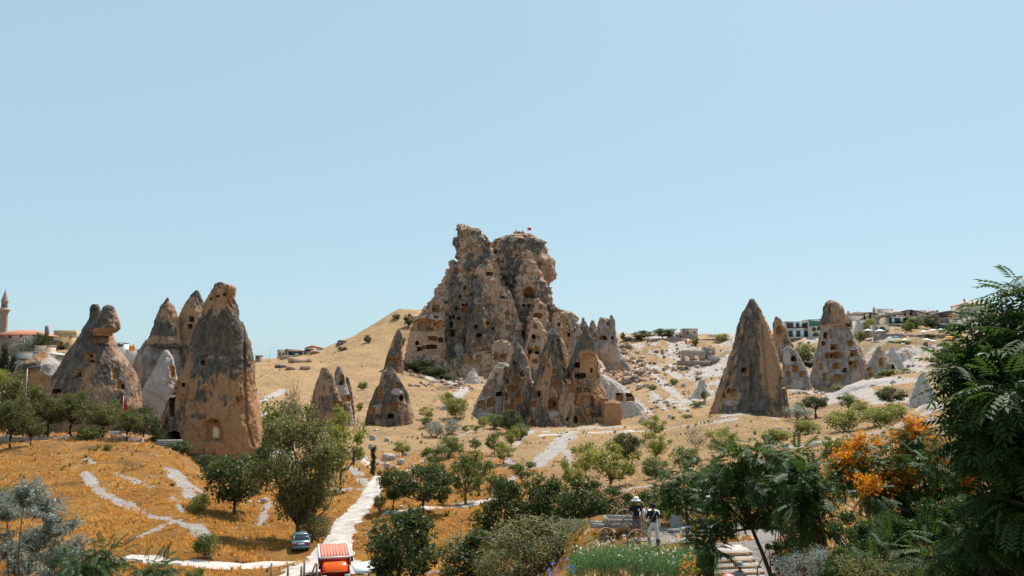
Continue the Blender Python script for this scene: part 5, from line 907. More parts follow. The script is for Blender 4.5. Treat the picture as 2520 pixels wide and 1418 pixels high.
# bottom left: silver oleaster and dark sprouts
def willow(name, label, base, lobes, n, lr, size, asp, mat, seed, tr=.08, cat='tree'):
    r = np.random.default_rng(seed); sk = Skel(); base = np.array(base); o = empty(name, base, label=label, cat=cat); C = []; ou = []
    top = np.mean([np.array(c) for c in lobes], 0) - base; top[2] *= .55; tk_ = curve((0, 0, -.3), top, r, .08, 6); sk.limb(tk_, tr, tr * .6, 8)
    for c in lobes:
        c = np.array(c) - base; br = curve(tk_[-1], c, r, .12, 6); sk.limb(br, tr * .4, tr * .1, 6)
        for _ in range(26):
            d = rdir(1, r)[0]; d[2] = abs(d[2]) * .9 + .1; e = c + d * lr * r.uniform(.6, 1.15); pts = np.array(curve(c, e, r, .12, 5)); sk.limb(pts, tr * .06, tr * .02, 4)
            m = n // 26; t = r.random(m) * 4; i = np.minimum(t.astype(int), 3); q = pts[i] + (pts[i + 1] - pts[i]) * (t - i)[:, None] + r.normal(size=(m, 3)) * size * .35; C.append(q); ou.append(np.tile(d, (m, 1)))
    C = np.concatenate(C); ou = np.concatenate(ou); V, Q = leaves(C, ou, size, r, asp, -.5, .2)
    link('trunk', meshdata('trunk', sk.mb.V, sk.mb.P, BARK, True), o); link('crown', meshdata('crown', V, Q, LM[mat], False, {'rnd': np.repeat(r.random(len(C)), 4)}), o); return o
willow('oleaster_tree', 'silvery grey oleaster in the bottom left corner', gat(60, 20), [at(x, y, 20 + r_.normal() * .9) for x, y in ((20, 1275), (60, 1240), (105, 1265), (140, 1310), (30, 1370), (80, 1350), (130, 1390), (170, 1380), (10, 1270), (60, 1410), (190, 1420), (110, 1440), (-30, 1330), (-40, 1400))], 2400, .6, .12, .22, 'silver', 41)
for k_, (x_, y_, D_, n_, rr, lb) in enumerate([(245, 1385, 17, 6, 46, 'dark sprouting shrub right of the silver oleaster'), (375, 1420, 17, 4, 34, 'dark low sprouts at the bottom left of centre'), (-10, 1210, 21, 4, 26, 'dark leaves poking in at the left edge')]):
    compound_tree('leafy_shrub', lb, gat(x_, D_), at(x_, y_ + 50, D_), ring(x_, y_, rr, rr * .8, n_, D_, .5, 80 + k_), 34, .4, PINS, 'near', 90 + k_, .05, cat='shrub', scl=.75)
# ---- flower bed: feathery green plants
def herb_bed():
    r = np.random.default_rng(5); C = []; ou = []; tot = []
    for (x0, x1, D0, D1, n, hh) in ((1400, 1745, 28.2, 31.5, 900, .75),):
        for _ in range(n):
            D_ = r.uniform(D0, D1); p = gat(r.uniform(x0, x1), D_); h = hh * r.uniform(.7, 1.25); m = 34
            t = r.random(m); q = p + np.stack([r.normal(size=m) * .11, r.normal(size=m) * .11, t * h], 1); C.append(q); tot.append(p)
    C = np.concatenate(C); V, Q = leaves(C, C * 0, .11, r, .22, -1.2, .1)
    link('flower_bed', meshdata('flower_bed', V, Q, LM['fresh'], False, {'rnd': np.repeat(r.random(len(C)), 4)}), label='feathery bright green flower bed before the people', cat='flower bed', kind='stuff')
    for mt, n, lb in (('white', 110, 'white and pink flowers dotted over the green bed'), ('blue', 24, 'blue flowers at the left of the green bed'), ('bloom', 60, 'orange yellow flowers at the right of the green bed')):
        P = [];
        for _ in range(n):
            x = r.uniform(1400, 1745) if mt == 'white' else r.uniform(1320, 1410) if mt == 'blue' else r.uniform(1660, 1720)
            D_ = r.uniform(28.2, 33) if mt == 'white' else r.uniform(26, 28); p = gat(x, D_); p[2] += r.uniform(.5, .95); P.append(p)
        P = np.repeat(np.array(P), 5, 0) + r.normal(size=(n * 5, 3)) * .025; V, Q = leaves(P, P * 0, .06, r, .9, 0, .4)
        link('flowers', meshdata('flowers', V, Q, LM[mt], False, {'rnd': np.repeat(r.random(len(P)), 4)}), label=lb, cat='flowers', kind='stuff')
herb_bed()
# ---- dry grass tufts and scrub: uncountable ground cover
def tufts(name, label, n, ymin, ymax, hmin, hmax, mat, seed, dens=None, blades=6, wid=.05, big=1.):
    r = np.random.default_rng(seed); y = np.exp(r.uniform(np.log(ymin), np.log(ymax), n)); x = y * r.uniform(-.72, .72, n)
    ri = np.clip(np.interp(y, YR, np.arange(len(YR))), 0, len(YR) - 1).astype(int); ui = np.clip((x / (y + 60) + 1.08) / 2.16 * (NU - 1), 0, NU - 1).astype(int)
    ok = r.random(n) > BARE[ri, ui] * 1.3
    cl = fbm(np.stack([x * .25, y * .25, 0 * x], 1), 3); ok &= r.random(n) < np.clip(.55 + cl * 1.1, .05, 1)
    for q in ROADS: ok &= q(x, y)
    if dens is not None: ok &= dens(x, y, r)
    x = x[ok]; y = y[ok]; n = len(x); z = H(x, y); h = r.uniform(hmin, hmax, n) * (.55 + .45 * np.clip(y / 110, .4, 1.7)) * big
    P = np.stack([x, y, z - .04], 1); V = []
    for b_ in range(blades):
        t = r.uniform(0, 6.283, n); sp = r.uniform(.15, .7, n) * h; o = np.stack([np.cos(t), np.sin(t), 0 * t], 1); s = np.stack([-np.sin(t), np.cos(t), 0 * t], 1) * (wid * h / .4)[:, None]
        bs = P + o * (.12 * h)[:, None]; V.append(np.stack([bs - s, bs + s, bs + o * sp[:, None] + np.array((0, 0, 1.)) * (h * r.uniform(.7, 1.1, n))[:, None]], 1))
    V = np.stack(V, 1).reshape(-1, 3); return link(name, meshdata(name, V, np.arange(len(V)).reshape(-1, 3), LM[mat], False, {'rnd': np.repeat(np.clip(r.random(n) * .7 + .3 * cl[ok] + .15, 0, 1), 3 * blades)}), label=label, kind='stuff')
def seg_clear(pts, w):
    P = [hit(a, b_, 50, 240) for a, b_ in pts]; P = np.array([p for p in P if p is not None])
    def f(x, y):
        d = np.full(len(x), 1e9)
        for k in range(len(P) - 1):
            a = P[k, :2]; b_ = P[k + 1, :2]; ab = b_ - a; t = np.clip(((x - a[0]) * ab[0] + (y - a[1]) * ab[1]) / (ab @ ab), 0, 1)
            d = np.minimum(d, np.hypot(x - a[0] - t * ab[0], y - a[1] - t * ab[1]))
        return d > w
    return f
ROADS = [seg_clear([(795, 1398), (812, 1372), (830, 1335), (840, 1300), (862, 1275), (890, 1250), (912, 1220), (938, 1172)], 1.35), seg_clear([(300, 1372), (520, 1394), (640, 1391), (760, 1380)], 1.4), seg_clear([(760, 1415), (860, 1400)], 6), seg_clear([(1235, 1225), (1165, 1243), (1090, 1250), (940, 1262)], .8), seg_clear([(745, 1365), (760, 1375)], 3.5)]
tufts('dry_grass', 'golden dry grass tufts over the valley and hillside', 46000, 48, 170, .24, .62, 'straw', 1, dens=lambda x, y, r: x + fbm(np.stack([x * .1, y * .1, 0 * x], 1), 2) * 12 < 2 - .04 * (y - 60) + 6 * (y < 60))
tufts('dry_grass', 'paler dry grass over the orchard and right hand slope', 44000, 55, 240, .22, .52, 'strawp', 8, dens=lambda x, y, r: x + fbm(np.stack([x * .1, y * .1, 0 * x], 1), 2) * 12 >= 2 - .04 * (y - 60))
tufts('dry_grass', 'golden dry grass on the far hill', 14000, 220, 470, .35, .7, 'strawp', 2, blades=4)
tufts('dry_scrub', 'brown dry scrub scattered over the slopes', 9000, 50, 450, .3, .6, 'brush', 3, blades=9, wid=.06, dens=lambda x, y, r: fbm(np.stack([x * .08 + 7, y * .08, 0 * x], 1), 3) > .1)
tufts('dry_grass', 'tall dry weeds at the garden edge', 4500, 27, 50, .25, .55, 'strawp', 4, big=.95, dens=lambda x, y, r: (x > -2))
tufts('green_weeds', 'green weeds among the garden grass', 1600, 26, 46, .3, .6, 'olive', 5, blades=8, dens=lambda x, y, r: (x > 0))
tufts('green_scrub', 'low grey green scrub dotted over the slopes', 5000, 90, 430, .3, .75, 'airy', 6, blades=12, wid=.1, dens=lambda x, y, r: (fbm(np.stack([x * .1 + 3, y * .1, 0 * x], 1), 3) > .25))
# ------------------------------------------------------------------ buildings
STONE = plain('tan_stone', (.42, .33, .26), .9, .25, .8); STONEP = plain('pale_stone', (.55, .46, .4), .9, .15, .6); STONEB = plain('brown_stone', (.3, .21, .17), .9, .3, .9); OCHRE = plain('ochre_stone', (.5, .33, .16), .9, .2, .7)
TILE = plain('red_tile', (.42, .17, .1), .85, .25, 2); TILEP = plain('pink_tile', (.48, .32, .27), .85, .2, 2); DARKR = plain('dark_roof', (.08, .075, .07), .8, .2, 2); WHITEW = plain('white_wall', (.68, .66, .63), .85, .08, 1)
GLASS = glassm('dark_glass', (.02, .03, .035)); TEAL = glassm('teal_glass', (.03, .13, .14)); FRAME = plain('dark_frame', (.06, .05, .045), .7); CURT = plain('pale_curtain', (.6, .68, .7), .8, .1); CONC = plain('grey_concrete', (.36, .33, .31), .9, .15, .7)
WOOD = plain('weathered_wood', (.3, .22, .16), .85, .35, 6); WOODG = plain('grey_wood', (.36, .34, .31), .85, .25, 6); METAL = plain('grey_metal', (.4, .41, .42), .45, .1, 3, .6); WHITE = plain('white_fabric', (.8, .79, .77), .8, .05, 2)
def house(name, label, D, x0, x1, yt, yb, deep=8, roof='flat', rh=2., wins=(), wall=None, roofm=None, yaw=0, over=.5, cat='house', rise=0):
    """block whose front face spans the given pixels at D metres; wins = (px, py, w px, h px, kind)"""
    wall = wall or STONE; k = D / F; cx = (x0 + x1) / 2; w = (x1 - x0) * k; b0 = at(cx, yb, D); t0 = at(cx, yt, D); h = t0[2] - b0[2]; base = b0.copy()
    o = empty(name, base, yaw, label=label, cat=cat); dn = 5
    MB().box((0, deep / 2, (h - dn) / 2), (w, deep, h + dn)).build('wall', wall, o)
    rm = roofm or wall
    if roof == 'flat': MB().box((0, deep / 2, h + .15), (w + .3, deep + .3, .3)).build('roof', rm, o)
    elif roof == 'mono': MB().prism([(-w / 2 - over, h), (w / 2 + over, h - rh), (w / 2 + over, h - rh + .35), (-w / 2 - over, h + .35)], -over, deep + over).build('roof', rm, o); MB().prism([(-w / 2, h - rh - .1), (w / 2, h - rh - .1), (-w / 2, h)], .05, deep - .05).build('gable', wall, o)
    elif roof == 'gable': MB().prism([(-w / 2 - over, h - .1), (w / 2 + over, h - .1), (0, h + rh)], -over, deep + over).build('roof', rm, o)
    elif roof == 'hip':
        a, b_ = w / 2 + over, deep + over; MB().add([(-a, -over, h), (a, -over, h), (a, b_, h), (-a, b_, h), (-a * .35, deep / 2, h + rh), (a * .35, deep / 2, h + rh), (-a, -over, h - .3), (a, -over, h - .3), (a, b_, h - .3), (-a, b_, h - .3)], [[0, 1, 5, 4], [1, 2, 5], [2, 3, 4, 5], [3, 0, 4], [6, 7, 1, 0], [7, 8, 2, 1], [8, 9, 3, 2], [9, 6, 0, 3], [9, 8, 7, 6]]).build('roof', rm, o)
    for q in wins:
        px, py, ww, hh, kd = q; lx = (px - cx) * k; lz = (at(cx, py, D)[2] - base[2]); ww *= k; hh *= k
        if kd in ('w', 'b'):
            f = MB().box((lx, -.06, lz), (ww, .14, hh)).build('window', FRAME if kd == 'w' else WHITEW, o); MB().box((lx, -.1, lz), (ww * .8, .12, hh * .84)).build('pane', GLASS if kd == 'w' else TEAL, f)
        elif kd == 'a':
            n = 10; poly = [(lx - ww / 2, lz - hh / 2), (lx + ww / 2, lz - hh / 2)] + [(lx + ww / 2 * math.cos(t), lz + hh / 2 - ww / 2 + ww / 2 * math.sin(t)) for t in np.linspace(0, math.pi, n)]
            f = MB().prism([(lx + (a - lx) * 1.25, lz + (b_ - lz) * 1.12) for a, b_ in poly], -.12, .05).build('arch_window', STONEP, o); MB().prism(poly, -.16, .02).build('pane', GLASS, f)
        elif kd == 'g':      # glazed bay with mullions
            f = MB().box((lx, -.08, lz), (ww, .2, hh)).build('glazing', GLASS, o)
            for j in range(int(max(2, ww / 1.6)) + 1): MB().box((lx - ww / 2 + ww * j / int(max(2, ww / 1.6)), -.2, lz), (.14, .12, hh)).build('mullion', FRAME, f)
        elif kd == 't': MB().box((lx, -.08, lz), (ww, .2, hh)).build('glazing', TEAL, o)
        elif kd == 'c': MB().box((lx, -.25, lz), (ww, .08, hh)).build('curtain', CURT, o)
        elif kd == 'p': MB().box((lx, -1.2, lz), (ww, 2.6, hh)).build('balcony', wall, o)
        elif kd == 'd': MB().box((lx, -.06, lz), (ww, .16, hh)).build('door', WOOD, o)
        elif kd == 'k': MB().box((lx, deep * .4, h + rh * .5 + hh / 2), (ww, 1., hh + rh)).build('chimney', wall, o)
        elif kd == 's': MB().box((lx, -.2, lz), (ww, .1, hh)).build('sign_board', WHITEW, o)
        elif kd == 'o': MB().box((lx, -.3, lz), (ww, .1, hh)).build('banner', plain('orange_banner', (.75, .3, .03), .7), o)
    return o
# right hand ridge
house('hotel', 'dark glass fronted hotel of two storeys with pale curtains on the right ridge', 388, 1936, 1994, 793, 850, 10, 'flat', wins=[(1965, 801, 54, 13, 'g'), (1968, 822, 52, 16, 'g'), (1957, 800, 6, 12, 'c'), (1972, 799, 6, 12, 'c'), (1956, 822, 8, 16, 'c'), (1975, 821, 9, 17, 'c'), (1966, 832, 58, 4, 'p'), (1976, 842, 13, 12, 'a'), (1950, 842, 9, 10, 'w')], wall=STONEP, roofm=DARKR, cat='hotel')
house('hotel', 'cream hotel block with teal glass top and arched windows', 386, 1993, 2024, 788, 852, 9, 'flat', wins=[(2008, 796, 29, 13, 't'), (2005, 810, 9, 10, 'a'), (2017, 808, 9, 10, 'a'), (2009, 823, 15, 10, 'a'), (2008, 836, 30, 5, 'p')], wall=plain('cream_wall', (.6, .5, .38), .9, .1), roofm=DARKR, cat='hotel')
house('house', 'long pale stone house behind the tall grey cone', 400, 2078, 2150, 777, 830, 9, 'gable', 2.2, wins=[(2100, 790, 4, 5, 'w'), (2120, 788, 4, 5, 'w'), (2098, 772, 5, 3, 'k')], wall=STONEP, roofm=TILEP)
house('house', 'stone house with a sloping dark roof and chimney pots', 392, 2146, 2196, 770, 820, 9, 'mono', 2.6, wins=[(2155, 774, 3, 3, 'w'), (2168, 776, 3, 3, 'w'), (2160, 784, 6, 5, 'b'), (2162, 766, 4, 3, 'k'), (2170, 800, 38, 6, 'g')], wall=STONE, roofm=DARKR)
house('house', 'small pale house with a blue green window', 375, 2112, 2140, 789, 822, 6, 'flat', wins=[(2128, 797, 8, 8, 'b')], wall=STONEP)
house('hotel', 'low hotel with a dark glazed terrace and pale curtains', 380, 2187, 2246, 780, 832, 9, 'mono', -2.2, wins=[(2214, 789, 48, 13, 'g'), (2200, 789, 7, 11, 'c'), (2221, 787, 7, 11, 'c'), (2214, 800, 56, 4, 'p')], wall=STONE, roofm=DARKR, cat='hotel')
house('house', 'tall narrow stone house with a slanted overhanging roof', 384, 2248, 2284, 764, 830, 8, 'mono', 2.2, wins=[(2258, 775, 4, 4, 'w'), (2272, 780, 4, 4, 'w'), (2270, 790, 5, 5, 'w'), (2250, 795, 5, 8, 'w')], wall=STONEB, roofm=DARKR, over=.9)
house('house', 'stone annex with tall windows left of the narrow house', 378, 2240, 2262, 780, 830, 6, 'flat', wins=[(2245, 789, 4, 8, 'w'), (2253, 791, 4, 7, 'w')], wall=STONE)
house('house', 'house with an orange banner under its dark eaves', 380, 2312, 2372, 772, 822, 9, 'gable', 1.6, wins=[(2345, 777, 22, 4, 'o'), (2330, 777, 30, 7, 'g'), (2335, 790, 4, 8, 'w'), (2318, 793, 4, 5, 'w')], wall=STONEB, roofm=DARKR)
house('house', 'pink roofed house at the top of the right ridge', 395, 2372, 2450, 750, 822, 10, 'hip', 2.6, wins=[(2388, 762, 7, 7, 'b'), (2410, 760, 7, 7, 'b'), (2390, 745, 3, 4, 'k')], wall=STONE, roofm=TILEP)
house('house', 'small stone house behind the glazed terrace hotel', 402, 2196, 2222, 772, 820, 7, 'gable', 1.2, wins=[(2204, 779, 3, 4, 'w'), (2214, 779, 3, 4, 'w')], wall=STONEP, roofm=TILEP); house('house', 'low stone house between the narrow house and the orange banner', 390, 2286, 2312, 782, 820, 7, 'flat', wins=[(2293, 790, 4, 5, 'w'), (2303, 790, 4, 5, 'w')], wall=STONE); house('house', 'flat roofed stone house behind the cream hotel', 404, 2024, 2078, 786, 830, 8, 'flat', wins=[(2066, 793, 4, 4, 'w')], wall=STONE)
house('pergola', 'wooden pergola on the terrace below the orange banner house', 368, 2304, 2350, 797, 812, 4, 'flat', wins=[(2327, 804, 42, 10, 'g')], wall=WOOD, roofm=STONEP, cat='pergola'); house('house', 'half buried vaulted stone house under the glazed hotel', 366, 2152, 2190, 800, 832, 6, 'flat', wins=[(2172, 810, 15, 12, 'a'), (2158, 808, 4, 6, 'w')], wall=STONE)
for a in [('upper flat roofed house behind the sloping roof house', 412, 2164, 2200, 762, 810, 'flat', STONEP), ('small tile roofed house on the crest behind the narrow house', 415, 2222, 2250, 768, 810, 'gable', STONE), ('crest house with a tile roof right of the narrow house', 414, 2284, 2316, 770, 815, 'gable', STONEP), ('plain stone house on the crest left of the sloping roof house', 416, 2104, 2140, 770, 812, 'flat', STONE), ('low terrace house under the pink roofed one', 372, 2352, 2410, 785, 822, 'flat', STONEB)]:
    house('house', a[0], *a[1:6], 7, a[6], 1.4, wins=[(a[2] + (a[3] - a[2]) * t, a[4] + 9, 3.5, 5, 'w') for t in (.2, .5, .8)], wall=a[7], roofm=TILEP)
# middle skyline
house('house', 'pale stepped house with one window on the skyline', 446, 1648, 1675, 820, 850, 8, 'flat', wins=[(1666, 826, 5, 6, 'w')], wall=STONEP); house('house', 'pale upper block of the stepped skyline house', 448, 1646, 1662, 812, 848, 7, 'flat', wall=STONEP)
house('house', 'square stone tower house with two windows on the skyline', 440, 1682, 1718, 810, 850, 8, 'flat', wins=[(1693, 819, 4, 6, 'w'), (1710, 818, 4, 6, 'w'), (1709, 827, 2, 2, 'w')], wall=STONEB)
house('house', 'low flat roofed house right of the tower house', 446, 1748, 1802, 825, 850, 8, 'flat', wins=[(1760, 832, 4, 4, 'w'), (1785, 831, 4, 4, 'w')], wall=STONEP)
def wall_px(name, label, D, x0, x1, yt, yb, thick=.6, mat=None, cat='wall', yaw=0, D2=None):
    D2 = D2 or D; a = at(x0, yb, D); b_ = at(x1, yb, D2); h = at((x0 + x1) / 2, yt, (D + D2) / 2)[2] - (a[2] + b_[2]) / 2; n = max(4, int(np.hypot(*(b_ - a)[:2]) / 3)); o = MB(); V = []; r = np.random.default_rng(int(x0 * 7 + yt))
    for i in range(n + 1):
        p = a + (b_ - a) * i / n; z1 = p[2] + h * (1 + r.normal() * .03); V += [(p[0], p[1], p[2] - 3), (p[0], p[1], z1), (p[0], p[1] + thick, z1), (p[0], p[1] + thick, p[2] - 3)]
    P = [[4 * i + j, 4 * i + 4 + j, 4 * i + 4 + (j + 1) % 4, 4 * i + (j + 1) % 4] for i in range(n) for j in range(3)] + [[0, 1, 2, 3], [4 * n + 3, 4 * n + 2, 4 * n + 1, 4 * n]]
    return link(name, meshdata(name, V, P, mat or STONEB), label=label, cat=cat)
wall_px('stone_wall', 'long brown wall along the skyline below the tower house', 428, 1592, 1690, 833, 846); wall_px('stone_wall', 'long brown wall right of the balloon', 426, 1716, 1800, 834, 848)
for a in [('lower', 330, 2236, 2345, 858, 868, 'dark retaining wall under the lower parasol terrace'), ('mid', 352, 2150, 2240, 822, 832, 'retaining wall below the white and teal parasols'), ('mid', 350, 2240, 2350, 824, 836, 'retaining wall below the row of white parasols')]: wall_px('stone_wall', a[6], *a[1:6], mat=STONEB)
# ruin with arches on the eroded slope
def ruin():
    D = 372; k = D / F; b0 = at(1725, 905, D); o = empty('ruined_building', b0, 0, label='roofless stone ruin with two vaulted arches on the right slope', cat='ruin')
    def bl(name, x0, x1, yt, yb, y0, dp, m=STONE): MB().box(((x0 + x1) / 2 * k - 1725 * k, y0 + dp / 2, (at(1725, yt, D)[2] + at(1725, yb, D)[2]) / 2 - b0[2]), ((x1 - x0) * k, dp, (yb - yt) * k)).build(name, m, o)
    bl('wall', 1680, 1737, 862, 872, 0, 4); bl('wall', 1734, 1762, 854, 884, .5, 6, STONEB); bl('wall', 1664, 1745, 888, 900, -3, 1.2, STONEB); bl('wall', 1742, 1770, 874, 896, -1, 3, STONE); bl('pier', 1680, 1687, 872, 888, 0, 4); bl('pier', 1702, 1710, 872, 888, 0, 4); bl('pier', 1726, 1737, 872, 888, 0, 4)
    for x in (1694, 1718):
        n = 9; P = [((x - 1725) * k + 8 * k * math.cos(t), at(1725, 884, D)[2] - b0[2] + 11 * k * math.sin(t)) for t in np.linspace(0, math.pi, n)]; Q = [((x - 1725) * k + 10.5 * k * math.cos(t), at(1725, 884, D)[2] - b0[2] + 13.5 * k * math.sin(t)) for t in np.linspace(math.pi, 0, n)]
        mb = MB()
        for i in range(n - 1): mb.prism([P[i], Q[n - 1 - i], Q[n - 2 - i], P[i + 1]], -.2, 3.8)
        mb.build('arch', STONEP, o)
    bl('window', 1748, 1753, 864, 869, .35, .3, WHITEW)
ruin()
# left village
house('house', 'ochre house with broad red tiled eaves beside the minaret', 305, -10, 84, 824, 866, 12, 'hip', 2.2, wins=[(22, 828, 7, 8, 'w'), (50, 829, 7, 8, 'w'), (78, 836, 5, 8, 'w'), (94, 800, 8, 10, 'k')], wall=STONEB, roofm=TILE, over=1.6)
hh_ = house('hotel', 'small ochre hotel with dark rooftop lettering and a white sign', 320, 118, 174, 828, 862, 9, 'flat', wins=[(126, 842, 4, 6, 'w'), (138, 836, 18, 8, 's'), (150, 844, 4, 6, 'w'), (166, 846, 4, 9, 'd'), (146, 823, 55, 4, 'k')], wall=OCHRE, roofm=STONEP, cat='hotel')
tc_ = bpy.data.curves.new('roof_lettering', 'FONT'); tc_.body = 'ANATOLIA HOTEL'; tc_.size = 1.25; tc_.extrude = .04; tc_.align_x = 'CENTER'; tc_.materials.append(FRAME)
to_ = bpy.data.objects.new('roof_lettering', tc_); COL.objects.link(to_); bpy.context.view_layer.update()
tm_ = bpy.data.meshes.new_from_object(to_.evaluated_get(bpy.context.evaluated_depsgraph_get())); bpy.data.objects.remove(to_); to_ = link('roof_lettering', tm_, hh_)
to_.rotation_euler = (R(90), 0, 0); to_.location = (0, -.35, at(146, 830, 320)[2] - at(146, 862, 320)[2] - .25)
def minaret():
    D = 322; k = D / F; b0 = at(4, 850, D); o = empty('minaret', b0, label='slender brown stone minaret with a pointed cap at the left edge', cat='minaret'); h = lambda y: at(4, y, D)[2] - b0[2]
    MB().lathe([(1.75, -4), (1.7, 0), (1.5, h(780)), (1.5, h(772)), (2.2, h(764))], 14).build('shaft', STONEB, o); MB().lathe([(2.3, h(764)), (2.35, h(759)), (2.15, h(759)), (2.15, h(762)), (0, h(762))], 14).build('balcony', STONE, o)
    MB().lathe([(1.25, h(762)), (1.2, h(745)), (1.45, h(742))], 14).build('upper_shaft', STONEB, o); MB().lathe([(1.45, h(742)), (.1, h(714)), (0, h(713))], 14).build('cap', plain('lead_cap', (.28, .2, .17), .7), o); MB().tube([(0, 0, h(716)), (0, 0, h(706))], .07, 6).build('finial', METAL, o); MB().box((.6, -1.3, h(753)), (.6, .3, 1.6)).build('door', FRAME, o)
minaret()
house('house', 'grey concrete terrace block behind the orange stump', 235, 38, 84, 868, 905, 6, 'flat', wins=[(60, 884, 40, 2, 'g')], wall=CONC, cat='building'); house('shelter', 'white vaulted canvas shelter above the orange stump', 228, 84, 146, 874, 888, 6, 'gable', .8, wall=STONE, roofm=plain('dusty_canvas', (.5, .46, .44), .85), cat='shelter'); house('house', 'pale flat wall terrace left of the small hotel', 296, 84, 118, 852, 872, 5, 'flat', wall=STONE, cat='building')
house('pavilion', 'tiny rooftop pavilion right of the mushroom rock', 330, 288, 305, 845, 862, 4, 'flat', wins=[(296, 850, 12, 6, 'g')], wall=WHITEW, roofm=CONC, cat='pavilion')
house('house', 'stone house with an open dark porch on the left skyline', 440, 682, 706, 862, 890, 8, 'flat', wins=[(688, 871, 3, 6, 'w'), (696, 871, 3, 6, 'w')], wall=STONE); house('house', 'red roofed porch joined to the stone skyline house', 440, 704, 745, 860, 885, 8, 'mono', 1.2, wins=[(727, 869, 34, 9, 'g'), (730, 873, 10, 5, 'c')], wall=STONEP, roofm=TILE)
house('house', 'second red roofed house higher on the left skyline', 443, 750, 786, 856, 878, 8, 'gable', 1.4, wins=[(757, 862, 8, 5, 'g'), (766, 862, 8, 5, 'g')], wall=STONEP, roofm=TILE); house('house', 'small dark hut at the right shoulder of the tallest chimney', 430, 628, 640, 876, 890, 5, 'flat', wins=[(634, 880, 6, 5, 'w')], wall=STONEB, roofm=DARKR)
rock1('rock_outcrop', 'dark square rock outcrop on the left skyline', 445, [(838, 832, 850), (843, 829, 858), (852, 828, 868), (864, 820, 880)], 'castle', amp=2, blk=3, BL=10, sq=.5, depth=.6, seed=99, group=None)
# terrace wall, sign, flag and lamp on the left
wall_px('terrace_wall', 'low stone wall along the left terrace edge', 139, -60, 180, 1076, 1082, .5, STONEB); wall_px('terrace_wall', 'low stone wall below the white sign', 138.5, 180, 350, 1077, 1089, .5, STONEB)
def block_wall():
    D = 141; k = D / F; b0 = at(382, 1120, D); o = empty('stone_block_wall', b0, R(6), label='squared grey block wall at the foot of the tallest chimney', cat='wall'); r = np.random.default_rng(4); w = 58 * k; h = 36 * k
    MB().box((w / 2, .35, h / 2 - .6), (w, .5, h + 1.2)).build('backing', plain('mortar', (.2, .18, .16), .9), o); meshes = [meshdata('stone', MB().box((0, 0, 0), (.52, .2, .3), taper=t).V, MB().box((0, 0, 0), (1, 1, 1)).P, plain('block_stone', (.4, .36, .33), .9, .25)) for t in (1, .94, .9)]
    for i in range(8):
        for j in range(8):
            s = link('stone', meshes[(i * 3 + j * 5) % 3], o); s.location = (.28 + j * .55 + .2 * (i % 2), .02 + r.normal() * .015, .1 + i * .34); s.rotation_euler = (0, r.normal() * .03, 0); s.scale = (1, 1, r.uniform(.9, 1.05))
block_wall()
def board():
    b0 = at(284, 1078, 139); o = empty('sign', b0, label='white information board on posts at the terrace edge', cat='sign'); k = 139 / F
    for x in (-.9, .9): MB().box((x, 0, .3), (.07, .07, 1.4)).build('post', METAL, o)
    bd = MB().box((0, -.06, .85), (28 * k, .05, 9 * k)).build('panel', WHITEW, o); MB().lathe([(0, 0), (.13, 0)], 12).build('emblem', FRAME, bd); bd.children[0].rotation_euler = (R(90), 0, 0); bd.children[0].location = (.8, -.095, .85)
    for i, (a, w) in enumerate(((1.0, .5), (.9, .9), (.8, .7), (.72, .5))): MB().box((-.05, -.09, a - .02), (w, .01, .035)).build('print', CONC, bd)
board()
RED = plain('flag_red', (.6, .02, .025), .8, .1)
def flag(label, base, H_, fw, fh, droop, crescent=True, ph=0):
    o = empty('flagpole', base, label=label, cat='flag'); MB().tube([(0, 0, -1), (0, 0, H_)], .05, 8).build('pole', WHITEW, o); n, m = 10, 6; V = []
    for i in range(n + 1):
        for j in range(m + 1):
            s = i / n; V.append((s * fw * (1 - .55 * droop), .12 * math.sin(s * 7 + ph) * (1 + droop), H_ - .1 - j / m * fh - s * droop * fh * 1.0))
    f = link('flag_cloth', meshdata('flag_cloth', V, [[i * (m + 1) + j, (i + 1) * (m + 1) + j, (i + 1) * (m + 1) + j + 1, i * (m + 1) + j + 1] for i in range(n) for j in range(m)], RED, True), o)
    if crescent:
        cx, cz, r0 = fw * .38, H_ - .1 - fh * .5, fh * .25
        a = [(cx + r0 * math.cos(t), cz + r0 * math.sin(t)) for t in np.linspace(.5, 2 * math.pi - .5, 16)]; b_ = [(cx + r0 * .28 + r0 * .8 * math.cos(t), cz + r0 * .8 * math.sin(t)) for t in np.linspace(2 * math.pi - .75, .75, 16)]
        MB().prism(a + b_, -.16, .16).build('crescent', WHITEW, f); s0 = (cx + r0 * 1.25, cz); MB().prism([(s0[0] + r0 * .45 * (1 if q % 2 == 0 else .4) * math.cos(math.pi * q / 5 + math.pi), s0[1] + r0 * .45 * (1 if q % 2 == 0 else .4) * math.sin(math.pi * q / 5 + math.pi)) for q in range(10)], -.16, .16).build('star', WHITEW, f)
flag('drooping red flag on a tall pole at the terrace', at(299, 1080, 139), 7.6, 1.6, 2.6, .8, False); flag('red flag with white crescent and star on the castle summit', at(1298, 580, 446), 5., 2.4, 1.7, .15); flag('tiny red flag on a mast on the right ridge', at(2305, 785, 385), 4.5, 1.2, .8, .1, False)
def lamp(label, px, py, D, h, arm):
    o = empty('street_lamp', at(px, py, D), label=label, cat='street lamp'); MB().tube([(0, 0, -.5), (0, 0, h * .5), (0, 0, h)], [.1, .08, .055], 8).build('pole', METAL, o)
    if arm: MB().tube([(0, 0, h), (arm * .3, 0, h + .25), (arm, 0, h + .45)], .045, 6).build('arm', METAL, o); MB().box((arm * 1.1, 0, h + .45), (.7 * np.sign(arm), .22, .12), ry=-.15).build('lamp_head', WHITEW, o)
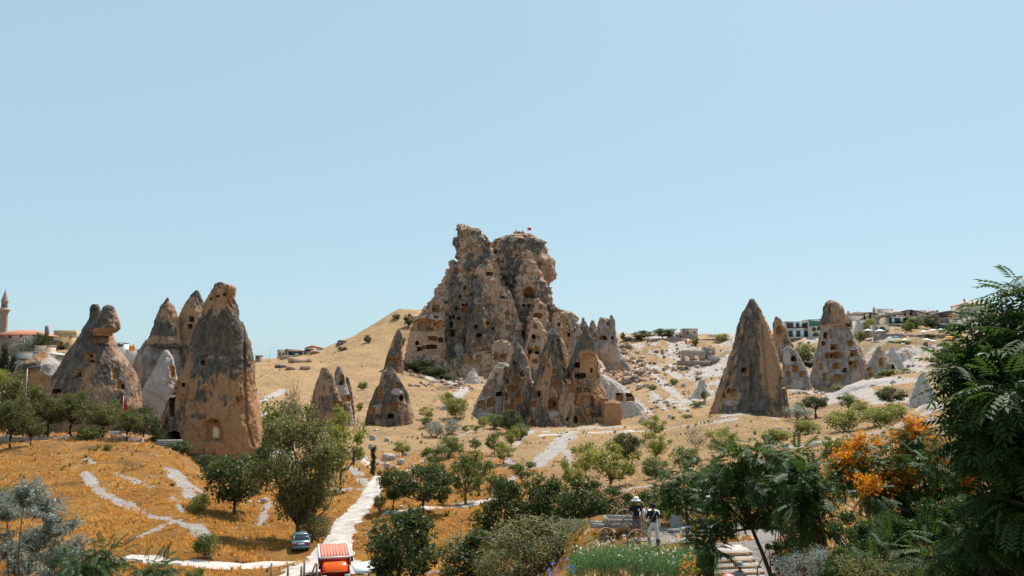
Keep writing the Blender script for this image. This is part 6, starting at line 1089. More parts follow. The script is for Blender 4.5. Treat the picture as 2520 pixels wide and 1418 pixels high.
lamp('tall street lamp with one arm among the terrace trees', 56, 1080, 141, 12.6, 2.0); lamp('thin lamp post on the saddle left of the golden hill', 664, 888, 435, 7.2, 1.6); lamp('thin lamp mast beside the window hole spire', 1462, 800, 400, 4.8, -1.2)
for a in [('bare mast above the hotels on the right ridge', 2287, 792, 385, 7.5), ('second mast beside the ridge mast', 2293, 790, 386, 6.), ('antenna mast on the skyline wall', 1760, 838, 440, 6.), ('short pole below the small hotel', 58, 868, 295, 5.)]: lamp(*a, 0)
# parasols
def parasol(label, px, py, w, D, mat, closed=False, group='cafe parasols on the right terraces', h=2.6, n=8, val=.12):
    k = D / F; c = at(px, py, D); o = empty('parasol', (c[0], c[1], c[2] - h), label=label, cat='parasol', group=group); MB().tube([(0, 0, -1.5), (0, 0, h)], .05, 6).build('pole', WOOD, o); r0 = w * k / 2
    if closed: MB().lathe([(.05, h - .1), (.16, h - .6), (.22, h - 1.7), (.1, h - 1.8)], 8).build('canopy', mat, o)
    else:
        ph = math.pi / n if n > 4 else math.pi / 4 + .3; R_ = r0 * (1 if n > 4 else 1.3); MB().lathe([(.02, h + r0 * .38), (R_ * .5, h + r0 * .2), (R_, h), (R_, h - val), (R_ * .96, h - val), (R_ * .5, h + r0 * .16), (.02, h + r0 * .33)], n, ph=ph).build('canopy', mat, o)
        for j in range(n): t = 2 * math.pi * j / n + ph; MB().bar((0, 0, h + r0 * .3), (R_ * .95 * math.cos(t), R_ * .95 * math.sin(t), h - .04), .03).build('rib', METAL, o)
TEALF = plain('teal_fabric', (.03, .22, .2), .8); ORF = plain('orange_fabric', (.75, .28, .03), .8)
for a in [('white parasol left of the round hotel arch', 2136, 814, 24, 362), ('white parasol right below the hotel arch', 2165, 815, 26, 362), ('leftmost white parasol of the upper right row', 2273, 817, 21, 350), ('middle white parasol of the upper right row', 2295, 814, 22, 350), ('white parasol third along the upper right row', 2318, 812, 22, 350), ('white parasol nearest the big leafy tree', 2349, 807, 16, 350), ('white parasol alone on the lower terrace', 2226, 838, 22, 338), ('larger white parasol of the lower pair', 2281, 837, 21, 335), ('smaller white parasol of the lower pair', 2297, 840, 17, 333), ('small white parasol behind the brown cone', 1791, 842, 14, 415)]: parasol(*a, WHITE)
parasol('teal parasol on the middle terrace', 2205, 831, 21, 342, TEALF); parasol('orange and white parasol by the big leafy tree', 2337, 831, 24, 338, ORF)
for a in [('closed white parasol on the lowest terrace, left', 2285, 846, 6, 330), ('closed white parasol on the lowest terrace, right', 2301, 846, 6, 330), ('closed white parasol beside the lower pair', 2314, 832, 6, 338), ('closed white parasol above the orange scrub', 2164, 840, 6, 345)]: parasol(*a, WHITE, True)
# balloon
def balloon():
    D = 402; k = D / F; c = at(1693, 842, D); o = empty('hot_air_balloon', (c[0], c[1], c[2]), label='small striped red and yellow balloon before the skyline wall', cat='balloon'); r0 = 8.7 * k; ms = [plain('balloon_yellow', (.75, .4, .06), .6, .05), plain('balloon_red', (.5, .07, .05), .6, .05), plain('balloon_white', (.75, .7, .64), .6, .05), ]
    pr = [(r0 * math.sin(t) * (1 if t < 1.9 else max(.2, 1 - .55 * (t - 1.9))), r0 * .85 * math.cos(t)) for t in np.linspace(.03, 2.75, 14)]; n = 24; V = []; 
    for g in range(12):
        mb = MB(); V = []; P = []
        for (rr, z) in pr:
            for j in range(3): t = 2 * math.pi * (g * 2 + j) / n; V.append((rr * math.cos(t), rr * math.sin(t), z))
        for i in range(len(pr) - 1):
            for j in range(2): P.append([i * 3 + j, (i + 1) * 3 + j, (i + 1) * 3 + j + 1, i * 3 + j + 1])
        mb.add(V, P).build('gore', ms[g % 3], o, True)
    MB().box((0, 0, -r0 * 1.35), (.9, .9, .7)).build('basket', WOOD, o)
    for x in (-.4, .4): MB().bar((x, 0, -r0 * 1.1), (x * 1.5, 0, -r0 * .75), .03).build('rope', FRAME, o)
balloon()
for a in [('left orange vase shaped ornament on the wall by the mushroom rock', 321, 853, 8), ('right orange vase shaped ornament on the wall by the mushroom rock', 328, 852, 9)]:
    c = at(a[1], a[2] + a[3], 300); k = 300 / F * a[3]; o = empty('vase', c, label=a[0], cat='vase', group='orange vases'); MB().lathe([(k * .2, -.5), (k * .25, 0), (k * .48, k * .5), (k * .45, k * .9), (k * .2, k * 1.2), (k * .26, k * 1.35)], 14).build('body', ORF, o, True); MB().lathe([(k * .27, k * 1.35), (k * .2, k * 1.42), (.01, k * 1.42)], 14).build('rim', OCHRE, o)
house('wall_block', 'low white masonry below the orange vases', 302, 308, 340, 862, 880, 4, 'flat', wall=STONEP, cat='wall')
# ------------------------------------------------------------------ vehicles, carts, steps, people
TYRE = plain('tyre', (.015, .015, .015), .9); CHROME = plain('rim_metal', (.5, .5, .5), .35, .1, 3, .8); BLUE = plain('car_blue', (.12, .2, .23), .3, .08, 3, .3, .5); REDL = glassm('tail_red', (.4, .01, .01), .2); PLATE = plain('plate_white', (.75, .75, .75), .5, .03)
def wheel(par, x, y, z, r, w, ax='x'):
    t = MB().lathe([(r * .62, -w / 2), (r * .95, -w / 2), (r, -w * .3), (r, w * .3), (r * .95, w / 2), (r * .62, w / 2)], 20).build('wheel', TYRE, par); q = MB().lathe([(.01, -w * .3), (r * .25, -w * .35), (r * .62, -w * .2), (r * .62, w * .2), (r * .25, w * .35), (.01, w * .3)], 20).build('rim', CHROME, t)
    t.location = (x, y, z); t.rotation_euler = (0, R(90), 0) if ax == 'x' else (R(90), 0, 0)
def section_loft(secs, name, mat, par, smooth=True):
    """secs: list of (y, [(x,z)...]) closed rings"""
    n = len(secs[0][1]); V = [(x, y, z) for y, q in secs for x, z in q]; P = [[i * n + j, i * n + (j + 1) % n, (i + 1) * n + (j + 1) % n, (i + 1) * n + j] for i in range(len(secs) - 1) for j in range(n)] + [list(range(n))[::-1], [(len(secs) - 1) * n + j for j in range(n)]]
    return link(name, meshdata(name, V, P, mat, smooth), par)
def car():
    p = hit(741, 1361, 60, 100); o = empty('parked_car', p, R(18), label='blue grey car parked in the shade under the tall tree, tail towards us', cat='car')
    def ring_(w, z0, z1, cr): return [(-w * .93, z0), (-w, z0 + .2), (-w, z0 + .4), (-w * .98, z1 - .08), (-w * cr, z1), (w * cr, z1), (w * .98, z1 - .08), (w, z0 + .4), (w, z0 + .2), (w * .93, z0)]
    body = section_loft([(-.02, ring_(.78, .34, .88, .9)), (.12, ring_(.84, .26, .96, .9)), (.5, ring_(.86, .22, .98, .9)), (2.2, ring_(.87, .2, .95, .9)), (3.4, ring_(.86, .22, .92, .88)), (4.1, ring_(.8, .28, .78, .85)), (4.25, ring_(.7, .35, .66, .85))], 'body', BLUE, o)
    def cab(w0, w1, z0, z1): return [(-w0, z0), (-w0 * .98, z0 + .12), (-w1, z1 - .06), (-w1 * .8, z1), (w1 * .8, z1), (w1, z1 - .06), (w0 * .98, z0 + .12), (w0, z0)]
    section_loft([(.42, cab(.74, .68, .92, .98)), (.8, cab(.78, .6, .92, 1.3)), (1.15, cab(.79, .58, .92, 1.42)), (2.1, cab(.79, .58, .92, 1.43)), (2.5, cab(.78, .6, .92, 1.32)), (3.1, cab(.74, .66, .9, .96))], 'cabin', GLASS, o)
    section_loft([(1.0, [(-.6, 1.385), (-.52, 1.43), (.52, 1.43), (.6, 1.385)]), (1.2, [(-.61, 1.4), (-.54, 1.46), (.54, 1.46), (.61, 1.4)]), (2.0, [(-.61, 1.4), (-.54, 1.465), (.54, 1.465), (.61, 1.4)]), (2.3, [(-.6, 1.37), (-.52, 1.41), (.52, 1.41), (.6, 1.37)])], 'roof', BLUE, o)
    for s in (-1, 1):
        MB().bar((s * .72, .45, .96), (s * .6, 1.05, 1.4), .09, .06).build('pillar', BLUE, o); MB().bar((s * .8, 1.75, .95), (s * .6, 1.75, 1.42), .06, .06).build('pillar', BLUE, o)
        MB().box((s * .62, -.02, .74), (.34, .1, .2)).build('tail_light', REDL, o); MB().box((s * .95, 2.5, .98), (.16, .1, .12)).build('mirror', BLUE, o)
        for y in (.8, 3.35): wheel(o, s * .76, y, .31, .31, .2)
    MB().box((0, -.05, .44), (1.6, .16, .2), taper=.96).build('bumper', BLUE, o); MB().box((0, -.06, .74), (.52, .03, .12)).build('number_plate', PLATE, o); MB().box((0, -.12, .3), (1.3, .06, .06)).build('bumper_trim', FRAME, o)
    MB().box((.1, -.085, .74), (.08, .01, .06)).build('plate_mark', FRAME, o)
car()
RT = plain('truck_red', (.42, .02, .015), .35, .1); PINK = plain('sun_bleached_red', (.6, .2, .14), .6, .1, 1.); PINK2 = plain('sun_bleached_red_worn', (.54, .17, .115), .6, .1, 1.); ALU = plain('aluminium', (.6, .6, .58), .45, .08, 3, .2); ORR = plain('fairing_orange_red', (.75, .1, .01), .2, .05); 
def truck():
    D = 55.5; x = at(851, 915, D)[0]; g = float(H(x, D)); zt = at(850, 1371, 54)[2]; Ht = zt - g; w = 2.12; L = 4.3; o = empty('box_truck', (x - .1, 53.9, g), R(15), label='red box truck with a sun bleached roof facing us at the road', cat='truck')
    zb = .95; MB().box((0, L / 2, (Ht + zb) / 2), (w - .06, L - .06, Ht - zb - .06)).build('cargo_box', RT, o)
    rf = MB().box((0, L / 2, Ht - .01), (w - .2, L - .2, .05)).build('roof', RT, o)
    for i in range(9): MB().box((-w / 2 + .15 + (w - .3) * (i + .5) / 9, L / 2, Ht + .02 + .006 * (i % 2)), ((w - .3) / 9 - .002, L - .24, .02)).build('roof_panel', PINK if i % 2 else PINK2, rf)
    for s in (-1, 1):
        MB().box((s * (w / 2 - .05), L / 2, Ht), (.12, L, .1)).build('edge_rail', ALU, o); MB().box((s * (w / 2 - .03), .02, (Ht + zb) / 2), (.09, .1, Ht - zb)).build('corner_post', ALU, o); MB().box((s * (w / 2 - .03), L - .02, (Ht + zb) / 2), (.09, .1, Ht - zb)).build('corner_post', ALU, o)
        MB().box((s * (w / 2 - .01), L / 2, (Ht + zb) / 2), (.05, L - .2, Ht - zb - .15)).build('side_panel', ALU, o)
        for y in (L - .9, -1.0): wheel(o, s * .85, y, .42, .42, .26)
        MB().box((s * 1.05, -1.35, 1.7), (.14, .08, .34)).build('mirror', FRAME, o); MB().box((s * .75, -1.83, .75), (.34, .06, .2)).build('headlight', PLATE, o)
    MB().box((0, .02, Ht - .02), (w, .12, .12)).build('front_rail', ALU, o); MB().box((0, L - .02, Ht - .02), (w, .12, .12)).build('rear_rail', ALU, o); MB().box((0, L / 2 - .8, .7), (.9, L + 1.6, .2)).build('chassis', FRAME, o)
    # rounded wind deflector over the cab
    pr = []
    for y, hw, z0, z1 in ((-.05, .82, Ht - 1.15, Ht - .22), (-.3, .84, Ht - 1.15, Ht - .27), (-.62, .8, Ht - 1.15, Ht - .45), (-.85, .72, Ht - 1.16, Ht - .75), (-.98, .6, Ht - 1.16, Ht - 1.05)):
        pr.append((y, [(-hw, z0), (-hw, z1 - .2), (-hw * .93, z1 - .06), (-hw * .8, z1), (hw * .8, z1), (hw * .93, z1 - .06), (hw, z1 - .2), (hw, z0)]))
    section_loft(pr, 'wind_deflector', ORR, o)
    zc = Ht - 1.15; cab = lambda hw, z0, z1: [(-hw, z0), (-hw, z0 + .5), (-hw * .97, z1 - .15), (-hw * .85, z1), (hw * .85, z1), (hw * .97, z1 - .15), (hw, z0 + .5), (hw, z0)]
    section_loft([(-.12, cab(.95, .5, zc)), (-.9, cab(.95, .5, zc)), (-1.2, cab(.94, .5, zc - .04)), (-1.6, cab(.93, .48, zc - .62)), (-1.8, cab(.9, .5, zc - .78))], 'cab', RT, o)
    MB().add([(-.8, -1.27, zc - .14), (.8, -1.27, zc - .14), (.86, -1.62, zc - .62), (-.86, -1.62, zc - .62)], [[0, 1, 2, 3]]).build('windscreen', TEAL, o); MB().box((0, -1.05, zc + .03), (1.6, .3, .06)).build('visor', PINK, o); MB().box((0, -1.84, .55), (1.85, .12, .3)).build('bumper', ALU, o)
truck()
parasol('big square white parasol beside the red truck', 908, 1396, 76, 49, plain('canvas_white', (.78, .8, .82), .8, .04), False, None, 2.6, 4, .14)
# fence posts by the bottom path
for k_, (x_, y_, h_, lb) in enumerate([(683, 1417, 1.0, 'leftmost weathered fence post'), (723, 1417, .95, 'second weathered fence post from the left'), (755, 1420, .8, 'short fence post in the weeds'), (762, 1425, 1.2, 'thick fence post before the broken rail')]):
    p = gat(x_, 53); o = empty('fence_post', p, label=lb, cat='fence post', group='old fence posts at the bottom'); MB().tube([(0, 0, -.3), (.02, 0, h_ + .3)], [.09, .07], 7).build('post', WOOD, o); MB().tube([(.02, 0, h_ + .3), (.03, 0, h_ + .36)], [.07, .04], 7).build('post_tip', WOODG, o)
p = gat(785, 52.5); o = empty('broken_fence', p, label='broken leaning rail fence beside the truck', cat='fence'); MB().bar((-.35, 0, 0), (.15, 0, 1.25), .1).build('leaning_rail', WOOD, o); MB().bar((.2, 0, -.3), (.2, .02, 1.2), .12).build('post', WOOD, o)
def spoked(par, r, n, mat, tw=.07, loc=(0, 0, 0), rot=(R(90), 0, 0), tyre=None):
    w = empty('wheel', loc); w.parent = par; w.rotation_euler = rot; m = MB(); k = 36; V = []; P = []
    for i in range(k):
        t = 2 * math.pi * i / k; c, s = math.cos(t), math.sin(t)
        for rr, z in ((r, -tw / 2), (r, tw / 2), (r - .055, tw / 2), (r - .055, -tw / 2)): V.append((rr * c, rr * s, z))
    for i in range(k):
        for j in range(4): P.append([i * 4 + j, ((i + 1) % k) * 4 + j, ((i + 1) % k) * 4 + (j + 1) % 4, i * 4 + (j + 1) % 4])
    m.add(V, P).build('rim', tyre or mat, w); MB().lathe([(.01, -.12), (.06, -.12), (.085, -.05), (.085, .05), (.06, .12), (.01, .12)], 12).build('hub', mat, w)
    for i in range(n): t = 2 * math.pi * i / n; MB().bar((.06 * math.cos(t), .06 * math.sin(t), 0), ((r - .04) * math.cos(t), (r - .04) * math.sin(t), 0), .04, .035).build('spoke', mat, w)
def ghit(px, py, a=24, b_=60): return hit(px, py, a, b_)
# wooden cart behind the men
g = gat(1535, 37.5); o = empty('wooden_cart', g, R(4), label='old grey plank hay cart behind the man in the white hat', cat='cart'); zc = at(1535, 1292, 37.5)[2] - g[2]
for i, (z, y) in enumerate(((0, -.5), (.18, -.5), (0, .5), (.18, .5))): MB().box((-.25 + (i % 2) * .02, y, zc + z + .1), (1.5, .05, .16), ry=.02 * (i - 1)).build('side_plank', WOODG, o)
for i in range(5): MB().box((-.25, -.4 + i * .2, zc - .02), (1.5, .18, .05)).build('bed_plank', WOODG, o)
for x in (-.95, .5): MB().box((x, 0, zc + .12), (.07, 1.1, .5)).build('end_board', WOOD, o)
MB().box((-1.3, -.3, zc + .03), (.75, .06, .2), ry=.05).build('tow_bar', WOODG, o); MB().box((-1.3, .3, zc + .03), (.75, .06, .2), ry=.05).build('tow_bar', WOODG, o); MB().tube([(.1, -.75, .5), (.1, .75, .5)], .05, 8).build('axle', WOOD, o); MB().bar((-1.1, 0, -.1), (-1.1, 0, zc), .08).build('prop', WOOD, o)
for y in (-.7, .7): spoked(o, .52, 10, WOOD, loc=(.1, y, .52))
g = gat(1563, 33.4); o = empty('cart_wheel', g, R(5), label='big loose cart wheel standing in the weeds in front of the men', cat='wheel'); spoked(o, .5, 10, WOOD, loc=(0, 0, .42), rot=(R(84), 0, 0))
g = gat(1581, 36.3); o = empty('cart_wheel', g, R(60), label='cart wheel edge seen between the two standing men', cat='wheel'); spoked(o, .62, 10, WOOD, loc=(0, 0, .62), rot=(R(88), 0, 0))
g = gat(1487, 34.5); o = empty('cart_wheel', g, R(25), label='broken small wheel beside the sunflower left of the cart', cat='wheel'); spoked(o, .42, 8, WOOD, loc=(0, 0, .4), rot=(R(80), 0, 0))
g = gat(1592, 38.5); o = empty('stone_block', g, R(10), label='white stone block with a small dark hole behind the men', cat='stone block'); MB().box((0, 0, .35), (.9, .6, .9), taper=.9).build('block', WHITEW, o); MB().box((-.05, -.3, .5), (.1, .06, .1)).build('hole', FRAME, o)
# log stump, timbers, bench
g = gat(1657, 40); o = empty('tree_stump', g, label='sawn tree stump standing on the pale yard', cat='stump'); MB().lathe([(.36, -.2), (.33, .1), (.29, .45), (.28, .55)], 14).build('trunk_section', WOODG, o, True); MB().lathe([(.28, .55), (.01, .56)], 14).build('cut_face', plain('cut_wood', (.45, .36, .26), .8), o)
for a, b_, lb in (((1637, 1312), (1692, 1302), 'long grey timber lying by the stump'), ((1645, 1317), (1690, 1311), 'shorter grey timber in front of the long one')):
    p, q = gat(a[0], 38 if 'long ' in lb else 36.8), gat(b_[0], 39 if 'long ' in lb else 37.6); o = empty('timber', (p + q) / 2, label=lb, cat='timber', group='timbers on the yard'); d = (q - p) / 2; MB().bar(-d + np.array((0, 0, .08)), d + np.array((0, 0, .08)), .16).build('beam', WOODG, o); MB().bar(d * .98 + np.array((0, 0, .08)), d * 1.02 + np.array((0, 0, .08)), .17).build('end_grain', WOOD, o)
g = gat(1712, 33); o = empty('bench', g, R(-8), label='dark slatted bench beside the flower bed', cat='bench')
for i in range(4): MB().box((0, -.22 + i * .14, .45), (1.15, .11, .04)).build('seat_slat', FRAME, o)
for i in range(3): MB().box((0, .3, .62 + i * .15), (1.15, .04, .1)).build('back_slat', FRAME, o)
for x in (-.5, .5):
    for y in (-.2, .26): MB().box((x, y, .2 if y < 0 else .45), (.07, .07, .5 if y < 0 else 1.05)).build('leg', FRAME, o)
g = gat(1611, 32.6); o = empty('bollard', g, label='dark short post at the edge of the flower bed', cat='post'); MB().lathe([(.07, -.2), (.07, .5), (.09, .52), (.09, .62), (.02, .68)], 10).build('post', FRAME, o); MB().box((0, -.075, .35), (.09, .02, .06)).build('tag', WHITEW, o)
# orange wheeled wagon half hidden by leaves
g = gat(1755, 41); o = empty('farm_wagon', g, R(-6), label='old farm wagon with orange wheels half hidden by leaves', cat='wagon'); OW = plain('orange_paint', (.5, .16, .04), .8, .3)
for x, y, r_w, m_ in ((-1.05, -.6, .6, WOOD), (-.35, .1, .5, OW), (.9, -.6, .5, OW), (.9, .6, .5, OW)): spoked(o, r_w, 12, m_, loc=(x, y, r_w), tyre=FRAME if x == -1.05 else None)
MB().box((.1, 0, .85), (2.4, .9, .08)).build('bed', WOODG, o); MB().box((-.3, 0, 1.15), (.7, .8, .06)).build('seat', plain('grey_seat', (.5, .5, .55), .7), o)
for s in (-1, 1): MB().box((.2, s * .45, 1.0), (2.2, .05, .2)).build('side_rail', OW, o); MB().bar((-.55, s * .35, .85), (-.55, s * .35, 1.15), .05).build('seat_post', FRAME, o)
# log steps
LOG = plain('log_brown', (.34, .22, .13), .85, .3, 5)
for k_, (yy, x0, x1, D_) in enumerate([(1368, 1752, 1850, 32.4), (1386, 1752, 1858, 31.8), (1401, 1752, 1872, 31.3), (1416, 1752, 1880, 30.8), (1432, 1750, 1888, 30.3)]):
    a, b_ = at(x0, yy, D_), at(x1, yy - 5, D_ + .15); m = (a + b_) / 2; o = empty('log_step', m, label=['topmost', 'second', 'third', 'fourth', 'lowest'][k_] + ' log step of the dirt stairway', cat='step', group='log steps'); d = b_ - m
    MB().tube([-d, d * .0 + np.array((0, 0, .02)), d], [.09, .1, .085], 9).build('log', LOG, o, True)
    V = [(-d[0], .02, -d[2] * 1 + .09), (d[0], .02, d[2] + .09), (d[0], 1.3, d[2] + .1), (-d[0], 1.3, -d[2] + .1), (-d[0], .02, -1.2), (d[0], .02, -1.2), (d[0], 1.3, -1.2), (-d[0], 1.3, -1.2)]
    MB().add(V, [[0, 1, 2, 3], [4, 7, 6, 5], [0, 4, 5, 1], [1, 5, 6, 2], [2, 6, 7, 3], [3, 7, 4, 0]]).build('tread', DUST, o)
    for x in (-.7, .75): MB().tube([(x * abs(d[0]), -.11, -.3), (x * abs(d[0]), -.11, .06)], .035, 6).build('peg', WOOD, o)
# sunflowers and maize row
def stalk(name, px, D, h, label, cat, group, bloom, seed):
    r = np.random.default_rng(seed); o = empty(name, gat(px, D), r.uniform(0, 6), label=label, cat=cat, group=group); MB().tube([(0, 0, 0), (.02, 0, h * .5), (.05, 0, h)], [.025, .02, .012], 5).build('stem', plain('green_stem', (.1, .14, .04), .8), o); C = []; 
    V = []; P = []
    for i in range(9):
        t = i * 2.4; z = h * (.2 + .75 * i / 9); d = np.array((math.cos(t), math.sin(t), 0)); s = np.array((-d[1], d[0], 0)) * .07; n = len(V); b0 = np.array((0, 0, z)); V += [b0, b0 + d * .2 + s + (0, 0, .1), b0 + d * .42 - (0, 0, .05), b0 + d * .2 - s + (0, 0, .1)]; P.append([n, n + 1, n + 2, n + 3])
    link('leaves', meshdata('leaves', V, P, LM['olive' if not bloom else 'green'], False, {'rnd': np.repeat(r.random(9), 4)}), o)
    if bloom:
        f = MB().lathe([(.01, .03), (.06, .02), (.06, -.01)], 12).build('flower_disc', plain('flower_brown', (.12, .06, .02), .9), o); f.location = (.05, -.06, h); f.rotation_euler = (R(75), 0, 0); m = MB()
        for i in range(14): t = 2 * math.pi * i / 14; c, s = math.cos(t), math.sin(t); m.add([(.05 * c, .05 * s, 0), (.11 * c - .03 * s, .11 * s + .03 * c, .01), (.17 * c, .17 * s, -.01), (.11 * c + .03 * s, .11 * s - .03 * c, .01)], [[0, 1, 2, 3]])
        m.build('petals', plain('petal_yellow', (.8, .33, .01), .7), f); o.rotation_euler[2] = 0
for a in [(1456, 33.5, 1.0, 'yellow sunflower left of the broken wheel', 1), (1410, 30.5, 1.3, 'large leaved sunflower at the left of the flower bed', 2), (1702, 31.5, 1.2, 'sunflower in front of the bench', 3)]: stalk('sunflower', a[0], a[1], a[2], a[3], 'sunflower', None, True, a[4])
ORD = 'first second third fourth fifth sixth seventh eighth ninth tenth eleventh twelfth thirteenth fourteenth fifteenth sixteenth seventeenth eighteenth nineteenth twentieth twenty-first twenty-second twenty-third twenty-fourth twenty-fifth twenty-sixth'.split()
for i in range(26): stalk('maize_stalk', 1098 + i * 5 + random.uniform(-2, 2), 70 + random.uniform(-2, 2), random.uniform(1.1, 1.7), ORD[i] + ' stalk from the left in the row below the orchard', 'maize', 'row of dry stalks', False, 20 + i)
for i in range(10): stalk('maize_stalk', 925 + i * 6 + random.uniform(-2, 2), 72 + random.uniform(-2, 2), random.uniform(.8, 1.4), ORD[i] + ' stalk from the left beside the road bend', 'maize', 'dry stalks by the road', False, 60 + i)

# ------------------------------------------------------------------ people
def skin_mesh(name, verts, edges, rad, mat, par, sub=1, root=0):
    me = bpy.data.meshes.new(name); me.from_pydata([tuple(v) for v in verts], edges, []); o = bpy.data.objects.new(name, me); COL.objects.link(o); o.parent = par
    sk = o.modifiers.new('Skin', 'SKIN'); sk.use_smooth_shade = True
    for i, r in enumerate(rad): rr = r if hasattr(r, '__len__') else (r, r); me.skin_vertices[0].data[i].radius = rr; me.skin_vertices[0].data[i].use_root = (i == root)
    if sub: s = o.modifiers.new('Sub', 'SUBSURF'); s.levels = sub; s.render_levels = sub
    me.materials.append(mat); return o
SKIN = plain('skin', (.34, .17, .1), .6, .1); SKIND = plain('skin_tanned', (.26, .11, .06), .6, .1)
def person(px, D, label, shirt, trousers, h=1.76, yaw=0, hat=None, shorts=False, arms=('down', 'down'), hair=(.03, .02, .015), strap=None, seat=False, detail=True, pos=None, group=None, skin=None, stance=.11):
    p = pos if pos is not None else gat(px, D); s = h / 1.76; sm = skin or SKIN; o = empty('person', p, yaw, label=label, cat='person', group=group)
    # front is -Y
    hip = .95; V = [(0, 0, hip), (0, .01, 1.16), (0, .0, 1.38), (0, 0, 1.5), (0, -.01, 1.56), (0, -.02, 1.66), (0, -.015, 1.74)]; E = [(i, i + 1) for i in range(6)]; Rd = [(.15, .11), (.14, .1), (.165, .105), (.06, .06), (.055, .055), (.085, .1), (.06, .07)]
    for sx in (-1, 1):
        n = len(V)
        if seat: L = [(sx * .1, -.02, hip - .05), (sx * .13, -.42, hip - .08), (sx * .13, -.44, hip - .5), (sx * .13, -.6, hip - .52)]
        else: L = [(sx * .1, 0, hip - .06), (sx * (stance + .01), -.015, .5), (sx * (stance + .02), .02, .09), (sx * (stance + .03), -.15, .045)]
        V += L; E += [(0, n), (n, n + 1), (n + 1, n + 2), (n + 2, n + 3)]; Rd += [.092, .062, .045, (.045, .035)]
    for sx, arm in zip((-1, 1), arms):
        n = len(V)
        if arm == 'down': A = [(sx * .19, 0, 1.42), (sx * .25, .02, 1.13), (sx * .26, -.06, .88)]
        elif arm == 'front': A = [(sx * .19, 0, 1.42), (sx * .27, .03, 1.15), (sx * .1, -.2, 1.18)]
        elif arm == 'hip': A = [(sx * .19, 0, 1.42), (sx * .31, .04, 1.16), (sx * .17, -.1, 1.0)]
        else: A = [(sx * .19, 0, 1.42), (sx * .24, -.08, 1.16), (sx * .2, -.36, 1.2)]
        V += A; E += [(2, n), (n, n + 1), (n + 1, n + 2)]; Rd += [.062, .044, .031]
        if detail:   # palm and five fingers
            d = np.array(A[2]) - np.array(A[1]); d /= np.linalg.norm(d); sd_ = np.cross(d, (0, 1, 0)); sd_ = sd_ / (np.linalg.norm(sd_) + 1e-6); w0 = np.array(A[2]); m = len(V); V.append(tuple(w0 + d * .07)); E.append((n + 2, m)); Rd.append((.036, .02))
            for q, (off, ln) in enumerate(((-.03, .07), (-.01, .085), (.01, .08), (.03, .06))):
                a = len(V); b0 = w0 + d * .1 + sd_ * off; V += [tuple(b0), tuple(b0 + d * ln * .5 + np.array((0, -.008, 0))), tuple(b0 + d * ln + np.array((0, -.03, 0)))]; E += [(m, a), (a, a + 1), (a + 1, a + 2)]; Rd += [.01, .009, .008]
            a = len(V); b0 = w0 + d * .04 + sd_ * .035 * -sx; V += [tuple(b0), tuple(b0 + d * .05 + sd_ * .02 * -sx + np.array((0, -.02, 0)))]; E += [(n + 2, a), (a, a + 1)]; Rd += [.012, .009]
    V = [tuple(c * s for c in v) for v in V]; Rd = [tuple(c * s for c in (r if hasattr(r, '__len__') else (r, r))) for r in Rd]; skin_mesh('body', V, E, Rd, sm, o)
    v = lambda *q: [tuple(c * s for c in k) for k in q]
    # shirt with sleeves
    SV = [(0, 0, .9), (0, .01, 1.16), (0, 0, 1.36), (0, 0, 1.475)]; SE = [(0, 1), (1, 2), (2, 3)]; SR = [(.17, .125), (.16, .12), (.185, .125), (.085, .075)]; i0 = 7 + 8
    for sx, arm in zip((-1, 1), arms):
        n = len(SV); A = {'down': [(sx * .19, 0, 1.42), (sx * .245, .018, 1.17)], 'front': [(sx * .19, 0, 1.42), (sx * .262, .028, 1.18)], 'hip': [(sx * .19, 0, 1.42), (sx * .3, .038, 1.19)]}.get(arm, [(sx * .19, 0, 1.42), (sx * .236, -.07, 1.2)])
        SV += A; SE += [(2, n), (n, n + 1)]; SR += [.078, .066]
    skin_mesh('shirt', v(*SV), SE, [tuple(c * s for c in (r if hasattr(r, '__len__') else (r, r))) for r in SR], shirt, o)
    TV = [(0, 0, 1.06), (0, 0, .93)]; TE = [(0, 1)]; TR = [(.16, .12), (.17, .13)]
    for sx in (-1, 1):
        n = len(TV)
        L = [(sx * .1, -.02, .88), (sx * .13, -.4, .87), (sx * .13, -.44, .5)] if seat else [(sx * .1, 0, .86), (sx * (stance + .01), -.012, .5)] + ([] if shorts else [(sx * (stance + .02), .018, .12)])
        TV += L; TE += [(1, n)] + [(n + i, n + i + 1) for i in range(len(L) - 1)]; TR += [.112, .085] + ([] if len(L) < 3 else [.068])
    skin_mesh('trousers', v(*TV), TE, [tuple(c * s for c in (r if hasattr(r, '__len__') else (r, r))) for r in TR], trousers, o)
    if not seat:
        for sx in (-1, 1): MB().box((sx * (stance + .03) * s, -.07 * s, .045 * s), (.1 * s, .28 * s, .09 * s), taper=.8).build('shoe', FRAME, o)
    hm = plain('hair_dark', hair, .7); z = 1.69 * s
    MB().lathe([(.112 * s, -.06 * s), (.118 * s, 0), (.1 * s, .07 * s), (.05 * s, .105 * s), (.005, .112 * s)], 14, c=(0, .012 * s, z)).build('hair', hm, o, True)
    if detail:
        for sx in (-1, 1): MB().lathe([(.003, -.012), (.013, 0), (.003, .012)], 8, c=(sx * .034 * s, -.115 * s, 1.675 * s)).build('eye', FRAME, o); MB().box((sx * .1 * s, 0, 1.66 * s), (.02 * s, .04 * s, .06 * s)).build('ear', sm, o)
        MB().prism([(-.016 * s, 1.63 * s), (.016 * s, 1.63 * s), (0, 1.68 * s)], -.145 * s, -.1 * s).build('nose', sm, o); MB().box((0, -.112 * s, 1.605 * s), (.05 * s, .02, .012 * s)).build('mouth', plain('lips', (.25, .08, .06), .6), o)
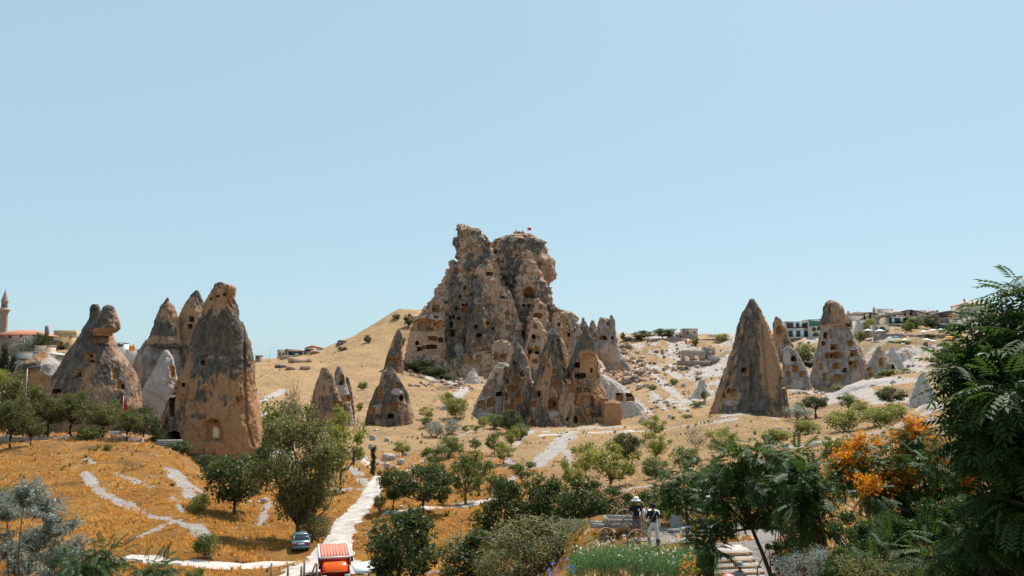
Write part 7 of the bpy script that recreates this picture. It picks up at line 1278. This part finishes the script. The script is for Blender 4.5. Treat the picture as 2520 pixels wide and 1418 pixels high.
    if hat is not None:
        kind, hmat = hat
        if kind == 'brim': MB().lathe([(.005, .15 * s), (.09 * s, .145 * s), (.12 * s, .1 * s), (.125 * s, .04 * s), (.215 * s, .0), (.22 * s, -.01), (.12 * s, .02 * s)], 20, c=(0, 0, z)).build('hat', hmat, o, True)
        else: MB().lathe([(.005, .13 * s), (.08 * s, .115 * s), (.12 * s, .05 * s), (.124 * s, 0), (.12 * s, -.01)], 18, c=(0, 0, z)).build('cap', hmat, o, True); MB().box((0, -.17 * s, z + .01), (.15 * s, .14 * s, .015)).build('peak', hmat, o)
    if strap: MB().tube([(-.11 * s, .1 * s, 1.47 * s), (0, .14 * s, 1.25 * s), (.17 * s, .11 * s, 1.0 * s), (.2 * s, .04 * s, .95 * s)], .014, 6).build('bag_strap', strap, o); MB().box((.21 * s, 0, .9 * s), (.08, .2, .16)).build('bag', FRAME, o)
    return o
NAVY = plain('navy_cloth', (.012, .016, .025), .9); GREYS = plain('grey_shorts', (.13, .11, .12), .9); WT = plain('white_trousers', (.6, .6, .6), .85, .06); SAGEC = plain('sage_shirt', (.3, .34, .33), .9, .08); HATW = plain('cream_hat', (.72, .68, .6), .85, .05); HATG = plain('grey_hat', (.22, .24, .23), .85)
m1 = person(1560, 35.6, 'man in white sun hat, dark polo shirt and grey shorts by the cart', NAVY, GREYS, 1.78, R(8), ('brim', HATW), True, ('hip', 'down'), skin=SKIND); MB().box((.08, -.125, 1.3), (.07, .02, .09)).build('shirt_badge', WHITEW, m1); MB().box((-.06, -.14, 1.0), (.22, .1, .13)).build('belt_bag', plain('maroon', (.1, .02, .025), .8), m1)
person(1600, 34.2, 'person from behind in black top, dark cap and white trousers', NAVY, WT, 1.74, R(172), ('cap', NAVY), False, ('front', 'front'), strap=plain('tan_strap', (.3, .26, .2), .8), stance=.16, skin=SKIND)
pz = at(1820, 1383, 29.5); person(1820, 29.5, 'person in a grey brimmed hat and pale shirt at the bottom of the log steps', SAGEC, NAVY, 1.74, R(5), ('brim', HATG), False, ('fwd', 'down'), pos=np.array((pz[0], pz[1], pz[2] - 1.8)), skin=SKIND)
pz = at(1792, 1413, 28.8); o = empty('red_parasol', (pz[0], pz[1], pz[2] - 2.), label='red floral parasol top at the bottom edge by the steps', cat='parasol'); MB().tube([(0, 0, 0), (0, 0, 2.02)], .02, 6).build('shaft', WOOD, o); rp_, n_, l_, b_ = nm('red_floral'); f_ = noise(n_, l_, N(n_, 'ShaderNodeTexCoord').outputs['Object'], 9, 3); l_.new(mix(n_, l_, ramp(n_, l_, f_, .52, .58), (.5, .015, .03), (.8, .35, .3)), b_.inputs['Base Color'])
MB().lathe([(.01, 2.02), (.14, 1.99), (.28, 1.9), (.4, 1.76), (.395, 1.75), (.27, 1.88), (.01, 2.0)], 16).build('canopy', rp_, o, True)
CL = [plain('cloth_%s' % n, c, .9) for n, c in (('teal', (.03, .25, .26)), ('white', (.7, .7, .72)), ('pale', (.55, .58, .62)), ('dark', (.03, .03, .035)))]
for i, (px, lb, c) in enumerate([(75, 'seated person in teal on the terrace wall', 0), (88, 'seated person in white next to the one in teal', 1), (102, 'third seated person of the terrace row, in white', 2), (166, 'person in white sitting alone on the terrace wall', 1), (8, 'seated person in white at the far left of the wall', 1), (19, 'seated person right of the far left one', 2)]):
    b0 = at(px, 1079, 140); person(px, 140, lb, CL[c], CL[3], 1.7, R(180) if i == 3 else R(170), None, seat=True, detail=False, pos=np.array((b0[0], 140.1, b0[2] - .8)), group='people sitting on the terrace wall')
for i, (px, py, D, lb) in enumerate([(1269, 572, 446, 'tiny visitor standing on the summit block, left'), (1286, 573, 446, 'tiny visitor standing on the summit block, right'), (1300, 583, 445, 'tiny visitor beside the summit flag'), (1218, 594, 442, 'tiny visitor at the left end of the summit terrace'), (1224, 594, 442, 'tiny visitor second along the summit terrace')]):
    b0 = at(px, py, D); person(px, D, lb, CL[3], CL[3], 1.8, R(40 * i), None, detail=False, pos=b0, group='visitors on the castle summit')
